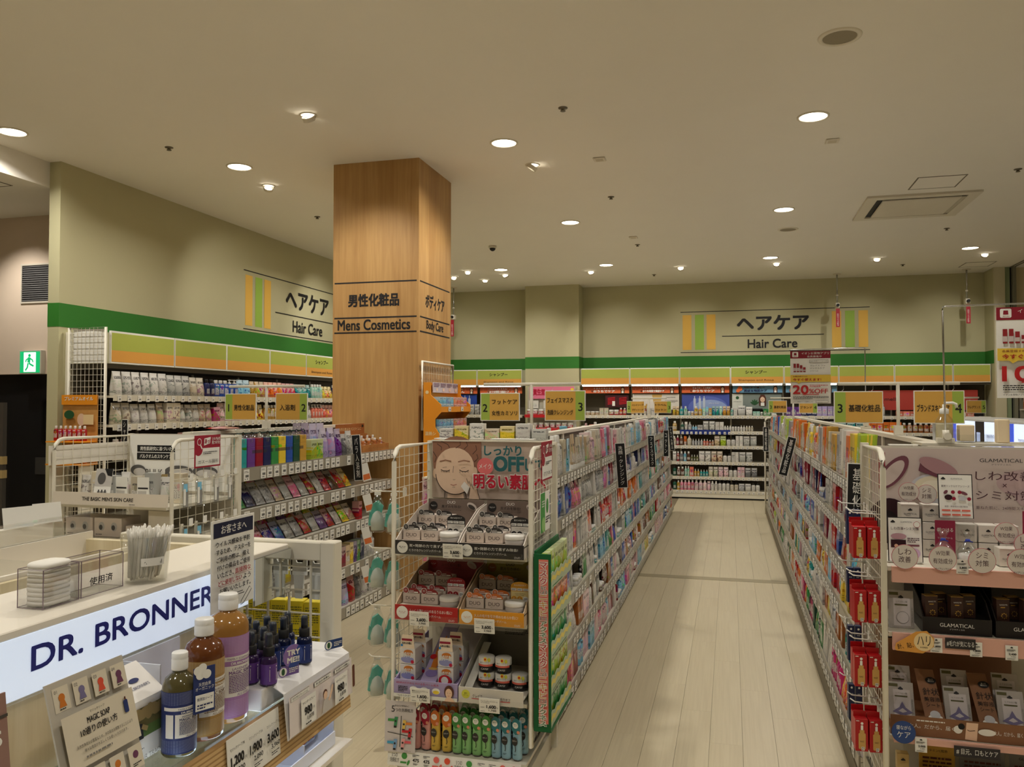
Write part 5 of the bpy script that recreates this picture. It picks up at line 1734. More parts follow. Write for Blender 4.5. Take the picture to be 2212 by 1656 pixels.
# ---- packs of hanging bottles on the left grid
def hang_pack(x, y, z, lab):
    o = thing('hanging_bottle_pack', lab, 'pack', (x, y, z), rad(28) + R.uniform(-.15, .15), 'bagged teal spray bottles on the left grid')
    TEA = mat('spray_teal', (92, 186, 168), .35)
    b = rings([(0, .020, .004), (.01, .036, .018), (.07, .042, .026), (.13, .026, .016), (.168, .010, .002)], FILM, 10, 2.2)
    b.build('clear_bag', o)
    b = rings([(.010, .028, .012), (.05, .032, .019), (.085, .022, .013), (.10, .008, .006)], mat('frosted_plastic', (206, 214, 206), .35), 10, 2.2)
    b.build('bottle_body', o)
    MB().poly([(-.030, -.008, .085), (.014, -.008, .075), (.026, -.008, .115), (.004, -.008, .14), (-.02, -.008, .125)], (0, .016, 0), TEA).poly([(-.034, -.006, .09), (-.018, -.006, .085), (-.030, -.006, .03), (-.040, -.006, .035)], (0, .012, 0), TEA).build('trigger', o)
    MB().box((-.014, -.003, .162), (.014, .003, .176), PAPER).build('header_card', o)
i = 0
for z in (.945, .70, .455, .235):
    for q, x in enumerate((-1.40, -1.485)):
        hang_pack(x, 3.25 + .02 * q, z, 'bagged teal spray bottle, %s hook row, %s' % (ORD[i], ('inner', 'outer')[q]))
    hk = MB().tube([(-1.345, 3.25, z + .183), (-1.50, 3.25, z + .181), (-1.515, 3.25, z + .192)], .003, STEELW, 6)
    hk.box((-1.353, 3.235, z + .165), (-1.346, 3.265, z + .20), STEELW)
    hk.build('hook', e2)
    i += 1
for k in range(6):
    o = good('blister', 'pink', -1.385, 3.62 + (k % 3) * .07, (1.0, .76)[k // 3], .055, .05, .15, '-Y', '@, %s hanging behind the left grid, %s row' % (ORD[k % 3], ('upper', 'lower')[k // 3]), 'pink packs behind the left grid')

# ---- right side of the end display: magenta sign, leaf card, green mask fixture
def find_sign(x, y0, z0, w, h, prod, lab, face='+X'):
    o = thing('find_sign', lab, 'sign', (x, y0, z0), 0, 'burgundy found-something-good signs')
    BG = mat('find_burgundy', (158, 28, 52), .5)
    r_ = FACES[face]
    MB().box((-.001, 0, 0), (.001, w, h), BG).build('card', o)
    a = Art(.0003)
    a.rect(w * .04, h * .05, w * .96, h * .60, PAPER)
    a.disc(w * .14, h * .58, w * .16, BG)
    a.disc(w * .17, h * .80, w * .085, PAPER)
    a.disc(w * .17, h * .80, w * .068, BG)
    a.line([(w * .21, h * .70), (w * .27, h * .58)], w * .035, PAPER)
    a.poly([(w * .34, h * .68), (w * .58, h * .74), (w * .60, h * .94), (w * .35, h * .90)], PAPER)
    a.text('あっ!', w * .47, h * .81, h * .14, BG, w * .2, .03)
    a.text('いいもの\n見つけた!', w * .80, h * .82, h * .22, PAPER, w * .33, .01)
    a.small(w * .3, h * .40, w * .85, h * .5, 2, INK, 4)
    a.text(prod, w * .5, h * .18, h * .11, INK, w * .78)
    a.build(o, (.0013, 0, 0), face)
find_sign(-.742, 3.22, 1.187, .20, .16, 'アクネス', 'burgundy and white sign on the grid above the green mask fixture')
lc = thing('leaf_card', 'white card with green leaf panel on the grid above the mask fixture', 'card', (-.742, 3.20, .98))
MB().box((-.001, 0, 0), (.001, .17, .16), PAPER).build('card', lc)
a = Art(.0003)
a.rect(.0, .0, .08, .16, mat('print_green', (70, 150, 70), .5))
a.disc(.05, .03, .03, mat('print_paleg', (150, 200, 120), .5))
a.small(.02, .10, .07, .13, 3, PAPER, 3)
a.disc(.12, .10, .02, MATS['print_green'], .03)
a.small(.09, .03, .16, .06, 3, INK, 4)
a.build(lc, (.0013, 0, 0), '+X')
GR = paint('fixture_green', (16, 96, 52), .5)
gf = thing('mask_fixture', 'tall green cardboard fixture of acne masks on the side of the end display', 'display', (-.742, 3.085, .20))
MB().box((0, 0, .04), (.068, .008, .72), GR).build('front_board', gf)
MB().box((0, .008, .04), (.008, .44, .73), GR).build('back_board', gf)
MB().box((0, .008, .035), (.068, .44, .045), GR).build('bottom', gf)
a = Art(.0004)
PK = mat('print_salmonpink', (232, 130, 116), .5)
a.rect(.020, .03, .058, .66, PK)
y = .650
for rep in range(2):
    for txt, hh, cc in (('マ\nス\nク', .088, (190, 30, 60)), ('など\nによる', .030, (30, 30, 30)), ('ニ\nキ\nビ', .082, (210, 140, 30)), ('または', .012, (30, 30, 30)), ('ア\nク\nネ\nス', .086, (20, 110, 60))):
        m_ = mat('fx%d' % cc[0], cc, .5)
        wd_ = .028 if hh > .05 else .030
        a.text(txt, .039, y - hh / 2, hh * .97, PAPER, wd_ + .002, .03 if hh > .05 else .06)
        a.text(txt, .039, y - hh / 2, hh * .96, m_, wd_)
        y -= hh + .003
a.build(gf, (0, -.0003, .04))
YW = mat('print_yellow', (226, 208, 104), .5)
for k in range(5):
    z = .06 + k * .135
    MB().box((.008, .012, z), (.060, .43, z + .004), mat('fixture_paleg', (176, 190, 160), .5)).build('tier', gf)
    pts = [(.062, .012, z - .02), (.062, .43, z - .02)] + [(.062, .43 - q * .0418, z + .035 + (.012 if q % 2 else 0)) for q in range(11)]
    MB().poly(pts, (.002, 0, 0), MATS['fixture_paleg']).build('tier_front', gf)
    a = Art(.0003)
    wv = [(.012 + q * .0418, .045 + (.012 if (10 - q) % 2 else 0)) for q in range(11)]
    a.poly([(p[0], p[1] - .004) for p in wv] + [(p[0], p[1] - .022) for p in wv[::-1]], YW)
    a.small(.05, .004, .38, .012, 1, mat('print_leafy', (60, 120, 70), .5), k)
    a.build(gf, (.0643, 0, z - .02), '+X')
for k in range(5):
    for q in range(6):
        cn = 'lime' if k in (4, 1) else 'orange' if k == 3 else 'green'
        good('blister', cn, -.702, 3.13 + q * .066, .20 + .064 + k * .135 + .001, .060, .10, .115, '+X', '@ of face masks, %s on the %s tier of the green fixture' % (ORD[q], ORD[4 - k]), 'mask packs in the green fixture', jit=.02)
# hooks for the pink packs
for k in range(2):
    MB().tube([(-1.07, 3.62 + .07, (1.0, .76)[k] + .165), (-1.41, 3.62 + .07, (1.0, .76)[k] + .163)], .003, STEELW, 6).box((-1.40, 3.58, (1.0, .76)[k] + .153), (-1.37, 3.82, (1.0, .76)[k] + .160), STEELW).build('hook', g2, (1.065, -3.55, 0))

# ================================================================== RIGHT END DISPLAY
X0, X1, YF3, YB3 = .495, 1.275, 2.97, 3.36
e3 = thing('end_display', 'ivory wire end display of wrinkle care cosmetics at the right edge', 'display', (0, 0, 0))
end_frame(e3, X0, X1, YF3, YB3, 1.345, 9, 30)
MB().box((X0 + .016, YB3 - .03, .07), (X1 - .016, YB3 - .022, 1.345), MATS['endboard_white']).build('back_board', e3)
MB().box((.70, YB3 + .012, 1.345), (X1, 3.56, 1.355), SHELFM).build('top_shelf', e3)
PINKR = paint('rail_pink', (226, 176, 158), .45)
for z, h in ((.955, .05), (.735, .055), (.392, .018), (.125, .05)):
    MB().box((X0 + .016, 2.99, z - .014), (X1 - .016, 3.33, z), STEELW).build('shelf', e3)
    MB().box((X0 + .026, 2.976, z - h), (X1 - .02, 2.99, z + .002), PINKR).build('price_rail', e3)
# big poster
gp = thing('poster', 'large mauve cosmetics poster with open compacts on the right display', 'poster', (.515, 3.326, .985))
MB().box((0, -.004, 0), (.74, 0, .352), mat('poster_mauve', (206, 190, 182), .5)).build('sheet', gp)
a = Art(.0005)
for q in range(3):
    a.disc(.52 + q * .06, .23 - q * .05, .10, mat('poster_haze%d' % q, (198 - q * 6, 172 - q * 6, 172 - q * 4), .55), .05)
MAU = mat('print_compact', (120, 72, 84), .35)
MAD = mat('print_compact_dark', (52, 26, 34), .35)
CRE = mat('print_cream2', (228, 218, 190), .5)
GLS = mat('print_glass', (200, 200, 204), .4)
pts = []
a.disc(.075, .262, .075, MAU, .034, 26, .9)
a.disc(.072, .258, .06, mat('poster_mauve', None), .024, 26, .9)
a.disc(.06, .08, .075, MAD, .085)
a.disc(.05, .065, .045, mat('print_black2', (30, 22, 26), .4), .055)
a.disc(.215, .205, .085, GLS, .055)
a.disc(.215, .21, .07, CRE, .042)
a.disc(.21, .213, .04, mat('print_cream3', (238, 230, 208), .5), .022)
a.poly([(.16, .27), (.29, .22), (.295, .255), (.17, .315)], MAU)
a.disc(.228, .285, .07, mat('print_compact_lit', (176, 136, 140), .35), .026, 26, -.42)
a.text('GLAMATICAL', .435, .312, .013, INK, .14)
a.text('グラマティカル', .435, .297, .006, INK, .065)
PLUM = mat('print_plumdark', (78, 44, 52), .5)
a.text('しわ改善', .445, .256, .034, PLUM, .19)
a.text('×', .445, .222, .014, PLUM)
a.text('シミ対策', .445, .186, .034, PLUM, .19)
a.text('重ねた肌に、24時間スキンケア', .45, .14, .012, PLUM, .2)
a.build(gp, (0, -.0042, 0))
for q in (.02, .44):
    tag(MB().box((0, 0, 0), (.10 if q < .1 else .2, .03, .004), PAPER).build('price_strip', None, (.56 + q, 3.338, 1.3465)), 'white paper strip on top of the right display, %s one' % ('first' if q < .1 else 'second'), 'paper strip')
# cartons on the upper shelf
GM = mat('glam_carton', (222, 214, 202), .45)
LOGO = mat('print_logo', (38, 36, 38), .5)
def cloud(a, x, y, s):
    a.disc(x, y, s, LOGO, s * .45)
    a.disc(x, y + s * .35, s * .5, LOGO, s * .45)
    a.rect(x - s, y - s * .35, x + s, y - s * .1, LOGO)
def glam_box(x, y, z, lab, w=.060, h=.060):
    o = thing('wrinkle_cream_carton', lab, 'carton', (x, y, z + .0012), R.uniform(-.03, .03), 'white wrinkle cream cartons')
    MB().cbox((-w / 2, -.03, 0), (w / 2, .03, h), GM, .0012).build('carton_body', o)
    a = Art(.0003)
    cloud(a, 0, h * .66, .007)
    a.text('GLAMATICAL', 0, h * .42, .006, LOGO, w * .72)
    a.small(-.015, h * .3, .015, h * .34, 1, LOGO, 3)
    a.build(o, (0, -.0304, 0))
for i, x in enumerate((.622, .694)):
    for k in range(3):
        glam_box(x, 3.23, .9565 + k * .0625, 'white wrinkle cream carton in the %s stack, %s from the bottom' % (('left', 'second')[i], ORD[k]))
for i, (x, y) in enumerate(((.80, 3.20), (.865, 3.20), (.93, 3.20), (.90, 3.10), (.965, 3.09), (1.03, 3.16), (1.10, 3.16))):
    glam_box(x, y, .9565, 'white wrinkle cream carton on the upper shelf, %s right of the clear bags' % ORD[i])
    if i in (0, 1, 2):
        glam_box(x, y, 1.019, 'white wrinkle cream carton stacked second high, %s right of the clear bags' % ORD[i])
def framed(x, y, z, w, h, lab, tilt, fn):
    o = thing('framed_card', lab, 'card', (x, y, z), 0)
    o.rotation_euler = (rad(-tilt), 0, 0)
    MB().box((-w / 2 - .003, 0, 0), (w / 2 + .003, .003, h + .003), mat('frame_dark', (44, 40, 40), .4)).build('backing', o)
    a = Art(.0003)
    a.rect(-w / 2, .001, w / 2, h, PAPER)
    cloud(a, -w * .36, h * .91, w * .07)
    a.text('GLAMATICAL', w * .05, h * .91, h * .03, LOGO, w * .36)
    fn(a, w, h)
    a.build(o, (0, -.0003, 0))
    return o
def f1(a, w, h):
    a.text('しわ改善×シミ対策', 0, h * .76, h * .07, PLUM, w * .85)
    a.disc(-w * .2, h * .58, w * .24, mat('print_mauve2', (190, 150, 160), .5), h * .07)
    a.rect(-w * .44, h * .32, w * .02, h * .5, MAD)
    a.disc(-w * .28, h * .36, w * .06, mat('print_sponge', (226, 180, 150), .5))
    a.rect(w * .06, h * .36, w * .42, h * .40, MAU)
    a.small(w * .06, h * .44, w * .42, h * .56, 3, PLUM, 2)
    a.disc(w * .28, h * .2, w * .16, mat('print_lilac2', (206, 176, 206), .5))
    a.disc(w * .36, h * .86, w * .1, mat('print_red', None))
    a.disc(w * .36, h * .86, w * .09, PAPER)
def f2(a, w, h):
    a.text('薬用リンクルケアシリーズ', 0, h * .74, h * .05, PLUM, w * .86)
    a.disc(-w * .22, h * .48, w * .12, MAD, w * .09)
    a.disc(-w * .3, h * .6, w * .08, MAU, w * .05, 20, .8)
    a.disc(w * .2, h * .46, w * .12, GLS, w * .08)
    a.disc(w * .25, h * .58, w * .12, MAU, w * .05, 20, -.4)
    for q in ((-.08, .6), (.12, .6), (-.06, .45), (.4, .45)):
        a.disc(w * q[0], h * q[1], w * .06, mat('print_wine', None))
    a.text('保湿・美容成分を贅沢配合', 0, h * .27, h * .04, PLUM, w * .7)
    for q in range(6):
        a.rect(w * (-.44 + (q % 3) * .3), h * (.16 - (q // 3) * .1), w * (-.18 + (q % 3) * .3), h * (.20 - (q // 3) * .1), mat('print_salmon', None))
framed(.578, 3.05, .962, .104, .148, 'dark-framed foundation card leaning at the left of the upper shelf', 6, f1)
framed(.758, 3.14, 1.105, .104, .150, 'dark-framed product range card standing high in front of the mauve poster', 6, f2)
tag(MB().box((-.05, 0, 0), (.05, .05, .14), CLEAR).build('acrylic_stand', None, (.758, 3.115, .962)), 'clear acrylic stand under the product range card', 'stand')
def badge(x, y, z, r, lines, lab, edge=(206, 120, 130), bg=None, ink=None):
    o = thing('round_badge', lab, 'badge', (x, y, z), 0, 'round pop badges on the right display')
    bm_ = bg or mat('badge_white', (226, 218, 210), .5)
    MB().lathe([(.0005, 0), (r, 0), (r, .0015), (.0005, .0015)], mat('badge_edge%d' % edge[0], edge, .5), 32, (0, 0, 0), 1, False).build('disc', o)
    a = Art(.0003)
    a.disc(0, 0, r * .96, bm_, n=32)
    n = len(lines)
    for i, (tx, hh, wf) in enumerate(lines):
        a.text(tx, 0, r * (.42 - i * .62) if n > 1 else 0, r * hh, ink or PLUM, r * wf)
    a.build(o, (0, -.0003, 0))
    MB().bar((0, .003, -r * .9), (0, .003, -r * 1.25), .0012, CLEAR).build('stem', o)
B1 = [('しわ', .5, .95), ('改善', .5, .9)]
B2 = [('W効果', .40, 1.0), ('有効成分', .42, 1.4), ('ナイアシンアミド', .18, 1.1)]
B3 = [('シミ', .45, .85), ('対策', .48, .95)]
for x, q, lab in ((.558, B1, 'しわ'), (.673, B2, ''), (.789, B3, ''), (.900, B2, ''), (1.01, B1, ''), (1.12, B3, '')):
    pass
BL_ = [(.558, 2.962, .994, .041, B1, 'round wrinkle badge on the pink rail, leftmost'), (.673, 2.962, .994, .042, B2, 'round double effect badge on the pink rail, beside the small price tag'), (.789, 2.962, .992, .041, B3, 'round spot care badge on the pink rail'), (.903, 2.962, .994, .042, B2, 'round double effect badge on the pink rail at the picture edge'),
       (.612, 3.165, 1.19, .034, B2, 'round double effect badge above the left carton stack'), (.672, 3.175, 1.182, .034, B3, 'round spot care badge behind the double effect badge'), (.88, 3.03, 1.075, .036, B2, 'round double effect badge above the right cartons'), (.935, 3.02, 1.042, .036, B1, 'round wrinkle badge above the right cartons')]
for q in BL_:
    badge(*q)
wc = mat('card_wine', (150, 40, 70), .5)
for x, z, tx, lab in ((.715, 1.05, '朝つける', 'wine card reading morning behind the clear bags'), (.985, 1.09, '夜', 'wine card reading night at the right edge')):
    o = thing('wine_card', lab, 'card', (x, 3.11, z))
    MB().box((-.032, 0, -.08), (.032, .0015, .05), wc).build('card', o)
    a = Art(.0003)
    a.text(tx, 0, .018, .03 if len(tx) == 1 else .014, PAPER, .03 if len(tx) == 1 else .05)
    a.text('リンクルクリーム', 0, -.01, .007, PAPER, .045)
    a.build(o, (0, -.0003, 0))
for i, x in enumerate((.695, .77)):
    o = thing('gift_bag', 'clear gift bag tied with blue holding a white jar, %s one' % ('left', 'right')[i], 'gift bag', (x, 3.05, .9565), 0, 'tied clear gift bags')
    MB().lathe([(.033, 0), (.036, .005), (.036, .045), (.025, .065), (.006, .085), (.005, .09), (.022, .12)], FILM, 14, caps=False).build('clear_bag', o)
    MB().lathe([(.028, .002), (.029, .02), (.029, .04), (.026, .042)], JARL, 20).build('jar', o)
    MB().lathe([(.007, .083), (.008, .087), (.007, .091)], mat('tie_blue', (40, 60, 160), .5), 8).tube([(-.012, -.006, .083), (0, -.007, .087), (.014, -.006, .082)], .002, MATS['tie_blue'], 5).build('blue_tie', o)
def small_tag(x, z, p1, lab, w=.036, h=.047, y=2.9705):
    o = thing('shelf_price_tag', lab, 'price tag', (x, y, z), 0, 'price tags on the right display')
    MB().box((-w / 2, 0, 0), (w / 2, .0012, h), PAPER).build('card', o)
    a = Art(.0003)
    cloud(a, 0, h * .86, .004)
    a.small(-w * .4, h * .6, w * .3, h * .76, 3, INK, 4)
    a.text(p1, w * .05, h * .42, h * .15, INK, w * .6, .03)
    a.text('3,080', w * .1, h * .26, h * .09, INK, w * .4)
    a.small(-w * .4, h * .06, w * .3, h * .16, 2, INK, 5)
    a.build(o, (0, -.0003, 0))
small_tag(.733, .945, '2,800', 'price tag between round badges on the upper pink rail')
small_tag(.652, .683, '1,800', 'price tag beside the needle badge on the second rail')
small_tag(.770, .678, '1,800', 'price tag under the black tray on the second rail')
small_tag(.873, .675, '2,400', 'price tag at the right end of the second rail')
small_tag(.602, .352, '2,000', 'price tag beside the blue badge on the third rail')

# second shelf: black trays with brown cartons
BT = mat('tray_glamblack', (30, 26, 26), .4)
for i, (x0, w) in enumerate(((.619, .208), (.838, .208), (1.052, .2))):
    o = thing('black_tray', 'black cosmetics tray on the second shelf, %s' % ('left', 'middle', 'right')[i], 'tray', (x0, 3.005, .7365), 0, 'black cosmetics trays')
    MB().box((0, 0, 0), (w, .004, .054), BT).build('front_panel', o)
    MB().box((0, .004, .040), (w, .30, .044), BT).build('tray_floor', o)
    MB().box((0, .296, .044), (w, .30, .17), BT).build('back_panel', o)
    for x in (0, w - .004):
        MB().poly([(x, .004, 0), (x, .3, 0), (x, .3, .17), (x, .06, .10), (x, .004, .054)], (.004, 0, 0), BT).build('side_wall', o)
    MB().box((.06, .26, .05), (w - .03, .264, .15), mat('card_silver', (168, 170, 172), .4)).build('header_card', o)
    a = Art(.0004)
    a.text('GLAMATICAL', w * .5, .030, .012, PAPER, w * .5)
    a.text('グラマティカル', w * .5, .017, .005, PAPER, w * .22)
    a.build(o, (0, -.0003, 0))
    a = Art(.0004)
    cloud(a, .02, .085, .009)
    a.text('針状美容液パーチ へ', (w - .09) * .6, .085, .008, INK, .075)
    a.small(.01, .06, w - .11, .075, 2, INK, 3)
    a.build(o, (.06, .2595, .05))
BRN = mat('serum_brown', (62, 38, 30), .35)
GLD = mat('foil_gold', (200, 160, 80), .3, .7)
def serum(x, y, lab):
    o = thing('serum_carton', lab, 'carton', (x, y, .7815), rad(8) + R.uniform(-.08, .08), 'dark brown serum cartons')
    MB().cbox((-.020, -.016, 0), (.020, .016, .074), BRN, .001).build('carton_body', o)
    MB().box((-.020, -.0166, .0742), (.020, .016, .0752), GLD).build('gold_edge', o)
    a = Art(.0003)
    a.text('NANOCYTE', .001, .056, .004, PAPER, .024)
    a.rect(-.008, .046, .006, .049, GLD)
    for k in range(8):
        q = rad(45 * k)
        a.disc(.002 + .008 * math.cos(q), .02 + .008 * math.sin(q), .0022, GLD, n=8)
    a.build(o, (0, -.0164, 0))
for i, (x, y) in enumerate(((.648, 3.04), (.685, 3.085), (.728, 3.045), (.772, 3.075), (.866, 3.05), (.908, 3.09), (.945, 3.05), (.99, 3.08))):
    serum(x, y, 'dark brown serum carton, %s along the black trays' % ORD[i])
def silver_pack(x, y, z, tilt, lab, patch=False, w=.082, h=.122):
    o = thing('patch_pack', lab, 'pack', (x, y, z), R.uniform(-.03, .03), 'silver patch packs')
    o.rotation_euler = (rad(-tilt), 0, o.rotation_euler[2])
    MB().cbox((-w / 2, -.003, 0), (w / 2, .003, h), mat('pack_silver', (186, 180, 176), .28, .2), .001).build('pack_body', o)
    a = Art(.0003)
    a.rect(-w * .30, h * .06, w * .36, h * .80, mat('pack_pale', (214, 206, 206), .45))
    a.rect(-w * .46, h * .87, -w * .1, h * .95, mat('print_olive2', (92, 88, 50), .5))
    cloud(a, 0, h * .82, .008)
    a.text('ヒアルロン酸', .002, h * .70, .006, mat('print_grey', None), .036)
    a.rect(-.02, h * .60, .02, h * .635, mat('print_olive2', None))
    a.text('GLAMATICAL', w * .42, h * .35, .005, mat('print_grey', None), .05, rot=rad(-90))
    V = mat('print_violetgrey', (120, 112, 150), .5)
    if patch:
        a.disc(.004, h * .28, .02, mat('print_grey', None))
        a.disc(.004, h * .28, .0188, mat('pack_pale', None))
    else:
        a.poly([(-.03, h * .2), (-.008, h * .32), (.002, h * .48), (.012, h * .32), (.034, h * .2), (.012, h * .13), (.002, h * .06), (-.008, h * .13)], V)
        a.poly([(-.012, h * .22), (.002, h * .3), (.016, h * .22), (.002, h * .18)], mat('pack_pale', None))
    a.build(o, (0, -.0034, 0))
silver_pack(.562, 3.05, .7365, 8, 'pale round-patch pack leaning at the left of the second shelf', True, .08, .125)
# third shelf: brown tray with silver packs and brown cards
BR3 = mat('tray_tan', (138, 96, 66), .5)
o = thing('brown_tray', 'brown cardboard tray of silver patch packs on the third shelf', 'tray', (.515, 3.0, .3935))
MB().box((0, 0, 0), (.45, .004, .064), BR3).build('front_panel', o)
MB().box((0, .004, .018), (.45, .30, .022), BR3).build('tray_floor', o)
MB().box((0, .29, .022), (.45, .294, .285), BR3).build('header_card', o)
for k, (x, nm) in enumerate(((.150, 0), (.315, 1))):
    MB().poly([(x - .032, .03, .03), (x + .028, .03, .03), (x + .016, .16, .175), (x - .044, .16, .175)], (0, .004, 0), BR3).build('slant_card', o)
    sa = Art(.0005)
    sa.text('針状', .031, .115, .026, INK, .05)
    sa.text('美容液', .031, .088, .016, INK, .05)
    sa.text('シート', .031, .068, .014, INK, .042)
    sa.disc(.036, .155, .017, BLACK, .012)
    sa.text('貼って\n寝るだけ', .036, .155, .012, PAPER, .02)
    sa.disc(.032, .025, .022, PAPER, .009)
    sa.disc(.032, .034, .016, GLS, .014)
    sa.build(o, (x - .034, .0285, .031), rot=(math.atan2(.145, .13), 0, 0))
a = Art(.0004)
a.small(.08, .048, .20, .056, 1, PAPER, 5)
a.text('大人。だから、届く。', .13, .034, .014, PAPER, .15)
a.disc(.205, .034, .013, PAPER)
a.disc(.215, .045, .010, BLACK)
a.poly([(.225, .005), (.26, .002), (.265, .06), (.23, .06)], SKIN)
a.line([(.232, .036), (.24, .033), (.255, .036)], .002, HAIR)
a.text('大人。だから、届く。', .355, .034, .014, PAPER, .09)
a.disc(.29, .033, .026, PAPER, .011)
a.build(o, (0, -.0003, 0))
a = Art(.0004)
for q in (.05, .24):
    a.text('とした目元へ', q + .01, .255, .016, mat('print_cream', None), .09)
    a.rect(q - .035, .222, q + .06, .236, BLACK)
    a.text('マイクロニードル技術 採用', q + .012, .229, .007, PAPER, .085)
    a.disc(q + .09, .24, .016, BLACK)
    a.text('100%', q + .09, .24, .006, PAPER, .022)
    a.poly([(q + .115, .2), (q + .17, .2), (q + .175, .262), (q + .12, .262)], SKIN)
a.build(o, (0, .2895, .022))
for i, x in enumerate((.565, .742, .903, .568, .748, .906)):
    silver_pack(x, 3.07 + .06 * (i // 3), .4185 + .04 * (i // 3), 22, 'silver patch pack, %s in the %s row of the brown tray' % (ORD[i % 3], ('front', 'rear')[i // 3]))
# badges on the lower rails
badge(.548, 2.962, .415, .037, [('寝ながら', .38, 1.2), ('ケア', .55, 1.1)], 'blue round badge at the left of the third rail', (40, 66, 120), mat('badge_blue', (44, 72, 132), .5), PAPER)
o = thing('needle_badge', 'cone-shaped orange and cream needle badge on the second rail', 'badge', (.525, 2.965, .690))
MB().poly([(p[0], 0, p[1]) for p in [(0, .0), (.004, -.008), (.085, -.012), (.118, .012), (.12, .04), (.098, .062), (.065, .058), (.004, .016)]], (0, .0015, 0), mat('badge_orange', (226, 160, 70), .5)).build('card', o)
a = Art(.0003)
a.disc(.088, .026, .030, mat('badge_cream', (240, 214, 160), .5))
a.text('針、貼、', .032, .010, .018, INK, .05, rot=.2)
a.text('ハリ', .088, .030, .032, INK, .04)
a.text('針状 美容液', .088, .008, .005, INK, .022)
a.build(o, (0, -.0003, 0))
for x, w, z, tx, lab in ((.678, .09, .700, '#毛穴が気になる', 'dark strip about pores on the second rail'), (.70, .135, .352, '# 目元、口もとケア', 'dark strip about eyes and mouth on the third rail')):
    o = thing('slogan_strip', lab, 'strip', (x, 2.968, z))
    MB().box((0, 0, 0), (w, .0015, .034), mat('strip_dark', (44, 40, 42), .5)).build('card', o)
    a = Art(.0003)
    a.text(tx, w / 2, .017, .018, PAPER, w * .9)
    a.build(o, (0, -.0003, 0))
# lowest shelf
gp2 = thing('gold_pack', 'small gold carton at the left of the lowest shelf, right display', 'carton', (.568, 3.1, .1265))
MB().cbox((-.019, -.016, 0), (.019, .016, .17), mat('gold_card', (200, 170, 110), .4), .001).build('carton_body', gp2)
a = Art(.0003)
cloud(a, 0, .15, .007)
a.text('GLAMATICAL', .012, .09, .005, LOGO, .05, rot=rad(-90))
a.build(gp2, (0, -.0164, 0))
for i, (x, w, c, tx) in enumerate(((.635, .115, (206, 160, 60), '年齢肌に'), (.765, .14, (120, 116, 114), '濃厚・クレンジング'), (.92, .14, (120, 116, 114), '濃厚・クレンジング'))):
    o = thing('shelf_board', 'standing %s board on the lowest shelf, right display, %s' % (('yellow', 'grey', 'grey')[i], ('left', 'middle', 'right')[i]), 'board', (x, 3.17, .1265))
    MB().box((0, 0, 0), (w, .003, .205), mat('lowboard%d' % c[0], c, .5)).build('board', o)
    a = Art(.0004)
    a.text(tx, w / 2, .185, .018, INK, w * .8)
    a.text('ビタミンC配合' if i == 0 else 'GLAMATICAL', w / 2, .16, .009, INK, w * .6)
    a.small(w * .1, .03, w * .9, .14, 8, DKB, i + 2)
    a.build(o, (0, -.0003, 0))
for i in range(6):
    good('carton', 'black' if i % 2 else 'brown', .60 + i * .09, 3.06, .125, .06, .05, .10, '-Y', '@, %s on the lowest shelf of the right end display' % ORD[i], 'cartons on the lowest right shelf')

# red serum cartons on hooks beside the left grid
RED = mat('serum_red', (176, 22, 26), .35)
GB_ = mat('print_serumgold', (206, 162, 90), .4)
def red_box(x, y, z, lab):
    o = thing('red_serum_carton', lab, 'carton', (x, y, z), rad(6) + R.uniform(-.05, .05), 'red serum cartons on hooks')
    MB().cbox((-.0205, -.016, 0), (.0205, .016, .108), RED, .001).build('carton_body', o)
    MB().box((-.0205, .0145, .108), (.0205, .0157, .126), RED).build('hang_tab', o)
    a = Art(.0003)
    a.disc(.001, .094, .0045, PAPER)
    a.rect(-.018, .101, -.008, .1035, PAPER)
    a.rect(-.0035, .072, .0045, .088, PAPER, .002)
    a.rect(-.007, .062, .008, .072, GB_)
    a.rect(-.011, .008, .012, .062, GB_, .004)
    a.text('RAIZ', .0005, .034, .005, BRN, .012)
    a.rect(-.002, .004, .008, .016, PAPER)
    a.small(-.001, .005, .007, .015, 3, INK, 2)
    a.build(o, (0, -.0164, 0))
BLU = mat('serum_navy', (24, 34, 74), .35)
for k, z in enumerate((.975, .757, .540, .322)):
    for i, x in enumerate((.424, .4685)):
        for rw, y in enumerate((3.02, 3.072)):
            red_box(x, y, z + rw * .004, 'red serum carton, %s tier, %s, %s of its hook' % (ORD[k], ('left', 'right')[i], ('front', 'behind')[rw]))
    for i, x in enumerate((.440, .466)):
        o = thing('navy_serum_carton', 'slim navy serum carton, %s tier, %s of the pair' % (ORD[k], ('left', 'right')[i]), 'carton', (x - .008, 3.31, z + .0), .1, 'navy serum cartons on hooks')
        MB().cbox((-.011, -.012, 0), (.011, .012, .13), BLU, .001).build('carton_body', o)
        a = Art(.0003)
        a.disc(0, .118, .004, PAPER)
        a.text('RAIZ', 0, .095, .004, PAPER, .010)
        a.build(o, (0, -.0124, 0))
    for y in (3.050, 3.118, 3.335):
        MB().tube([(.497, y, z + .146), (.41, y, z + .150), (.395, y, z + .160)], .0022, PAPER, 6).box((.455, y - .004, z + .149), (.458, y + .004, z + .178), PAPER).build('hook', e3)
# black aisle card behind the hooks and a burgundy sign inside the grid
find_sign(.515, 3.05, 1.20, .13, .135, 'グラマティカル', 'burgundy sign seen through the right display grid', '+X')

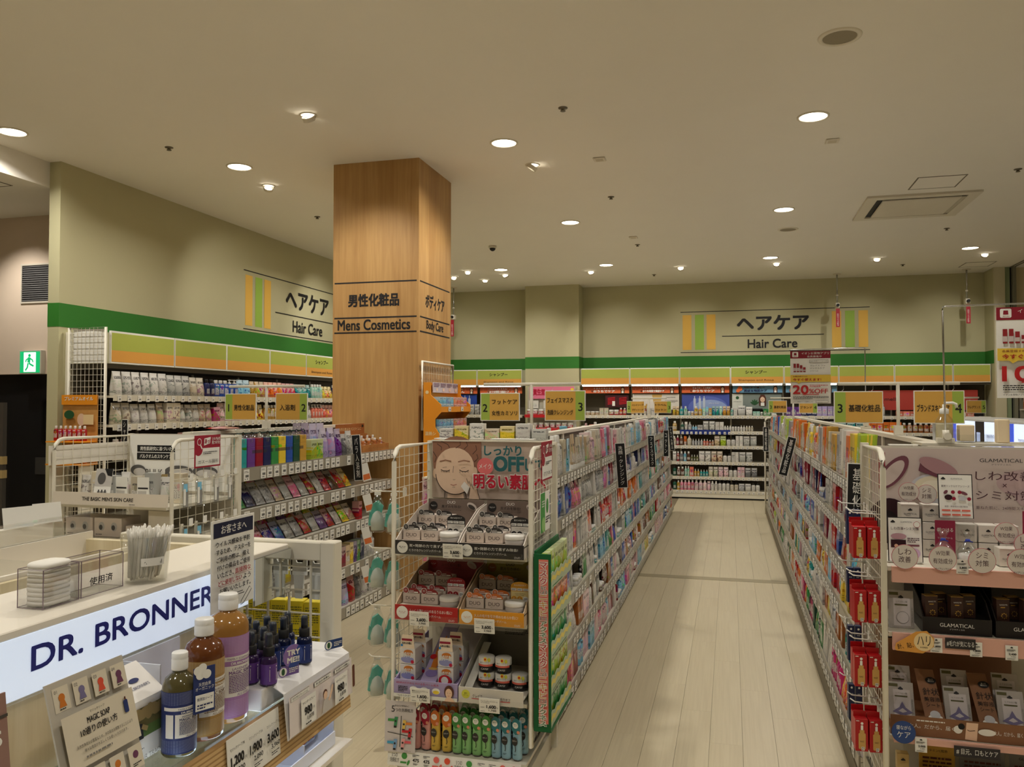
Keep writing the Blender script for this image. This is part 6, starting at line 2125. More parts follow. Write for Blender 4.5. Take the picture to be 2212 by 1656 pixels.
# ---- on top of the right display: sanitiser, tray, papers
sb = thing('sanitiser_bottle', 'clear pump bottle of hand sanitiser on top of the right display', 'bottle', (.80, 3.47, 1.3565))
MB().lathe([(.030, 0), (.032, .004), (.032, .075), (.030, .085), (.014, .108), (.013, .112)], clear('gel_plastic', (.90, .90, .86), .18), 20).build('bottle_body', sb)
MB().lathe([(.0285, .002), (.0295, .004), (.0295, .068), (.029, .07)], mat('sanitiser_gel', (214, 204, 176), .4), 20).build('gel', sb)
MB().lathe([(.016, .108), (.017, .112), (.017, .126), (.012, .129), (.006, .131), (.006, .145)], CAPW, 14).build('collar', sb)
MB().tube([(0, 0, .142), (0, 0, .150), (.03, 0, .151), (.042, 0, .146), (.044, 0, .132)], .0055, CAPW, 8).build('pump_spout', sb)
at = thing('acrylic_tray', 'clear acrylic tray holding cards on top of the right display', 'tray', (.838, 3.42, 1.3565))
b = MB()
for q in (((0, 0, 0), (.12, .09, .003)), ((0, 0, .003), (.12, .003, .03)), ((0, .087, .003), (.12, .09, .03)), ((0, .003, .003), (.003, .087, .05)), ((.117, .003, .003), (.12, .087, .03))):
    b.box(*q, CLEAR)
b.build('tray', at)
tag(MB().cbox((0, 0, 0), (.05, .055, .062), mat('tissue_ivory', (226, 206, 172), .6), .003).build('tissue_block', None, (.848, 3.44, 1.3605)), 'ivory block of tissues in the acrylic tray', 'tissues')
tag(MB().cbox((0, 0, 0), (.042, .04, .088), mat('tissue_ivory', None), .003).build('paper_stack', None, (.975, 3.44, 1.3565)), 'tall ivory paper stack beside the acrylic tray', 'paper')
cl = thing('poster_clamp', 'ivory clamp stand with bent steel rod on top of the right display', 'stand', (.783, 3.375, 1.3565))
MB().box((-.03, -.006, 0), (.03, .02, .018), STEELW).cyl((0, 0, .018), .012, .03, STEELW, 12).cyl((.004, -.012, .025), .014, .02, STEELW, 14, 1).build('clamp', cl)
MB().tube([(0, .004, .03), (-.005, .004, .50), (-.004, .004, .512), (.006, .004, .515), (.62, .004, .522)], .0035, STEEL, 8).build('rod', cl)
def poster20(root, w, h, big, app, rows=True):
    WN = mat('ad_wine', (138, 20, 40), .5)
    YL = mat('ad_yellow', (232, 196, 66), .5)
    AR = mat('ad_red', (190, 32, 34), .5)
    a = Art(.0004)
    a.rect(0, h * .86, w, h, WN)
    a.rect(w * .05, h * .885, w * .2, h * .985, PAPER, w * .02)
    a.poly([(w * .09, h * .92), (w * .16, h * .92), (w * .155, h * .965), (w * .095, h * .965)], WN)
    a.text('ÆON', w * .125, h * .90, h * .014, WN, w * .09)
    a.text(app, w * .62, h * .955, h * .045, PAPER, w * .68)
    a.text('会員募集中', w * .60, h * .895, h * .038, PAPER, w * .36)
    for k, (u, hh) in enumerate(((.11, .16), (.19, .16), (.27, .13), (.35, .09))):
        a.rect(w * u - w * .03, h * .60, w * u + w * .03, h * (.60 + hh), mat('ad_bottle', (150, 40, 44), .4))
        a.rect(w * u - w * .03, h * .62, w * u + w * .03, h * (.60 + hh * .5), mat('ad_pale', (206, 190, 186), .4))
    a.rect(w * .48, h * .775, w * .94, h * .83, INK, w * .01)
    a.rect(w * .485, h * .778, w * .935, h * .827, PAPER, w * .01)
    a.text('10/19㊌〜11/1㊋', w * .71, h * .803, h * .026, INK, w * .42)
    a.text('グレイス ワン', w * .49, h * .72, h * .03, INK, w * .38, align='L')
    a.text('リンクルケア', w * .49, h * .67, h * .03, INK, w * .36, align='L')
    a.text('シリーズ', w * .49, h * .62, h * .026, INK, w * .2, align='L')
    a.rect(0, h * .41, w, h * .545, YL)
    a.poly([(w * .15, h * .41), (w * .27, h * .41), (w * .2, h * .38)], YL)
    a.text('会員登録すれば', w * .06, h * .515, h * .028, WN, w * .36, align='L')
    a.text('今すぐ使えます!', w * .06, h * .455, h * .05, AR, w * .7, .02, align='L')
    a.text(big, w * .06, h * .265, h * .16, AR, w * .38, .03, align='L')
    a.text('%OFF', w * .46, h * .235, h * .085, AR, w * .46, .015, align='L')
    a.small(w * .48, h * .31, w * .92, h * .36, 2, AR, 4)
    a.rect(w * .3, h * .165, w * .7, h * .178, AR)
    a.small(w * .06, h * .08, w * .94, h * .145, 3, INK, 5)
    a.rect(w * .06, h * .062, w * .94, h * .065, INK)
    a.text('イオンお買物アプリの登録はこちら', w * .06, h * .035, h * .024, INK, w * .5, align='L')
    a.rect(w * .62, h * .02, w * .93, h * .05, INK)
    a.rect(w * .625, h * .023, w * .925, h * .047, PAPER)
    a.build(root, (0, -.0014, 0))
pr = thing('hanging_poster', 'wine and yellow discount poster hanging at the right edge', 'poster', (.955, 3.366, 1.525), 0, 'discount posters')
MB().box((0, -.001, 0), (.252, .001, .335), PAPER).build('sheet', pr)
poster20(pr, .252, .335, '10', 'イオンお買物アプリ')
for q in (.04, .21):
    MB().box((q - .012, -.004, .325), (q + .012, .006, .350), CLEAR).build('clip', pr)
# second discount poster above the right gondola
cl2 = thing('poster_clamp', 'ivory clamp with bent steel rod on the right gondola', 'stand', (.862, 5.77, 1.3415))
MB().box((-.03, -.02, 0), (.03, .02, .018), STEELW).cyl((0, -.02, .03), .016, .03, STEELW, 14, 1).build('clamp', cl2)
MB().tube([(0, 0, .018), (.0, 0, .52), (-.002, 0, .532), (-.012, 0, .535), (-.475, 0, .528)], .0035, STEEL, 8).build('rod', cl2)
pr2 = thing('hanging_poster', 'wine and yellow twenty percent discount poster hanging over the right gondola', 'poster', (.393, 5.758, 1.508), 0, 'discount posters')
MB().box((0, -.001, 0), (.254, .001, .352), PAPER).build('sheet', pr2)
poster20(pr2, .254, .352, '20', 'イオンお買物アプリ')
for q in (.03, .2):
    MB().box((q - .012, -.004, .345), (q + .012, .006, .359), CLEAR).build('clip', pr2)

# ---- lit cosmetics gondola beyond the brand aisle
g4 = thing('lit_gondola', 'gondola with white backlit cosmetics panels beyond the brand aisle', 'gondola', (2.2, 5.6, 0))
MB().box((0, 0, .05), (.7, 5.2, 1.0), paint('gondola_white', (222, 220, 214), .4)).build('cabinet', g4)
MB().box((.02, .02, 0), (.68, 5.18, .05), BLACK).build('kick', g4)
MB().box((.16, 0, 1.0), (.6, 5.2, 1.345), MATS['gondola_white']).build('upper_body', g4)
MB().box((.02, 0, 1.345), (.68, 5.2, 1.36), MATS['gondola_white']).build('canopy', g4)
EW, EB, EP = mat('lit_white', (216, 226, 246), .4, emit=1.1), mat('lit_blue', (60, 84, 196), .4, emit=.9), mat('lit_brown', (60, 40, 30), .4)
xs = 0
for k in range(11):
    w = (.62, .3, .5, .22, .62, .34, .5, .3, .7, .4, .5)[k]
    m_ = (EW, EP, EB, EP, EW, EB, EW, EP, EW, EB, EW)[k]
    o = MB().box((.150, xs + .01, 1.03), (.160, xs + w - .01, 1.335), m_).build('lit_panel', g4)
    a = Art(.0006)
    if m_ is EW:
        a.text('Integrate Pure Color', w / 2 - .02, .17, .04, mat('lit_ink', (50, 60, 130), .5), w * .55)
        a.rect(.03, .02, w - .05, .09, mat('lit_pale', (190, 204, 240), .4, emit=.6))
    else:
        a.rect(w * .2, .1, w * .6, .2, MATS['lit_pale'])
    a.build(g4, (.1495, xs + w, 1.03), '-X')
    xs += w
for k in range(14):
    good(['carton', 'bottle', 'tube', 'box'][k % 4], ['sky blue', 'white', 'crimson', 'silver', 'pale pink', 'white', 'coral'][k % 7], 2.29, 6.0 + k * .3, 1.0, .07, .06, .09 + .01 * (k % 3), '-X', '@, %s on the lit gondola counter' % ORD[k], 'cosmetics on the lit gondola')
# goods past the shutter frame
for i in range(4):
    good('box', ['orange', 'brown', 'beige', 'grey'][i], 4.1 + i * .09, 13.1, 1.44, .08, .08, .16, '-Y', '@, %s on the shelf past the shutter frame' % ORD[i], 'goods past the shutter frame')
o = thing('side_shelving', 'orange-topped shelving past the shutter frame', 'shelving', (4.02, 13.0, 0))
MB().box((0, .1, 0), (.6, .25, 1.42), paint('side_grey', (150, 146, 130), .5)).build('body', o)
MB().box((0, 0, 1.42), (.6, .25, 1.44), SHELFM).build('shelf', o)
MB().box((0, .1, 1.66), (.6, .25, 1.78), OG).build('header', o)
MB().box((.0, .2, 1.44), (.6, .25, 1.66), MATS['side_grey']).build('back_panel', o)
# ================================================================== LIT TESTER COUNTER IN THE FOREGROUND
OAK = wood('oak_pale', (206, 190, 150), (228, 216, 184), (10, 10, .6), .5)
RIB = mat('oak_ribbed', (206, 168, 112), .5)
t = NT(RIB)
x, y, z = t.sep(t.coords('Object'))
n = t.noise(t.coords('Object', (3, 3, 160)), 1.0, 2)
f = t.m('ADD', t.m('MULTIPLY', t.m('LESS_THAN', t.m('FRACT', t.m('MULTIPLY', z, 110.0)), 0.35), 0.7), t.m('MULTIPLY', n, 0.3))
t.base(t.mix(f, lin((218, 184, 130)), lin((156, 116, 66))))
GLASS = clear('shelf_glass', (.86, .92, .90), .12)
cn_ = thing('tester_counter', 'lit tester counter with white sign and oak rail at the lower left', 'counter', (0, 0, 0))
CWH = paint('counter_white', (238, 230, 214), .4)
MB().cbox((-1.335, .35, 1.128), (-1.102, 1.88, 1.142), CWH, .002).build('top_plate', cn_)
SIGN = mat('sign_light', (214, 226, 244), .35, emit=.55)
ls = MB().box((-1.112, .35, 1.030), (-1.102, 1.70, 1.1275), SIGN).build('lit_sign', cn_)
MB().box((-1.103, .35, 1.026), (-1.0985, 1.70, 1.030), CLEAR).build('sign_edge', cn_)
a = Art(.0006)
NAVY = mat('sign_navy', (36, 42, 130), .5)
a.text("DR. BRONNER'S", .0, .057, .041, NAVY, .525, .022, align='L', shear=.0)
a.build(cn_, (-1.1015, 1.083, 1.030), '+X', 'lettering')
MB().box((-1.335, .35, .45), (-1.115, 1.70, 1.026), OAK).build('back_panel', cn_)
MB().box((-1.335, 1.70, .45), (-1.3, 1.88, 1.128), CWH).build('end_panel', cn_)
MB().box((-1.115, .35, .876), (-.905, 1.80, .884), GLASS).build('glass_shelf', cn_)
b = MB()
b.poly([(-.905, 1.0, .885), (-.893, 1.0, .885), (-.885, 1.0, .775), (-.897, 1.0, .775)], (0, .80, 0), RIB)
b.poly([(-.905, .35, .885), (-.893, .35, .885), (-.885, .35, .775), (-.897, .35, .775)], (0, .65, 0), RIB)
b.build('front_rail', cn_)
MB().box((-.907, .35, .875), (-.904, 1.80, .895), CLEAR).build('clear_lip', cn_)
MB().box((-.93, .6, .858), (-.912, 1.78, .866), mat('counter_led', (225, 234, 255), .4, emit=6.0)).build('light_strip', cn_)
MB().box((-1.115, .35, .690), (-.88, 1.80, .700), CWH).build('lower_shelf', cn_)
MB().box((-1.3, .35, 0), (-.9, 1.86, .45), CWH).build('plinth', cn_)
# end frame with grid
for x in (-1.013, -1.62):
    MB().cbox((x, 1.88, 0), (x + .04, 1.925, 1.15), STEELW, .003).build('frame_post', cn_)
MB().cbox((-1.58, 1.885, 1.10), (-1.013, 1.92, 1.148), STEELW, .003).build('frame_bar', cn_)
b = MB()
for k in range(8):
    x = -1.05 - k * .062
    b.bar((x, 1.902, .45), (x, 1.902, 1.10), .0035, STEELW)
for k in range(11):
    z = .48 + k * .06
    b.bar((-1.58, 1.906, z), (-1.013, 1.906, z), .0025, STEELW)
b.build('grid', cn_)
# mirror on the counter edge
mr = thing('edge_mirror', 'rectangular mirror fixed to the counter edge beside the notice', 'mirror', (-1.0995, 1.715, 1.02))
MB().box((0, 0, 0), (.004, .165, .112), STEEL).build('backing', mr)
MB().box((.004, .001, .001), (.0055, .164, .111), mat('mirror_glass', (235, 238, 236), .02, 1.0)).build('glass', mr)
# notice card
nc = thing('notice_card', 'white notice card with navy heading standing at the lit counter', 'card', (-1.072, 1.512, 1.052))
nc.rotation_euler = (rad(0), 0, 0)
MB().box((0, 0, 0), (.002, .160, .198), PAPER).build('card', nc)
a = Art(.0004)
a.rect(.006, .160, .154, .192, mat('notice_navy', (22, 30, 60), .5))
a.text('お客さまへ', .08, .176, .019, PAPER, .095, .01)
for i, l in enumerate(('ウイルス感染を予防', 'するため、テスターを', 'ご利用の際は、備え', '付けの備品をご使用')):
    a.text(l, .012, .146 - i * .0165, .0115, INK, .128 if i < 2 else .122, .015, align='L')
RD = mat('notice_red', (168, 30, 40), .5)
a.text('いただき、', .012, .080, .0115, INK, .058, .015, align='L')
a.text('直接顔な', .074, .080, .0115, RD, .06, .015, align='L')
a.text('どに使用しない', .012, .0635, .0115, RD, .086, .015, align='L')
a.text('よう', .102, .0635, .0115, INK, .028, .015, align='L')
a.rect(.074, .0725, .134, .0732, RD)
a.rect(.012, .056, .098, .0567, RD)
a.text('お願いいたします。', .012, .047, .0115, INK, .115, .015, align='L')
a.line([(.03, .005), (.036, .034), (.042, .034), (.044, .028)], .002, INK)
a.line([(.07, .006), (.07, .034), (.095, .034)], .0018, INK)
a.line([(.076, .006), (.076, .029), (.100, .029)], .0018, INK)
a.line([(.088, .012), (.12, .038), (.128, .031), (.098, .006), (.086, .004), (.088, .012)], .002, INK)
a.build(nc, (.0022, 0, 0), '+X')
MB().box((-.004, .02, -.020), (.0, .05, .06), CLEAR).build('clear_stand', nc)
# acrylic boxes, pads, swab cup
ACR = clear('acrylic', (.93, .93, .93), .16)
EDG = mat('acrylic_edge', (150, 128, 140), .2, trans=.4)
def acrylic_box(y0, y1, lab, txt=None):
    o = thing('acrylic_box', lab, 'box', (-1.212, y0, 1.1432))
    w, d, h = .055, y1 - y0, .068
    b = MB()
    t_ = .002
    for q in (((0, 0, 0), (w, d, t_)), ((0, 0, t_), (t_, d, h)), ((w - t_, 0, t_), (w, d, h)), ((t_, 0, t_), (w - t_, t_, h)), ((t_, d - t_, t_), (w - t_, d, h))):
        b.box(*q, ACR)
    b.build('walls', o)
    b = MB()
    for (xx, yy) in ((0, 0), (w, 0), (w, d), (0, d)):
        b.bar((xx, yy, 0), (xx, yy, h), .0008, EDG)
    for zz in (0.001, h):
        b.tube([(0, 0, zz), (w, 0, zz), (w, d, zz), (0, d, zz)], .0007, EDG, 4, True)
    b.build('edges', o)
    if txt:
        a = Art(.0003)
        a.text(txt, d * .46, .026, .015, INK, d * .55, .01)
        a.build(o, (w + .0003, 0, 0), '+X')
acrylic_box(1.160, 1.240, 'clear acrylic box full of cotton pads on the counter')
acrylic_box(1.246, 1.352, 'empty clear acrylic box lettered for used items', '使用済')
COT = mat('cotton', (244, 240, 230), .9)
for i in range(9):
    pts = rings([(0, .025, .033), (.003, .0255, .0345), (.0055, .0255, .034), (.008, .023, .03)], COT, 14, 3.5)
    o = tag(pts.build('cotton_pad', None, (-1.1845 + R.uniform(-.0004, .0004), 1.2, 1.1462 + i * .0082), (0, 0, R.uniform(-.02, .02))), 'square cotton pad in the acrylic box, %s from the bottom' % ORD[i], 'cotton pad', 'cotton pads in the acrylic box')
cup = thing('swab_cup', 'clear round cup of cotton swabs on the counter', 'cup', (-1.150, 1.408, 1.1432))
MB().lathe([(.0405, 0), (.041, .002), (.048, .092), (.0495, .093), (.0475, .091), (.0395, .003), (.001, .003)], clear('cup_clear', (.92, .92, .90), .14), 32, caps=False).build('cup_wall', cup)
b = MB()
for k in range(8):
    q0, q1 = rad(-62 + k * 7.5), rad(-62 + (k + 1) * 7.5)
    r0, r1 = .0442, .0458
    b.add([(r0 * math.cos(q0), r0 * math.sin(q0), .036), (r0 * math.cos(q1), r0 * math.sin(q1), .036), (r1 * math.cos(q1), r1 * math.sin(q1), .052), (r1 * math.cos(q0), r1 * math.sin(q0), .052)], [(0, 1, 2, 3)], PAPER)
b.build('label', cup)
a = Art(.0003)
a.text('イオン用', 0, .044, .009, INK, .034)
a.build(cup, (.0462 * math.cos(rad(-32)) , .0462 * math.sin(rad(-32)), 0), rot=(rad(85), 0, rad(58)))
sw = rings([(0, .0012, .0012), (.002, .0024, .0024), (.010, .0022, .0022), (.013, .0013, .0013), (.065, .0013, .0013), (.068, .0022, .0022), (.076, .0024, .0024), (.080, .0010, .0010)], mat('swab_white', (244, 240, 230), .7), 6, 2).mesh('cotton_swab')
for i in range(84):
    an, rr_ = i * 2.39996, .0355 * math.sqrt((i + .5) / 84)
    bx, by = rr_ * .86 * math.cos(an), rr_ * .86 * math.sin(an)
    tx, ty = rr_ * 1.22 * math.cos(an) + R.uniform(-.004, .004), rr_ * 1.22 * math.sin(an) + R.uniform(-.004, .004)
    d_ = Vector((tx - bx + .008, ty - by + .006, .08))
    o = put('cotton_swab', sw, None, (cup.location.x + bx - .002, cup.location.y + by - .002, 1.1432 + .004 + R.uniform(0, .012)), d_.to_track_quat('Z', 'Y').to_euler(), (1.15, 1.15, 1.22))
    tag(o, 'white cotton swab standing in the clear round cup', 'cotton swab', 'cotton swabs in the cup')

# ---- soap bottles
def soap(x, y, s, liquid, labc, cap_h, lines, lab, rz, txtc, h_, r_):
    o = thing('soap_bottle', lab, 'bottle', (x, y, .8855), rz, 'round liquid soap bottles')
    lm = mat('soap_' + str(liquid), liquid, .12, spec=.6, trans=.15)
    H = h_ - .034
    MB().lathe([(r_ * .9, 0), (r_, .004), (r_, H - .030), (r_ * .97, H - .022), (r_ * .82, H - .010), (r_ * .5, H - .002), (r_ * .42, H), (r_ * .42, H + .006)], lm, 40).build('bottle_body', o)
    cr = r_ * .47
    MB().lathe([(cr, H + .004), (cr * 1.02, H + .006), (cr * 1.02, H + .022), (cr * .98, H + .023), (cr * 1.0, H + .0245), (cr, H + .033), (cr * .9, H + .0345), (.001, H + .0345)], CAPW, 28).build('flip_cap', o)
    pm_ = mat('soaplabel_' + str(labc), labc, .45)
    # label wraps the body; local front is -y
    b = MB()
    n = 26
    rl = r_ * 1.004
    zb, zt = H * .05, H * .80
    def arc(a0, a1, z0, z1, r, m, k=12):
        for i in range(k):
            q0, q1 = rad(a0 + (a1 - a0) * i / k), rad(a0 + (a1 - a0) * (i + 1) / k)
            b.add([(r * math.sin(q0), -r * math.cos(q0), z0), (r * math.sin(q1), -r * math.cos(q1), z0), (r * math.sin(q1), -r * math.cos(q1), z1), (r * math.sin(q0), -r * math.cos(q0), z1)], [(0, 1, 2, 3)], m, True)
    arc(-180, 180, zb, zt, rl, pm_, 40)
    pw = mat('soap_panel', (226, 222, 214), .5)
    fine = mat('soapfine_' + str(labc), tuple(min(255, int(q * .6 + 90)) for q in labc), .5)
    for k in range(11):
        z0 = zb + (zt - zb) * (.03 + .018 * k)
        arc(-178, 178, z0, z0 + .0007, rl * 1.002, fine, 36)
        z0 = zb + (zt - zb) * (.80 + .018 * k)
        arc(-178, 178, z0, z0 + .0007, rl * 1.002, fine, 36)
    arc(-38, 62, zb + (zt - zb) * .26, zb + (zt - zb) * .64, rl * 1.004, pw, 12)
    arc(-80, 80, zb + (zt - zb) * .70, zb + (zt - zb) * .755, rl * 1.004, pw, 16)
    arc(-72, -44, zb + (zt - zb) * .26, zb + (zt - zb) * .64, rl * 1.004, pw, 5)
    b.build('label', o)
    # lettering bent round the label
    A = Art(.0004)
    hh = zt - zb
    arcw = rl * rad(100)
    A.text(lines[0], 0, zb + hh * .60, hh * .030, txtc, arcw * .55)
    A.text('MAGIC SOAP', 0, zb + hh * .555, hh * .042, txtc, arcw * .72, .02)
    A.small(-arcw * .36, zb + hh * .31, arcw * .40, zb + hh * .53, 11, txtc, 3)
    A.text('ALL-ONE!', arcw * .06, zb + hh * .285, hh * .028, txtc, arcw * .4)
    A.text("FAMILY SOAPMAKERS", 0, zb + hh * .728, hh * .024, txtc, arcw * .8)
    A.text('DR.BRONNER', 0, zb + hh * .672, hh * .030, PAPER, arcw * .62, .02)
    me = A.b
    nv = []
    for (u, v, w) in me.v:
        q = u / rl + rad(12)
        r2 = rl * 1.006 + w * .6
        nv.append((r2 * math.sin(q), -r2 * math.cos(q), v))
    me.v = nv
    me.build('lettering', o, fix=False)
    return o
SNAV, SBRN, SPUR = mat('soaptxt_navy', (34, 44, 96), .5), mat('soaptxt_brown', (110, 74, 30), .5), mat('soaptxt_purple', (110, 62, 130), .5)
RZ = rad(62)
soap(-.947, 1.250, 1, (92, 84, 50), (38, 50, 104), .03, ('PEPPERMINT',), 'short soap bottle with navy label and olive liquid', RZ, SNAV, .176, .0295)
soap(-.953, 1.327, 1, (112, 62, 30), (164, 128, 72), .03, ('SANDALWOOD',), 'middle soap bottle with tan label and dark amber liquid', RZ, SBRN, .215, .0365)
soap(-.960, 1.412, 1, (166, 118, 58), (166, 122, 174), .03, ('LAVENDER',), 'tallest soap bottle with lilac label and honey liquid', RZ, SPUR, .242, .0395)
nt_ = thing('neck_tag', 'navy neck tag with clouds on the short soap bottle', 'tag', (-.905, 1.262, 1.0), rad(62))
MB().box((-.020, 0, -.045), (.020, .001, .035), mat('tag_navy', (34, 52, 110), .5)).build('card', nt_)
a = Art(.0003)
for u, v in ((-.012, .030), (-.004, .034), (-.008, .022), (.004, .022)):
    a.disc(u, v, .008, PAPER)
a.text('天然由来\nオーガニック', 0, .002, .014, PAPER, .034)
a.rect(-.017, -.04, .017, -.012, PAPER)
a.text('無添加ソープ', 0, -.02, .006, SNAV, .028)
a.small(-.014, -.038, .014, -.028, 2, SNAV, 3)
a.build(nt_, (0, -.0003, 0))
# white riser and spray bottles
rs = thing('white_riser', 'white cardboard riser under the spray bottles', 'riser', (-1.045, 1.452, .8855))
MB().cbox((0, 0, 0), (.136, .33, .0445), mat('riser_white', (232, 230, 228), .5), .002).build('riser', rs)
MB().poly([(.134, .03, .0465), (.168, .03, .028), (.178, .03, -.065), (.1765, .03, -.065), (.1665, .03, .027), (.134, .03, .045)], (0, .29, 0), mat('riser_white', None)).build('fold_card', rs)
pl_ = Art(.0004)
def panelprice(a, x, nm):
    a.rect(x, .004, x + .062, .064, PAPER)
    a.text(nm, x + .031, .054, .006, INK, .05)
    a.text('980', x + .028, .036, .016, INK, .03, .03)
    a.text('円', x + .05, .034, .006, INK)
    a.text('1,078', x + .034, .021, .009, INK, .026, .01)
    a.small(x + .012, .008, x + .05, .014, 1, INK, 3)
pl_.rect(.0, .0, .28, .082, mat('panel_pink', (232, 222, 218), .5))
for x, tx in ((.006, 'マスクのリフレッシュに'), (.10, '外出の消毒に'), (.19, '外出先での除菌に')):
    pl_.rect(x, .070, x + .075, .080, INK)
    pl_.rect(x + .0006, .0706, x + .0744, .0794, PAPER)
    pl_.text(tx, x + .037, .075, .005, INK, .062)
panelprice(pl_, .040, 'ラベンダースプレー')
panelprice(pl_, .180, 'ペパーミントスプレー')
pl_.disc(.128, .048, .010, HAIR)
pl_.disc(.129, .045, .0085, SKIN)
pl_.poly([(.112, .01), (.16, .01), (.155, .03), (.14, .038), (.12, .036)], mat('shirt_grey', (196, 190, 184), .6))
pl_.line([(.142, .03), (.155, .045), (.160, .058)], .007, SKIN)
pl_.rect(.256, .02, .268, .07, DKB, .004)
pl_.build(rs, (.1797, .034, -.062), rot=(rad(88), 0, rad(90)))
for y, c, lab in ((.075, (112, 70, 150), 'round TRY ME card, lilac and blue, on the white riser'),):
    o = thing('try_me_card', lab, 'card', (-.893, 1.545, .9315), rad(62))
    MB().lathe([(.0005, 0), (.024, 0), (.024, .0012), (.0005, .0012)], mat('try_blue', (52, 76, 150), .5), 24, (0, 0, .040), 1, False).build('card', o)
    a = Art(.0003)
    pts = [(.024 * math.cos(rad(q)), .040 + .024 * math.sin(rad(q))) for q in range(60, 241, 12)]
    a.poly(pts, mat('try_lilac', (142, 112, 176), .5))
    a.text('TRY\nME!!', 0, .040, .026, PAPER, .030, .02)
    a.build(o, (0, -.0003, 0))
for i, (x, y, c1, c2, lab) in enumerate(((-.902, 1.530, (118, 92, 160), (196, 206, 200), 'small lilac tag with a round leaf emblem on the riser'), (-.900, 1.725, (36, 66, 120), (44, 96, 60), 'small navy tag with a round leaf emblem on the riser'))):
    o = thing('leaf_tag', lab, 'tag', (x, y, .9315), rad(62))
    MB().box((-.006, 0, .001), (.032, .001, .022), mat('leaftag%d' % c1[0], c1, .5)).build('card', o)
    a = Art(.0003)
    a.disc(-.006, .011, .011, MATS['leaftag%d' % c1[0]])
    a.disc(-.006, .011, .009, PAPER)
    a.disc(-.006, .011, .004, mat('print_leaf', None), .007)
    a.small(.008, .006, .029, .017, 3, PAPER, 3)
    a.build(o, (0, -.0003, 0))
def spray(x, y, cn, lab):
    c = {'p': (96, 58, 136), 'b': (32, 52, 116)}[cn]
    o = thing('spray_bottle', lab, 'bottle', (x, y, .9312), RZ + R.uniform(-.2, .2), 'small spray bottles on the riser')
    MB().lathe([(.015, 0), (.0165, .002), (.0165, .050), (.015, .055), (.009, .060)], mat('spray_' + cn, tuple(int(q * .55) for q in c), .2), 20).build('bottle_body', o)
    MB().lathe([(.0169, .004), (.0169, .044)], mat('spraylabel_' + cn, c, .45), 20, caps=False).build('label', o)
    MB().lathe([(.011, .058), (.0115, .060), (.0115, .076), (.010, .077)], BLACK, 16).build('collar', o)
    MB().lathe([(.0075, .077), (.0075, .098), (.006, .103), (.001, .104)], mat('nozzle_dark', (34, 44, 60), .3), 12).build('nozzle', o)
    MB().lathe([(.0115, .076), (.0112, .100), (.0098, .1055), (.001, .106)], CLEAR, 16, caps=False).build('clear_cap', o)
    a = Art(.0003)
    a.rect(-.008, .010, .009, .034, PAPER)
    a.text('ORGANIC\nCLEAN', .0, .024, .010, mat('spraytxt' + cn, c, .5), .013)
    a.small(-.007, .011, .008, .017, 2, MATS['spraytxt' + cn], 3)
    a.rect(-.008, .037, .009, .040, PAPER)
    for i, (u, v, w) in enumerate(a.b.v):
        q = u / .017
        r2 = .01695 + w * .4
        a.b.v[i] = (r2 * math.sin(q), -r2 * math.cos(q), v)
    a.b.build('lettering', o, fix=False)
SB = [(-.912, 1.482, 'p', 'purple spray bottle nearest the aisle on the riser'), (-.952, 1.480, 'p', 'purple spray bottle beside the tall soap bottle'), (-.948, 1.520, 'p', 'purple spray bottle in the second rank'), (-.989, 1.518, 'b', 'blue spray bottle behind the tall soap bottle'),
      (-.950, 1.560, 'b', 'blue spray bottle in the third rank, aisle side'), (-.990, 1.558, 'b', 'blue spray bottle in the third rank, middle'), (-1.025, 1.540, 'b', 'blue spray bottle in the third rank, by the panel'), (-.950, 1.602, 'b', 'blue spray bottle in the fourth rank, aisle side'), (-.990, 1.600, 'b', 'blue spray bottle in the fourth rank, middle'), (-1.025, 1.582, 'b', 'blue spray bottle in the fourth rank, by the panel'),
      (-.965, 1.644, 'b', 'blue spray bottle at the back of the block'), (-.912, 1.625, 'b', 'blue spray bottle standing alone at the right of the riser')]
for q in SB:
    spray(*q)
# white acrylic holder behind the bottles
tag(MB().box((0, 0, 0), (.003, .17, .14), mat('holder_white', (226, 228, 236), .4, emit=.0)).box((.003, 0, 0), (.09, .003, .14), mat('holder_white', None)).build('acrylic_holder', None, (-1.098, 1.275, .8855)), 'white acrylic corner holder behind the soap bottles', 'holder')
# price plates on the rail
pp_ = thing('price_plate', 'white price plate for three soap bottles on the oak rail', 'price plate', (-.8835, 1.305, .797))
pp_.rotation_euler = (0, rad(-4), 0)
MB().box((0, 0, 0), (.0015, .175, .092), PAPER).build('plate', pp_)
a = Art(.0003)
for i, (p1, p2, nm) in enumerate((('1,200', '1,320', 'マジックソープ PE'), ('1,900', '2,090', 'マジックソープ SA'), ('3,600', '3,960', 'マジックソープ LA'))):
    x = .032 + i * .056
    a.text(nm, x, .070, .006, INK, .046)
    a.text(p1, x - .002, .047, .019, INK, .040, .03)
    a.text('円', x + .023, .042, .006, INK)
    a.text(p2, x + .003, .029, .010, INK, .030, .015)
    a.small(x - .014, .012, x + .014, .020, 2, INK, i)
a.build(pp_, (.0017, 0, 0), '+X')
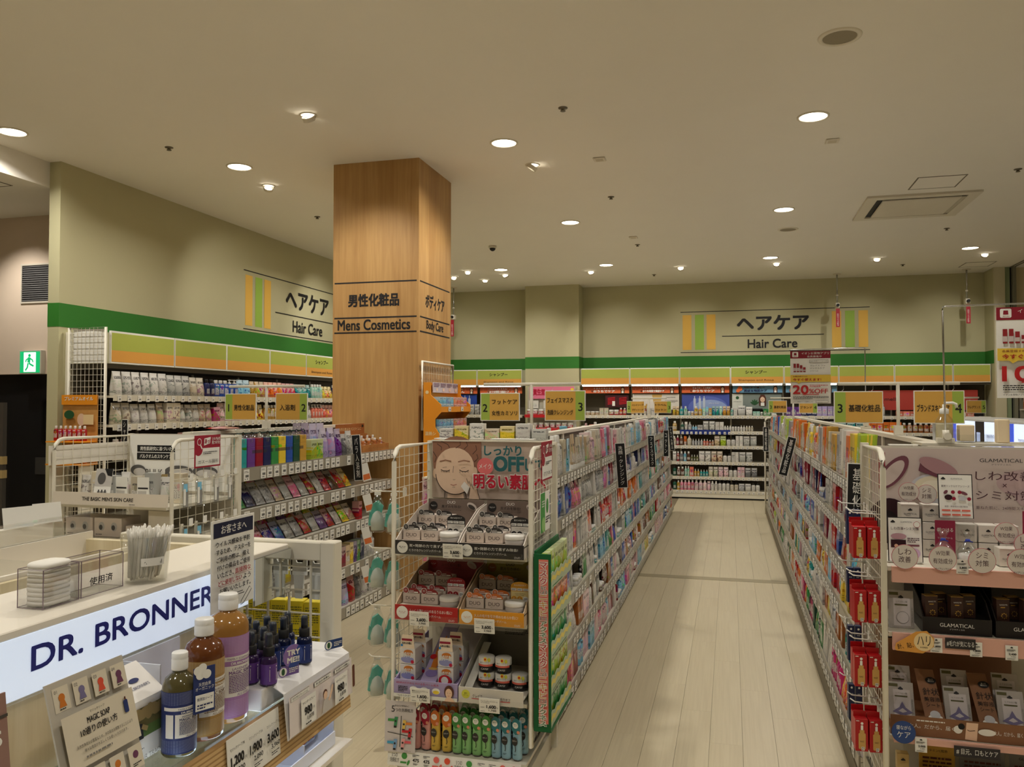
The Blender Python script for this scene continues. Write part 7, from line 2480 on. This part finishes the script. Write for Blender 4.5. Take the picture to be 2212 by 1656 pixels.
# leaning card, brochure box, brown card
lc_ = thing('usage_card', 'grey leaning card showing ten ways to use the soap', 'card', (-.925, .985, .8875))
lc_.rotation_euler = (0, rad(-15), 0)
MB().box((-.003, 0, 0), (0, .158, .205), mat('usage_grey', (196, 188, 172), .55)).build('card', lc_)
a = Art(.0003)
UW = mat('usage_cream', (222, 212, 190), .55)
for i in range(4):
    a.rect(.010 + i * .036, .160, .040 + i * .036, .196, UW)
    a.text('0%d' % (i + 1), .016 + i * .036, .190, .005, mat('print_grey', None))
    m_ = (mat('print_honey', None), mat('print_violetgrey', None), mat('print_tomato', None), mat('print_plum', None))[i]
    a.disc(.025 + i * .036, .180, .006, m_)
    a.poly([(.018 + i * .036, .166), (.032 + i * .036, .166), (.029 + i * .036, .176), (.021 + i * .036, .176)], m_)
    a.small(.018 + i * .036, .162, .032 + i * .036, .165, 1, INK, i)
    a.rect(.010 + i * .036, .028, .040 + i * .036, .064, UW)
    a.disc(.025 + i * .036, .050, .006, (mat('print_grey', None), mat('print_violetgrey', None), mat('print_honey', None), mat('print_plum', None))[i])
    a.small(.016 + i * .036, .032, .034 + i * .036, .038, 2, INK, i)
    a.rect(.010 + i * .036, .0, .040 + i * .036, .022, UW)
a.rect(.006, .072, .152, .152, UW)
a.text('マジックソープ', .075, .145, .004, INK, .03)
a.text('MAGIC SOAP', .075, .134, .009, INK, .046, .01)
a.text('10通りの使い方', .072, .120, .011, INK, .075, .01)
a.rect(.126, .118, .135, .138, mat('tag_navy', None), .002)
a.rect(.129, .138, .132, .143, DKB)
a.text('天然洗浄成分が豊富なため、水の割合を調整することにより', .079, .103, .005, INK, .115)
a.text('様々な用途が水正しくてお使いいただけます。', .079, .095, .005, INK, .09)
a.small(.035, .082, .125, .088, 1, mat('print_grey', None), 4)
a.build(lc_, (.0003, 0, 0), '+X')
MB().box((-.05, .07, .015), (-.003, .09, .06), CLEAR).build('clear_stand', lc_)
bb = thing('brochure_box', 'white brochure box with a photo of a farmer in a field', 'box', (-1.045, 1.165, .8865))
MB().poly([(0, 0, 0), (.062, 0, 0), (.062, 0, .105), (.0, 0, .150)], (0, .092, 0), mat('brochure_white', (236, 232, 226), .5)).build('box_body', bb)
a = Art(.0004)
a.rect(0, .040, .092, .092, mat('photo_field', (108, 100, 62), .5))
a.rect(0, .040, .092, .058, mat('photo_grass', (92, 116, 62), .5))
for q in range(7):
    a.disc(.01 + q * .013, .082, .010, mat('photo_straw', (150, 128, 84), .5), .014, 12, q)
a.poly([(.0, .040), (.034, .040), (.030, .066), (.012, .070), (.0, .066)], mat('photo_dark', (34, 34, 40), .5))
a.disc(.012, .075, .008, mat('photo_skin', (120, 78, 56), .5), .010)
a.line([(.028, .062), (.042, .054)], .008, MATS['photo_straw'])
a.small(.01, .022, .05, .026, 1, mat('print_grey', None), 3)
a.text('FAIR TRADE', .05, .008, .008, mat('print_grey', None), .06)
a.build(bb, (.0624, 0, 0), '+X')
a = Art(.0004)
a.text("DR.BRONNER'S", .05, .025, .006, SNAV, .05)
a.disc(.05, .04, .012, SNAV, .005)
a.build(bb, (.0624, 0, .1055), rot=(math.atan2(.045, .062), 0, rad(90)))
bc = thing('brown_card', 'dusky brown card with a pale S at the left edge of the picture', 'card', (-.935, .79, .8875))
bc.rotation_euler = (0, rad(-6), 0)
MB().box((-.003, 0, 0), (0, .11, .222), mat('card_dusk', (150, 116, 104), .5)).build('card', bc)
a = Art(.0003)
a.text('S', .092, .165, .020, PAPER, .014, .02)
a.rect(0, .190, .11, .194, mat('print_dim', None))
a.build(bc, (.0003, 0, 0), '+X')
MB().box((-.05, .04, .006), (-.003, .06, .06), CLEAR).build('clear_stand', bc)
# tins and boxes on the lower shelf
tb = thing('tin_tray', 'white divided cardboard tray of balm tins under the oak rail', 'tray', (-1.075, 1.50, .7015))
TWH = mat('tintray_white', (226, 230, 240), .5)
MB().box((0, 0, 0), (.17, .26, .004), TWH).build('bottom', tb)
for q in (((0, 0, .004), (.003, .26, .075)), ((.167, 0, .004), (.17, .26, .03)), ((.003, 0, .004), (.167, .003, .05)), ((.003, .257, .004), (.167, .26, .075)), ((.003, .12, .004), (.167, .123, .05))):
    MB().box(*q, TWH).build('side', tb)
for i in range(7):
    y = 1.655 + (i % 5) * .0195 if i < 5 else 1.53 + (i - 5) * .024
    o = thing('balm_tin', 'round silver balm tin with red lid print, %s in the white tray' % ORD[i], 'tin', (-.965 if i < 5 else -.985, y, .7325), 0, 'silver balm tins')
    o.rotation_euler = (rad(76), 0, rad(62))
    MB().lathe([(.020, -.006), (.0215, -.005), (.0215, .004), (.021, .005), (.0222, .0055), (.0222, .0095), (.0205, .0105), (.001, .0108)], STEEL, 26).build('tin_body', o)
    MB().lathe([(.0005, .0109), (.017, .0109)], mat('tin_red', (160, 40, 52), .4), 24, caps=False).build('lid_print', o)
for i in range(3):
    good('carton', ['lavender', 'sky blue', 'lavender'][i], -1.0, 1.18 + i * .09, .70, .07, .06, .085, '+X', '@ of soap bar under the oak rail, %s' % ORD[i], 'soap bars under the oak rail')
tag(MB().cbox((0, 0, 0), (.12, .16, .004), mat('mat_yellow', (232, 176, 60), .5), .001).build('yellow_card', None, (-1.06, 1.00, .8865)), 'orange-yellow card lying on the glass shelf', 'card')

# yellow boxes and hooks on the grid behind
for i in range(6):
    x = -1.045 - i * .050
    o = thing('yellow_carton', 'yellow printed carton behind the counter grid, %s from the post' % ORD[i], 'carton', (x - .04, 1.985, .8455), rad(10), 'yellow cartons behind the grid')
    YC = mat('carton_yellow', (226, 206, 40), .4)
    MB().cbox((-.022, -.02, 0), (.022, .02, .128), YC, .001).build('carton_body', o)
    a = Art(.0003)
    a.small(-.018, .065, .018, .115, 8, mat('print_olive', None), i)
    a.small(-.018, .01, .018, .055, 7, mat('print_olive', None), i + 9)
    a.build(o, (0, -.0204, 0))
    hk = thing('grid_hook', 'white plastic display hook above the yellow cartons, %s from the post' % ORD[i], 'hook', (x + .004, 1.912, .995), 0, 'white hooks on the counter grid')
    HW = mat('hook_white', (236, 236, 230), .35)
    HW2 = mat('hook_frosted', (214, 216, 212), .3)
    MB().poly([(-.010, 0, 0), (.010, 0, 0), (.015, 0, .062), (-.015, 0, .062)], (0, .006, 0), HW2).build('clear_strip', hk)
    MB().poly([(-.021, .004, .060), (.021, .004, .060), (.021, .004, .10), (.012, .004, .10), (.008, .004, .092), (-.008, .004, .092), (-.012, .004, .10), (-.021, .004, .10)], (0, .005, 0), HW).build('hook_plate', hk)
    MB().tube([(0, .006, .064), (0, .09, .060), (0, .10, .07)], .0025, HW, 6).build('prong', hk)
tag(MB().box((-1.38, 1.945, .838), (-1.02, 2.03, .844), STEELW).box((-1.38, 1.95, 0), (-1.36, 2.03, .838), STEELW).box((-1.04, 1.95, 0), (-1.02, 2.03, .838), STEELW).build('carton_rack', None), 'narrow ivory rack behind the counter grid carrying the yellow cartons', 'rack')

# ---- tray unit behind the counter
tu = thing('tray_unit', 'low ivory tray unit with wood rails and clear fronts behind the counter', 'display', (0, 0, 0))
MB().box((-2.05, .4, 0), (-1.345, 1.86, 1.06), CWH).build('cabinet', tu)
MB().box((-1.462, .4, 1.06), (-1.448, 1.86, 1.132), OAK).build('wood_rail', tu)
MB().box((-1.474, .4, 1.06), (-1.464, 1.86, 1.142), CWH).build('inner_rail', tu)
MB().box((-1.70, .4, 1.06), (-1.69, 1.86, 1.155), CWH).build('rear_rail', tu)
MB().box((-1.58, .4, 1.06), (-1.575, 1.86, 1.10), CWH).build('divider', tu)
MB().box((-1.705, .4, 1.155), (-1.695, 1.86, 1.158), CLEAR).box((-1.703, .4, 1.158), (-1.700, 1.86, 1.205), CLEAR).box((-1.703, .4, 1.205), (-1.672, 1.86, 1.208), CLEAR).build('clear_lid', tu)
for q in (.75, 1.12, 1.48):
    MB().box((-1.69, q, 1.06), (-1.474, q + .003, 1.15), CLEAR).build('clear_divider', tu)
MB().box((-1.70, 1.835, 1.06), (-1.345, 1.86, 1.135), OAK).build('end_rail', tu)
for i, y in enumerate((1.705, 1.80)):
    tag(MB().box((0, 0, 0), (.002, .075, .055), PAPER).build('name_card', None, (-1.83, y, 1.175), (0, rad(-12), rad(-20))), 'small blank white name card above the tray unit, %s' % ('left', 'right')[i], 'card', 'blank name cards')
MB().box((-1.85, 1.68, 1.06), (-1.82, 1.855, 1.174), CWH).build('card_ledge', tu)
for i in range(7):
    good(['jar', 'box', 'jar', 'box', 'jar', 'box', 'jar'][i], ['silver', 'white', 'black', 'white', 'silver', 'crimson', 'white'][i], -1.53, 1.165 + i * .104, 1.06, .05, .05, .045, '+X', '@ tester, %s in the tray unit behind the counter' % ORD[i], 'testers in the tray unit')
# ================================================================== MEN'S END DISPLAY
e1 = thing('end_display', 'ivory wire end display of men\'s skin care', 'display', (0, 0, 0))
end_frame(e1, -3.335, -2.632, 3.40, 3.955, 1.325, 9, 24)
MB().box((-3.318, 3.925, .07), (-2.648, 3.933, 1.335), mat('mens_white', (222, 214, 198), .5)).build('back_board', e1)
for z in (1.0, .83, .55, .28):
    MB().box((-3.318, 3.38, z - .014), (-2.648, 3.92, z), STEELW).build('shelf', e1)
mg = thing('poster', 'white men\'s skin care graphic with two black title bars', 'poster', (-3.312, 3.918, 1.02))
MB().box((0, -.003, 0), (.655, 0, .31), PAPER).build('sheet', mg)
a = Art(.0005)
for z, tx in ((.213, '男性肌研究に基づいた'), (.170, 'バルクオムのスキンケア')):
    a.rect(.05, z, .30, z + .038, BLACK)
    a.text(tx, .175, z + .019, .022, PAPER, .21, .015)
a.text('BULK HOMME', .26, .095, .045, mat('print_dim', None), .30)
for q, w_ in ((.06, .05), (.33, .09), (.50, .08)):
    a.disc(q, .11, w_, mat('photo_greydark', (90, 88, 86), .5), .03)
    a.disc(q + .01, .10, w_ * .8, mat('photo_greypale', (196, 192, 186), .5), .022)
a.small(.12, .02, .24, .06, 4, INK, 3)
a.rect(.22, .0, .26, .09, mat('photo_straw', None))
a.build(mg, (0, -.0032, 0))
lp = thing('shelf_sign', 'wide white shelf sign lettered for basic men\'s skin care', 'sign', (-3.300, 3.356, 1.003))
lp.rotation_euler = (rad(-6), 0, 0)
MB().box((0, 0, 0), (.678, .003, .062), mat('mens_lip', (226, 216, 200), .4)).build('plate', lp)
a = Art(.0004)
a.text("THE BASIC MEN'S SKIN CARE", .33, .031, .018, mat('print_dim', None), .30, .02)
a.small(.46, .006, .50, .011, 1, INK, 2)
a.build(lp, (0, -.0003, 0))
MB().box((-3.318, 3.375, 1.002), (-2.648, 3.377, 1.03), CLEAR).build('clear_rail', e1)
lf = thing('leaflet', 'leaflet with a dark photo and three bottles on the men\'s display', 'leaflet', (-3.085, 3.44, 1.002))
lf.rotation_euler = (rad(-12), 0, rad(8))
MB().box((-.045, 0, 0), (.045, .0015, .175), PAPER).build('sheet', lf)
a = Art(.0003)
a.rect(-.045, .085, .045, .175, mat('photo_greypale', None))
a.poly([(0, .175), (.045, .175), (.045, .135), (.02, .14)], BLACK)
a.disc(-.01, .125, .022, mat('photo_greydark', None), .03)
for q in (-.018, 0, .018):
    a.rect(q - .007, .03, q + .007, .06, mat('photo_greydark', None), .003)
    a.rect(q - .003, .06, q + .003, .068, BLACK)
a.rect(-.04, .01, .03, .018, INK)
a.build(lf, (0, -.0003, 0))
for i in range(8):
    good('carton' if i % 3 else 'pouch', ['white', 'ivory', 'clear'][i % 3], -3.28 + i * .082, 3.56, 1.0, .06, .05, .13 + .02 * (i % 2), '-Y', '@, %s on the men\'s display shelf' % ORD[i], 'men\'s care on the shelf')
for i, q in enumerate((-3.01, -2.88)):
    tag(MB().box((-.035, 0, 0), (.035, .0015, .13), PAPER).box((-.03, -.0005, .07), (.03, -.0001, .078), INK).box((-.03, -.0005, .02), (.02, -.0001, .06), mat('photo_greypale', None)).build('men_card', None, (q, 3.50, 1.002)), 'small white printed card on the men\'s shelf, %s' % ('left', 'right')[i], 'card')
for i, (x0, w) in enumerate(((-3.325 + .02, .165), (-3.13, .165), (-2.94, .12))):
    o = thing('men_gift_box', 'white box with grey face drawings under the men\'s shelf, %s' % ORD[i], 'box', (x0, 3.45, .8315), 0, 'white boxes under the men\'s shelf')
    hh = (.095, .095, .06)[i]
    MB().cbox((0, 0, 0), (w, .14, hh), mat('mens_box', (228, 214, 200), .5), .002).build('box_body', o)
    a = Art(.0004)
    if i < 2:
        for q in (.28, .74):
            a.disc(w * q, hh * .55, .018, mat('photo_greypale', None), .022)
            a.disc(w * q - .004, hh * .5, .011, mat('photo_greydark', None), .013)
        a.small(w * .08, hh * .1, w * .35, hh * .16, 1, INK, 2)
    else:
        a.rect(w * .6, hh * .2, w * .9, hh * .4, INK)
        a.line([(w * .3, hh * .9), (w * .5, hh * .97), (w * .7, hh * .9)], .003, INK)
    a.build(o, (0, -.0003, 0))
o = thing('catalogue_box', 'white catalogue holder with black title bars under the men\'s shelf', 'box', (-2.79, 3.43, .8315))
MB().cbox((0, 0, 0), (.125, .03, .145), mat('mens_white', None), .002).build('box_body', o)
a = Art(.0004)
for z, tx in ((.030, 'PRODUCT'), (.008, 'CATALOG')):
    a.rect(.012, z, .085, z + .018, mat('print_dim', None))
    a.text(tx, .048, z + .009, .011, PAPER, .062, .015)
a.build(o, (0, -.0003, 0))
tag(MB().cbox((-.28, 0, 0), (.28, .004, .10), mat('white_card', (232, 226, 214), .5), .001).build('blank_card', None, (-3.348, 3.66, 1.19), (0, 0, rad(90))), 'plain white card hung on the left grid of the men\'s display', 'card')
find_sign(-2.617, 3.55, 1.178, .215, .165, 'ガスール固形', 'burgundy sign on the grid of the men\'s display')
def razor_pack(y, z, c, lab):
    o = thing('razor_pack', lab, 'pack', (-2.60, y, z), rad(90) + R.uniform(-.1, .1), 'hanging clear packs on the men\'s grid')
    MB().cbox((-.035, -.006, 0), (.035, .006, .13), FILM, .003).build('clear_bag', o)
    MB().box((-.024, -.002, .01), (.010, .002, .09), mat('pack_grey', (168, 166, 162), .4)).build('cloth', o)
    MB().box((-.030, -.007, .085), (-.002, -.0062, .125), mat('packlabel_' + c, PAL[c], .5)).build('label', o)
    MB().box((-.03, -.0075, .02), (-.015, -.0063, .10), PAPER).build('band', o)
for i, (y, c) in enumerate(((3.47, 'sky blue'), (3.58, 'sky blue'), (3.72, 'white'), (3.84, 'white'))):
    razor_pack(y, .985, c, 'clear hanging pack with %s label on the men\'s grid, %s' % (c, ('left', 'right')[i % 2]))
    MB().tube([(-2.628, y, 1.122), (-2.57, y, 1.124), (-2.555, y, 1.135)], .0025, STEELW, 6).box((-2.575, y - .012, 1.13), (-2.572, y + .012, 1.16), PAPER).box((-2.629, y - .008, 1.07), (-2.622, y + .008, 1.13), STEELW).build('hook', e1)
    MB().tube([(-2.628, y, .90), (-2.57, y, .902), (-2.555, y, .913)], .0025, STEELW, 6).box((-2.575, y - .014, .905), (-2.572, y + .014, .94), PAPER).box((-2.629, y - .008, .85), (-2.622, y + .008, .91), STEELW).build('hook', e1)
    if i < 2:
        razor_pack(y, .765, c, 'clear hanging pack with %s label, lower hook row, %s' % (c, ('left', 'right')[i % 2]))
# red bag lying on top, behind the display
tag(KIND['packet'] and put('red_bag', KIND['packet'], None, (-3.05, 4.3, 1.3465 + .012), (rad(90), 0, rad(80)), (.12, .025, .2)), 'red foil bag lying on top of the bath salts gondola', 'bag').color = lin(PAL['red']) + (1,)

# orange drink-style display on the end of the left wall shelving
wd_ = thing('bottle_display', 'small orange cardboard display of red-capped bottles at the end of the left wall shelving', 'display', (-5.27, 5.285, 0))
MB().box((0, .0, 1.02), (.34, .18, 1.03), OG).build('tray', wd_)
MB().box((0, .0, 1.20), (.34, .18, 1.21), OG).build('tray', wd_)
MB().box((0, .17, 1.03), (.34, .178, 1.58), wood('card_kraft', (196, 140, 70), (214, 160, 90), (3, 3, 3), .6)).build('back_card', wd_)
MB().box((0, .155, 1.50), (.34, .165, 1.58), OG).build('header', wd_)
a = Art(.0006)
a.text('プレミアムオイル', .17, .05, .03, PAPER, .28, .02)
a.disc(.08, -.08, .05, mat('print_leaf', None), .035)
a.disc(.20, -.12, .04, SKIN, .05)
a.rect(.22, -.16, .32, -.08, mat('print_cream', None))
a.build(wd_, (0, .154, 1.50))
MB().box((.02, .02, 0), (.04, .16, 1.02), STEELW).box((.30, .02, 0), (.32, .16, 1.02), STEELW).box((.02, .02, .3), (.32, .16, .32), STEELW).build('legs', wd_)
for k in range(2):
    for i in range(7):
        good('bottle', 'amber' if k else 'red', -5.245 + i * .046, 5.365, 1.21 if k == 0 else 1.03, .036, .036, .12, '-Y', '@, %s on the %s tray of the orange display' % (ORD[i], ('upper', 'lower')[k]), 'oil bottles in the orange display')

# ================================================================== AISLE SIGNS
def sign_stand(xc, y, zbase, lab, plates, half=.29, zbar=1.612):
    st_ = thing('sign_stand', lab, 'sign stand', (xc, y, zbase))
    MB().cyl((0, 0, 0), .009, zbar - zbase, STEELW, 12).box((-.02, -.02, 0), (.02, .02, .05), STEELW).build('pole', st_)
    MB().cyl((-half, 0, zbar - zbase), .009, 2 * half, STEELW, 12, 0).build('cross_bar', st_)
    for x0, z0, w, h, num, numside, lines, lb in plates:
        o = thing('aisle_sign', lb, 'sign', (x0, y, z0), 0, 'hanging aisle signs')
        MB().cbox((0, -.004, 0), (w, .004, h), PAPER, .001).build('plate', o)
        a = Art(.0005)
        nw = w * .24
        m_ = .0045
        if numside == 'L':
            a.rect(m_, m_, nw, h - m_, LIME)
            a.rect(nw, m_, w - m_, h - m_, GOLDY)
            nx, cx = nw * .52, (nw + w) / 2
        else:
            a.rect(m_, m_, w - nw, h - m_, GOLDY)
            a.rect(w - nw, m_, w - m_, h - m_, LIME)
            nx, cx = w - nw * .5, (w - nw) / 2
        a.text(num, nx, h * .46, h * .27, INK, None, .012)
        n = len(lines)
        for i, l in enumerate(lines):
            yy = h * .47 if n == 1 else h * (.68 - .40 * i)
            a.text(l, cx, yy, h * (.22 if n == 1 else .17), INK, w * min(.64, .16 * len(l)), .008)
        a.build(o, (0, -.0043, 0))
        for q in (.2, .8):
            MB().tube([(w * q - .008, 0, h), (w * q, 0, h + .010), (w * q, 0, zbar - z0 - .0125)], .0025, CLEAR, 6).build('hanger', o)
sign_stand(.855, 4.66, 1.3415, 'ivory sign pole on the right gondola, near one', [(.538, 1.402, .244, .17, '3', 'L', ['基礎化粧品'], 'ochre aisle sign numbered three, large, on the right gondola'), (.930, 1.402, .24, .172, '4', 'R', ['ブランドスキンケア'], 'ochre aisle sign numbered four, behind the sanitiser bottle')], .294)
sign_stand(-1.075, 4.42, 1.3365, 'ivory sign pole on the centre gondola, near one', [(-1.374, 1.409, .231, .158, '2', 'L', ['フットケア', '女性カミソリ'], 'ochre aisle sign numbered two with two lines, beside the column'), (-.998, 1.411, .229, .168, '3', 'R', ['フェイスマスク', '洗顔クレンジング'], 'ochre aisle sign numbered three for masks and cleansing')], .279, 1.615)
sign_stand(-2.918, 4.69, 1.3465, 'ivory sign pole on the bath salts gondola', [(-3.224, 1.400, .233, .173, '1', 'L', ['男性化粧品'], 'ochre aisle sign numbered one for men\'s cosmetics'), (-2.849, 1.400, .231, .175, '2', 'R', ['入浴剤'], 'ochre aisle sign numbered two for bath salts')], .275, 1.62)
sign_stand(-.975, 10.2, 1.3365, 'ivory sign pole at the far end of the centre gondola', [(-1.251, 1.395, .218, .15, '2', 'L', ['ハンドソープ', 'ボディソープ'], 'far small ochre sign numbered two for soaps'), (-.913, 1.396, .21, .15, '3', 'R', ['トラベル', 'コットン'], 'far small ochre sign numbered three for cotton')], .22, 1.58)
sign_stand(.725, 10.2, 1.20, 'ivory sign pole at the far end of the right gondola', [(.444, 1.404, .21, .146, '3', 'L', ['基礎化粧品'], 'far small ochre sign numbered three for basic cosmetics'), (.791, 1.401, .205, .145, '4', 'R', ['ブランド'], 'far small ochre sign numbered four half behind the poster')], .26, 1.58)
sign_stand(2.55, 10.2, 1.3615, 'ivory sign pole on the lit gondola', [(2.58, 1.405, .20, .145, '5', 'R', ['フレグランス'], 'far small ochre sign numbered five on the lit gondola')], .16, 1.58)

# black category flags
def flag(x, y, z, w, h, txt, lab, tilt=0.0, held=0):
    o = thing('category_flag', lab, 'flag sign', (x, y, z), 0, 'black category flags')
    o.rotation_euler = (0, rad(tilt), 0)
    MB().box((-w / 2, -.0015, 0), (w / 2, .0015, h), PAPER).build('board', o)
    a = Art(.0004)
    a.rect(-w / 2 + .004, .004, w / 2 - .004, h - .004, BLACK)
    n = len(txt)
    a.text('\n'.join(txt), 0, h / 2, h * .86 * min(1, n / 6 + .18), PAPER, w * .42)
    a.build(o, (0, -.0018, 0))
    MB().tube([(0, .003, h * .6), (held, .003, h * .62)], .002, CLEAR, 6).build('holder', o)
flag(-.728, 5.70, .918, .072, .315, '洗顔・クレンジング', 'black flag for face wash and cleansing on the centre gondola', -4, -.06)
flag(-.728, 7.95, .895, .066, .31, 'フェイスマスク', 'black flag for face masks on the centre gondola', -3, -.06)
flag(-.728, 9.65, .895, .062, .31, 'コットン', 'black flag for cotton on the centre gondola', 0, -.06)
flag(-.728, 10.75, .905, .062, .31, 'トラベル用品', 'black flag for travel goods at the far centre gondola', -5, -.06)
flag(.405, 6.9, .930, .070, .32, '基礎化粧品', 'black tilted flag for basic cosmetics on the right gondola', 14, .03)
flag(.42, 10.4, .93, .065, .30, '基礎化粧品', 'black upright flag at the far end of the right gondola', 0, .06)
flag(.462, 3.375, .985, .072, .29, '基礎化粧品', 'black flag behind the red serum cartons', 2, 0)
flag(-2.58, 5.36, .955, .068, .33, 'バラ入浴剤', 'black flag for loose bath salts by the column', -5, -.05)
flag(-4.79, 5.60, 1.10, .06, .28, 'シャンプー', 'black flag for shampoo at the end of the left wall shelving', 0, -.06)

# things on top of and behind the gondolas: hung rows seen above the centre gondola
for i in range(26):
    good(['blister', 'tube', 'carton', 'bottle'][i % 4], ['pink', 'white', 'coral', 'lime', 'sky blue', 'clear', 'yellow', 'white', 'pale pink', 'green'][i % 10], -1.24, 3.75 + i * .17, 1.145, .07, .05, .15 + .02 * (i % 3), '-X', '@, %s on the far side top shelf of the centre gondola' % ORD[i], 'goods on the far side of the centre gondola')
for i in range(7):
    o = good('box', ['white', 'yellow', 'white', 'beige', 'yellow', 'white', 'clear'][i], -1.30 + i * .075, 3.66, 1.3365, .068, .05, .05 + .012 * (i % 3), '-Y', '@ lying on top behind the face poster, %s' % ORD[i], 'boxes on top of the centre gondola')
tag(MB().box((-1.335, 3.60, 1.325), (-.80, 3.74, 1.3355), STEELW).build('top_tray', g2, (1.065, -3.55, 0)), None, None) if False else MB().box((-1.335, 3.60, 1.325), (-.80, 3.74, 1.3355), STEELW).build('top_tray', g2, (1.065, -3.55, 0))
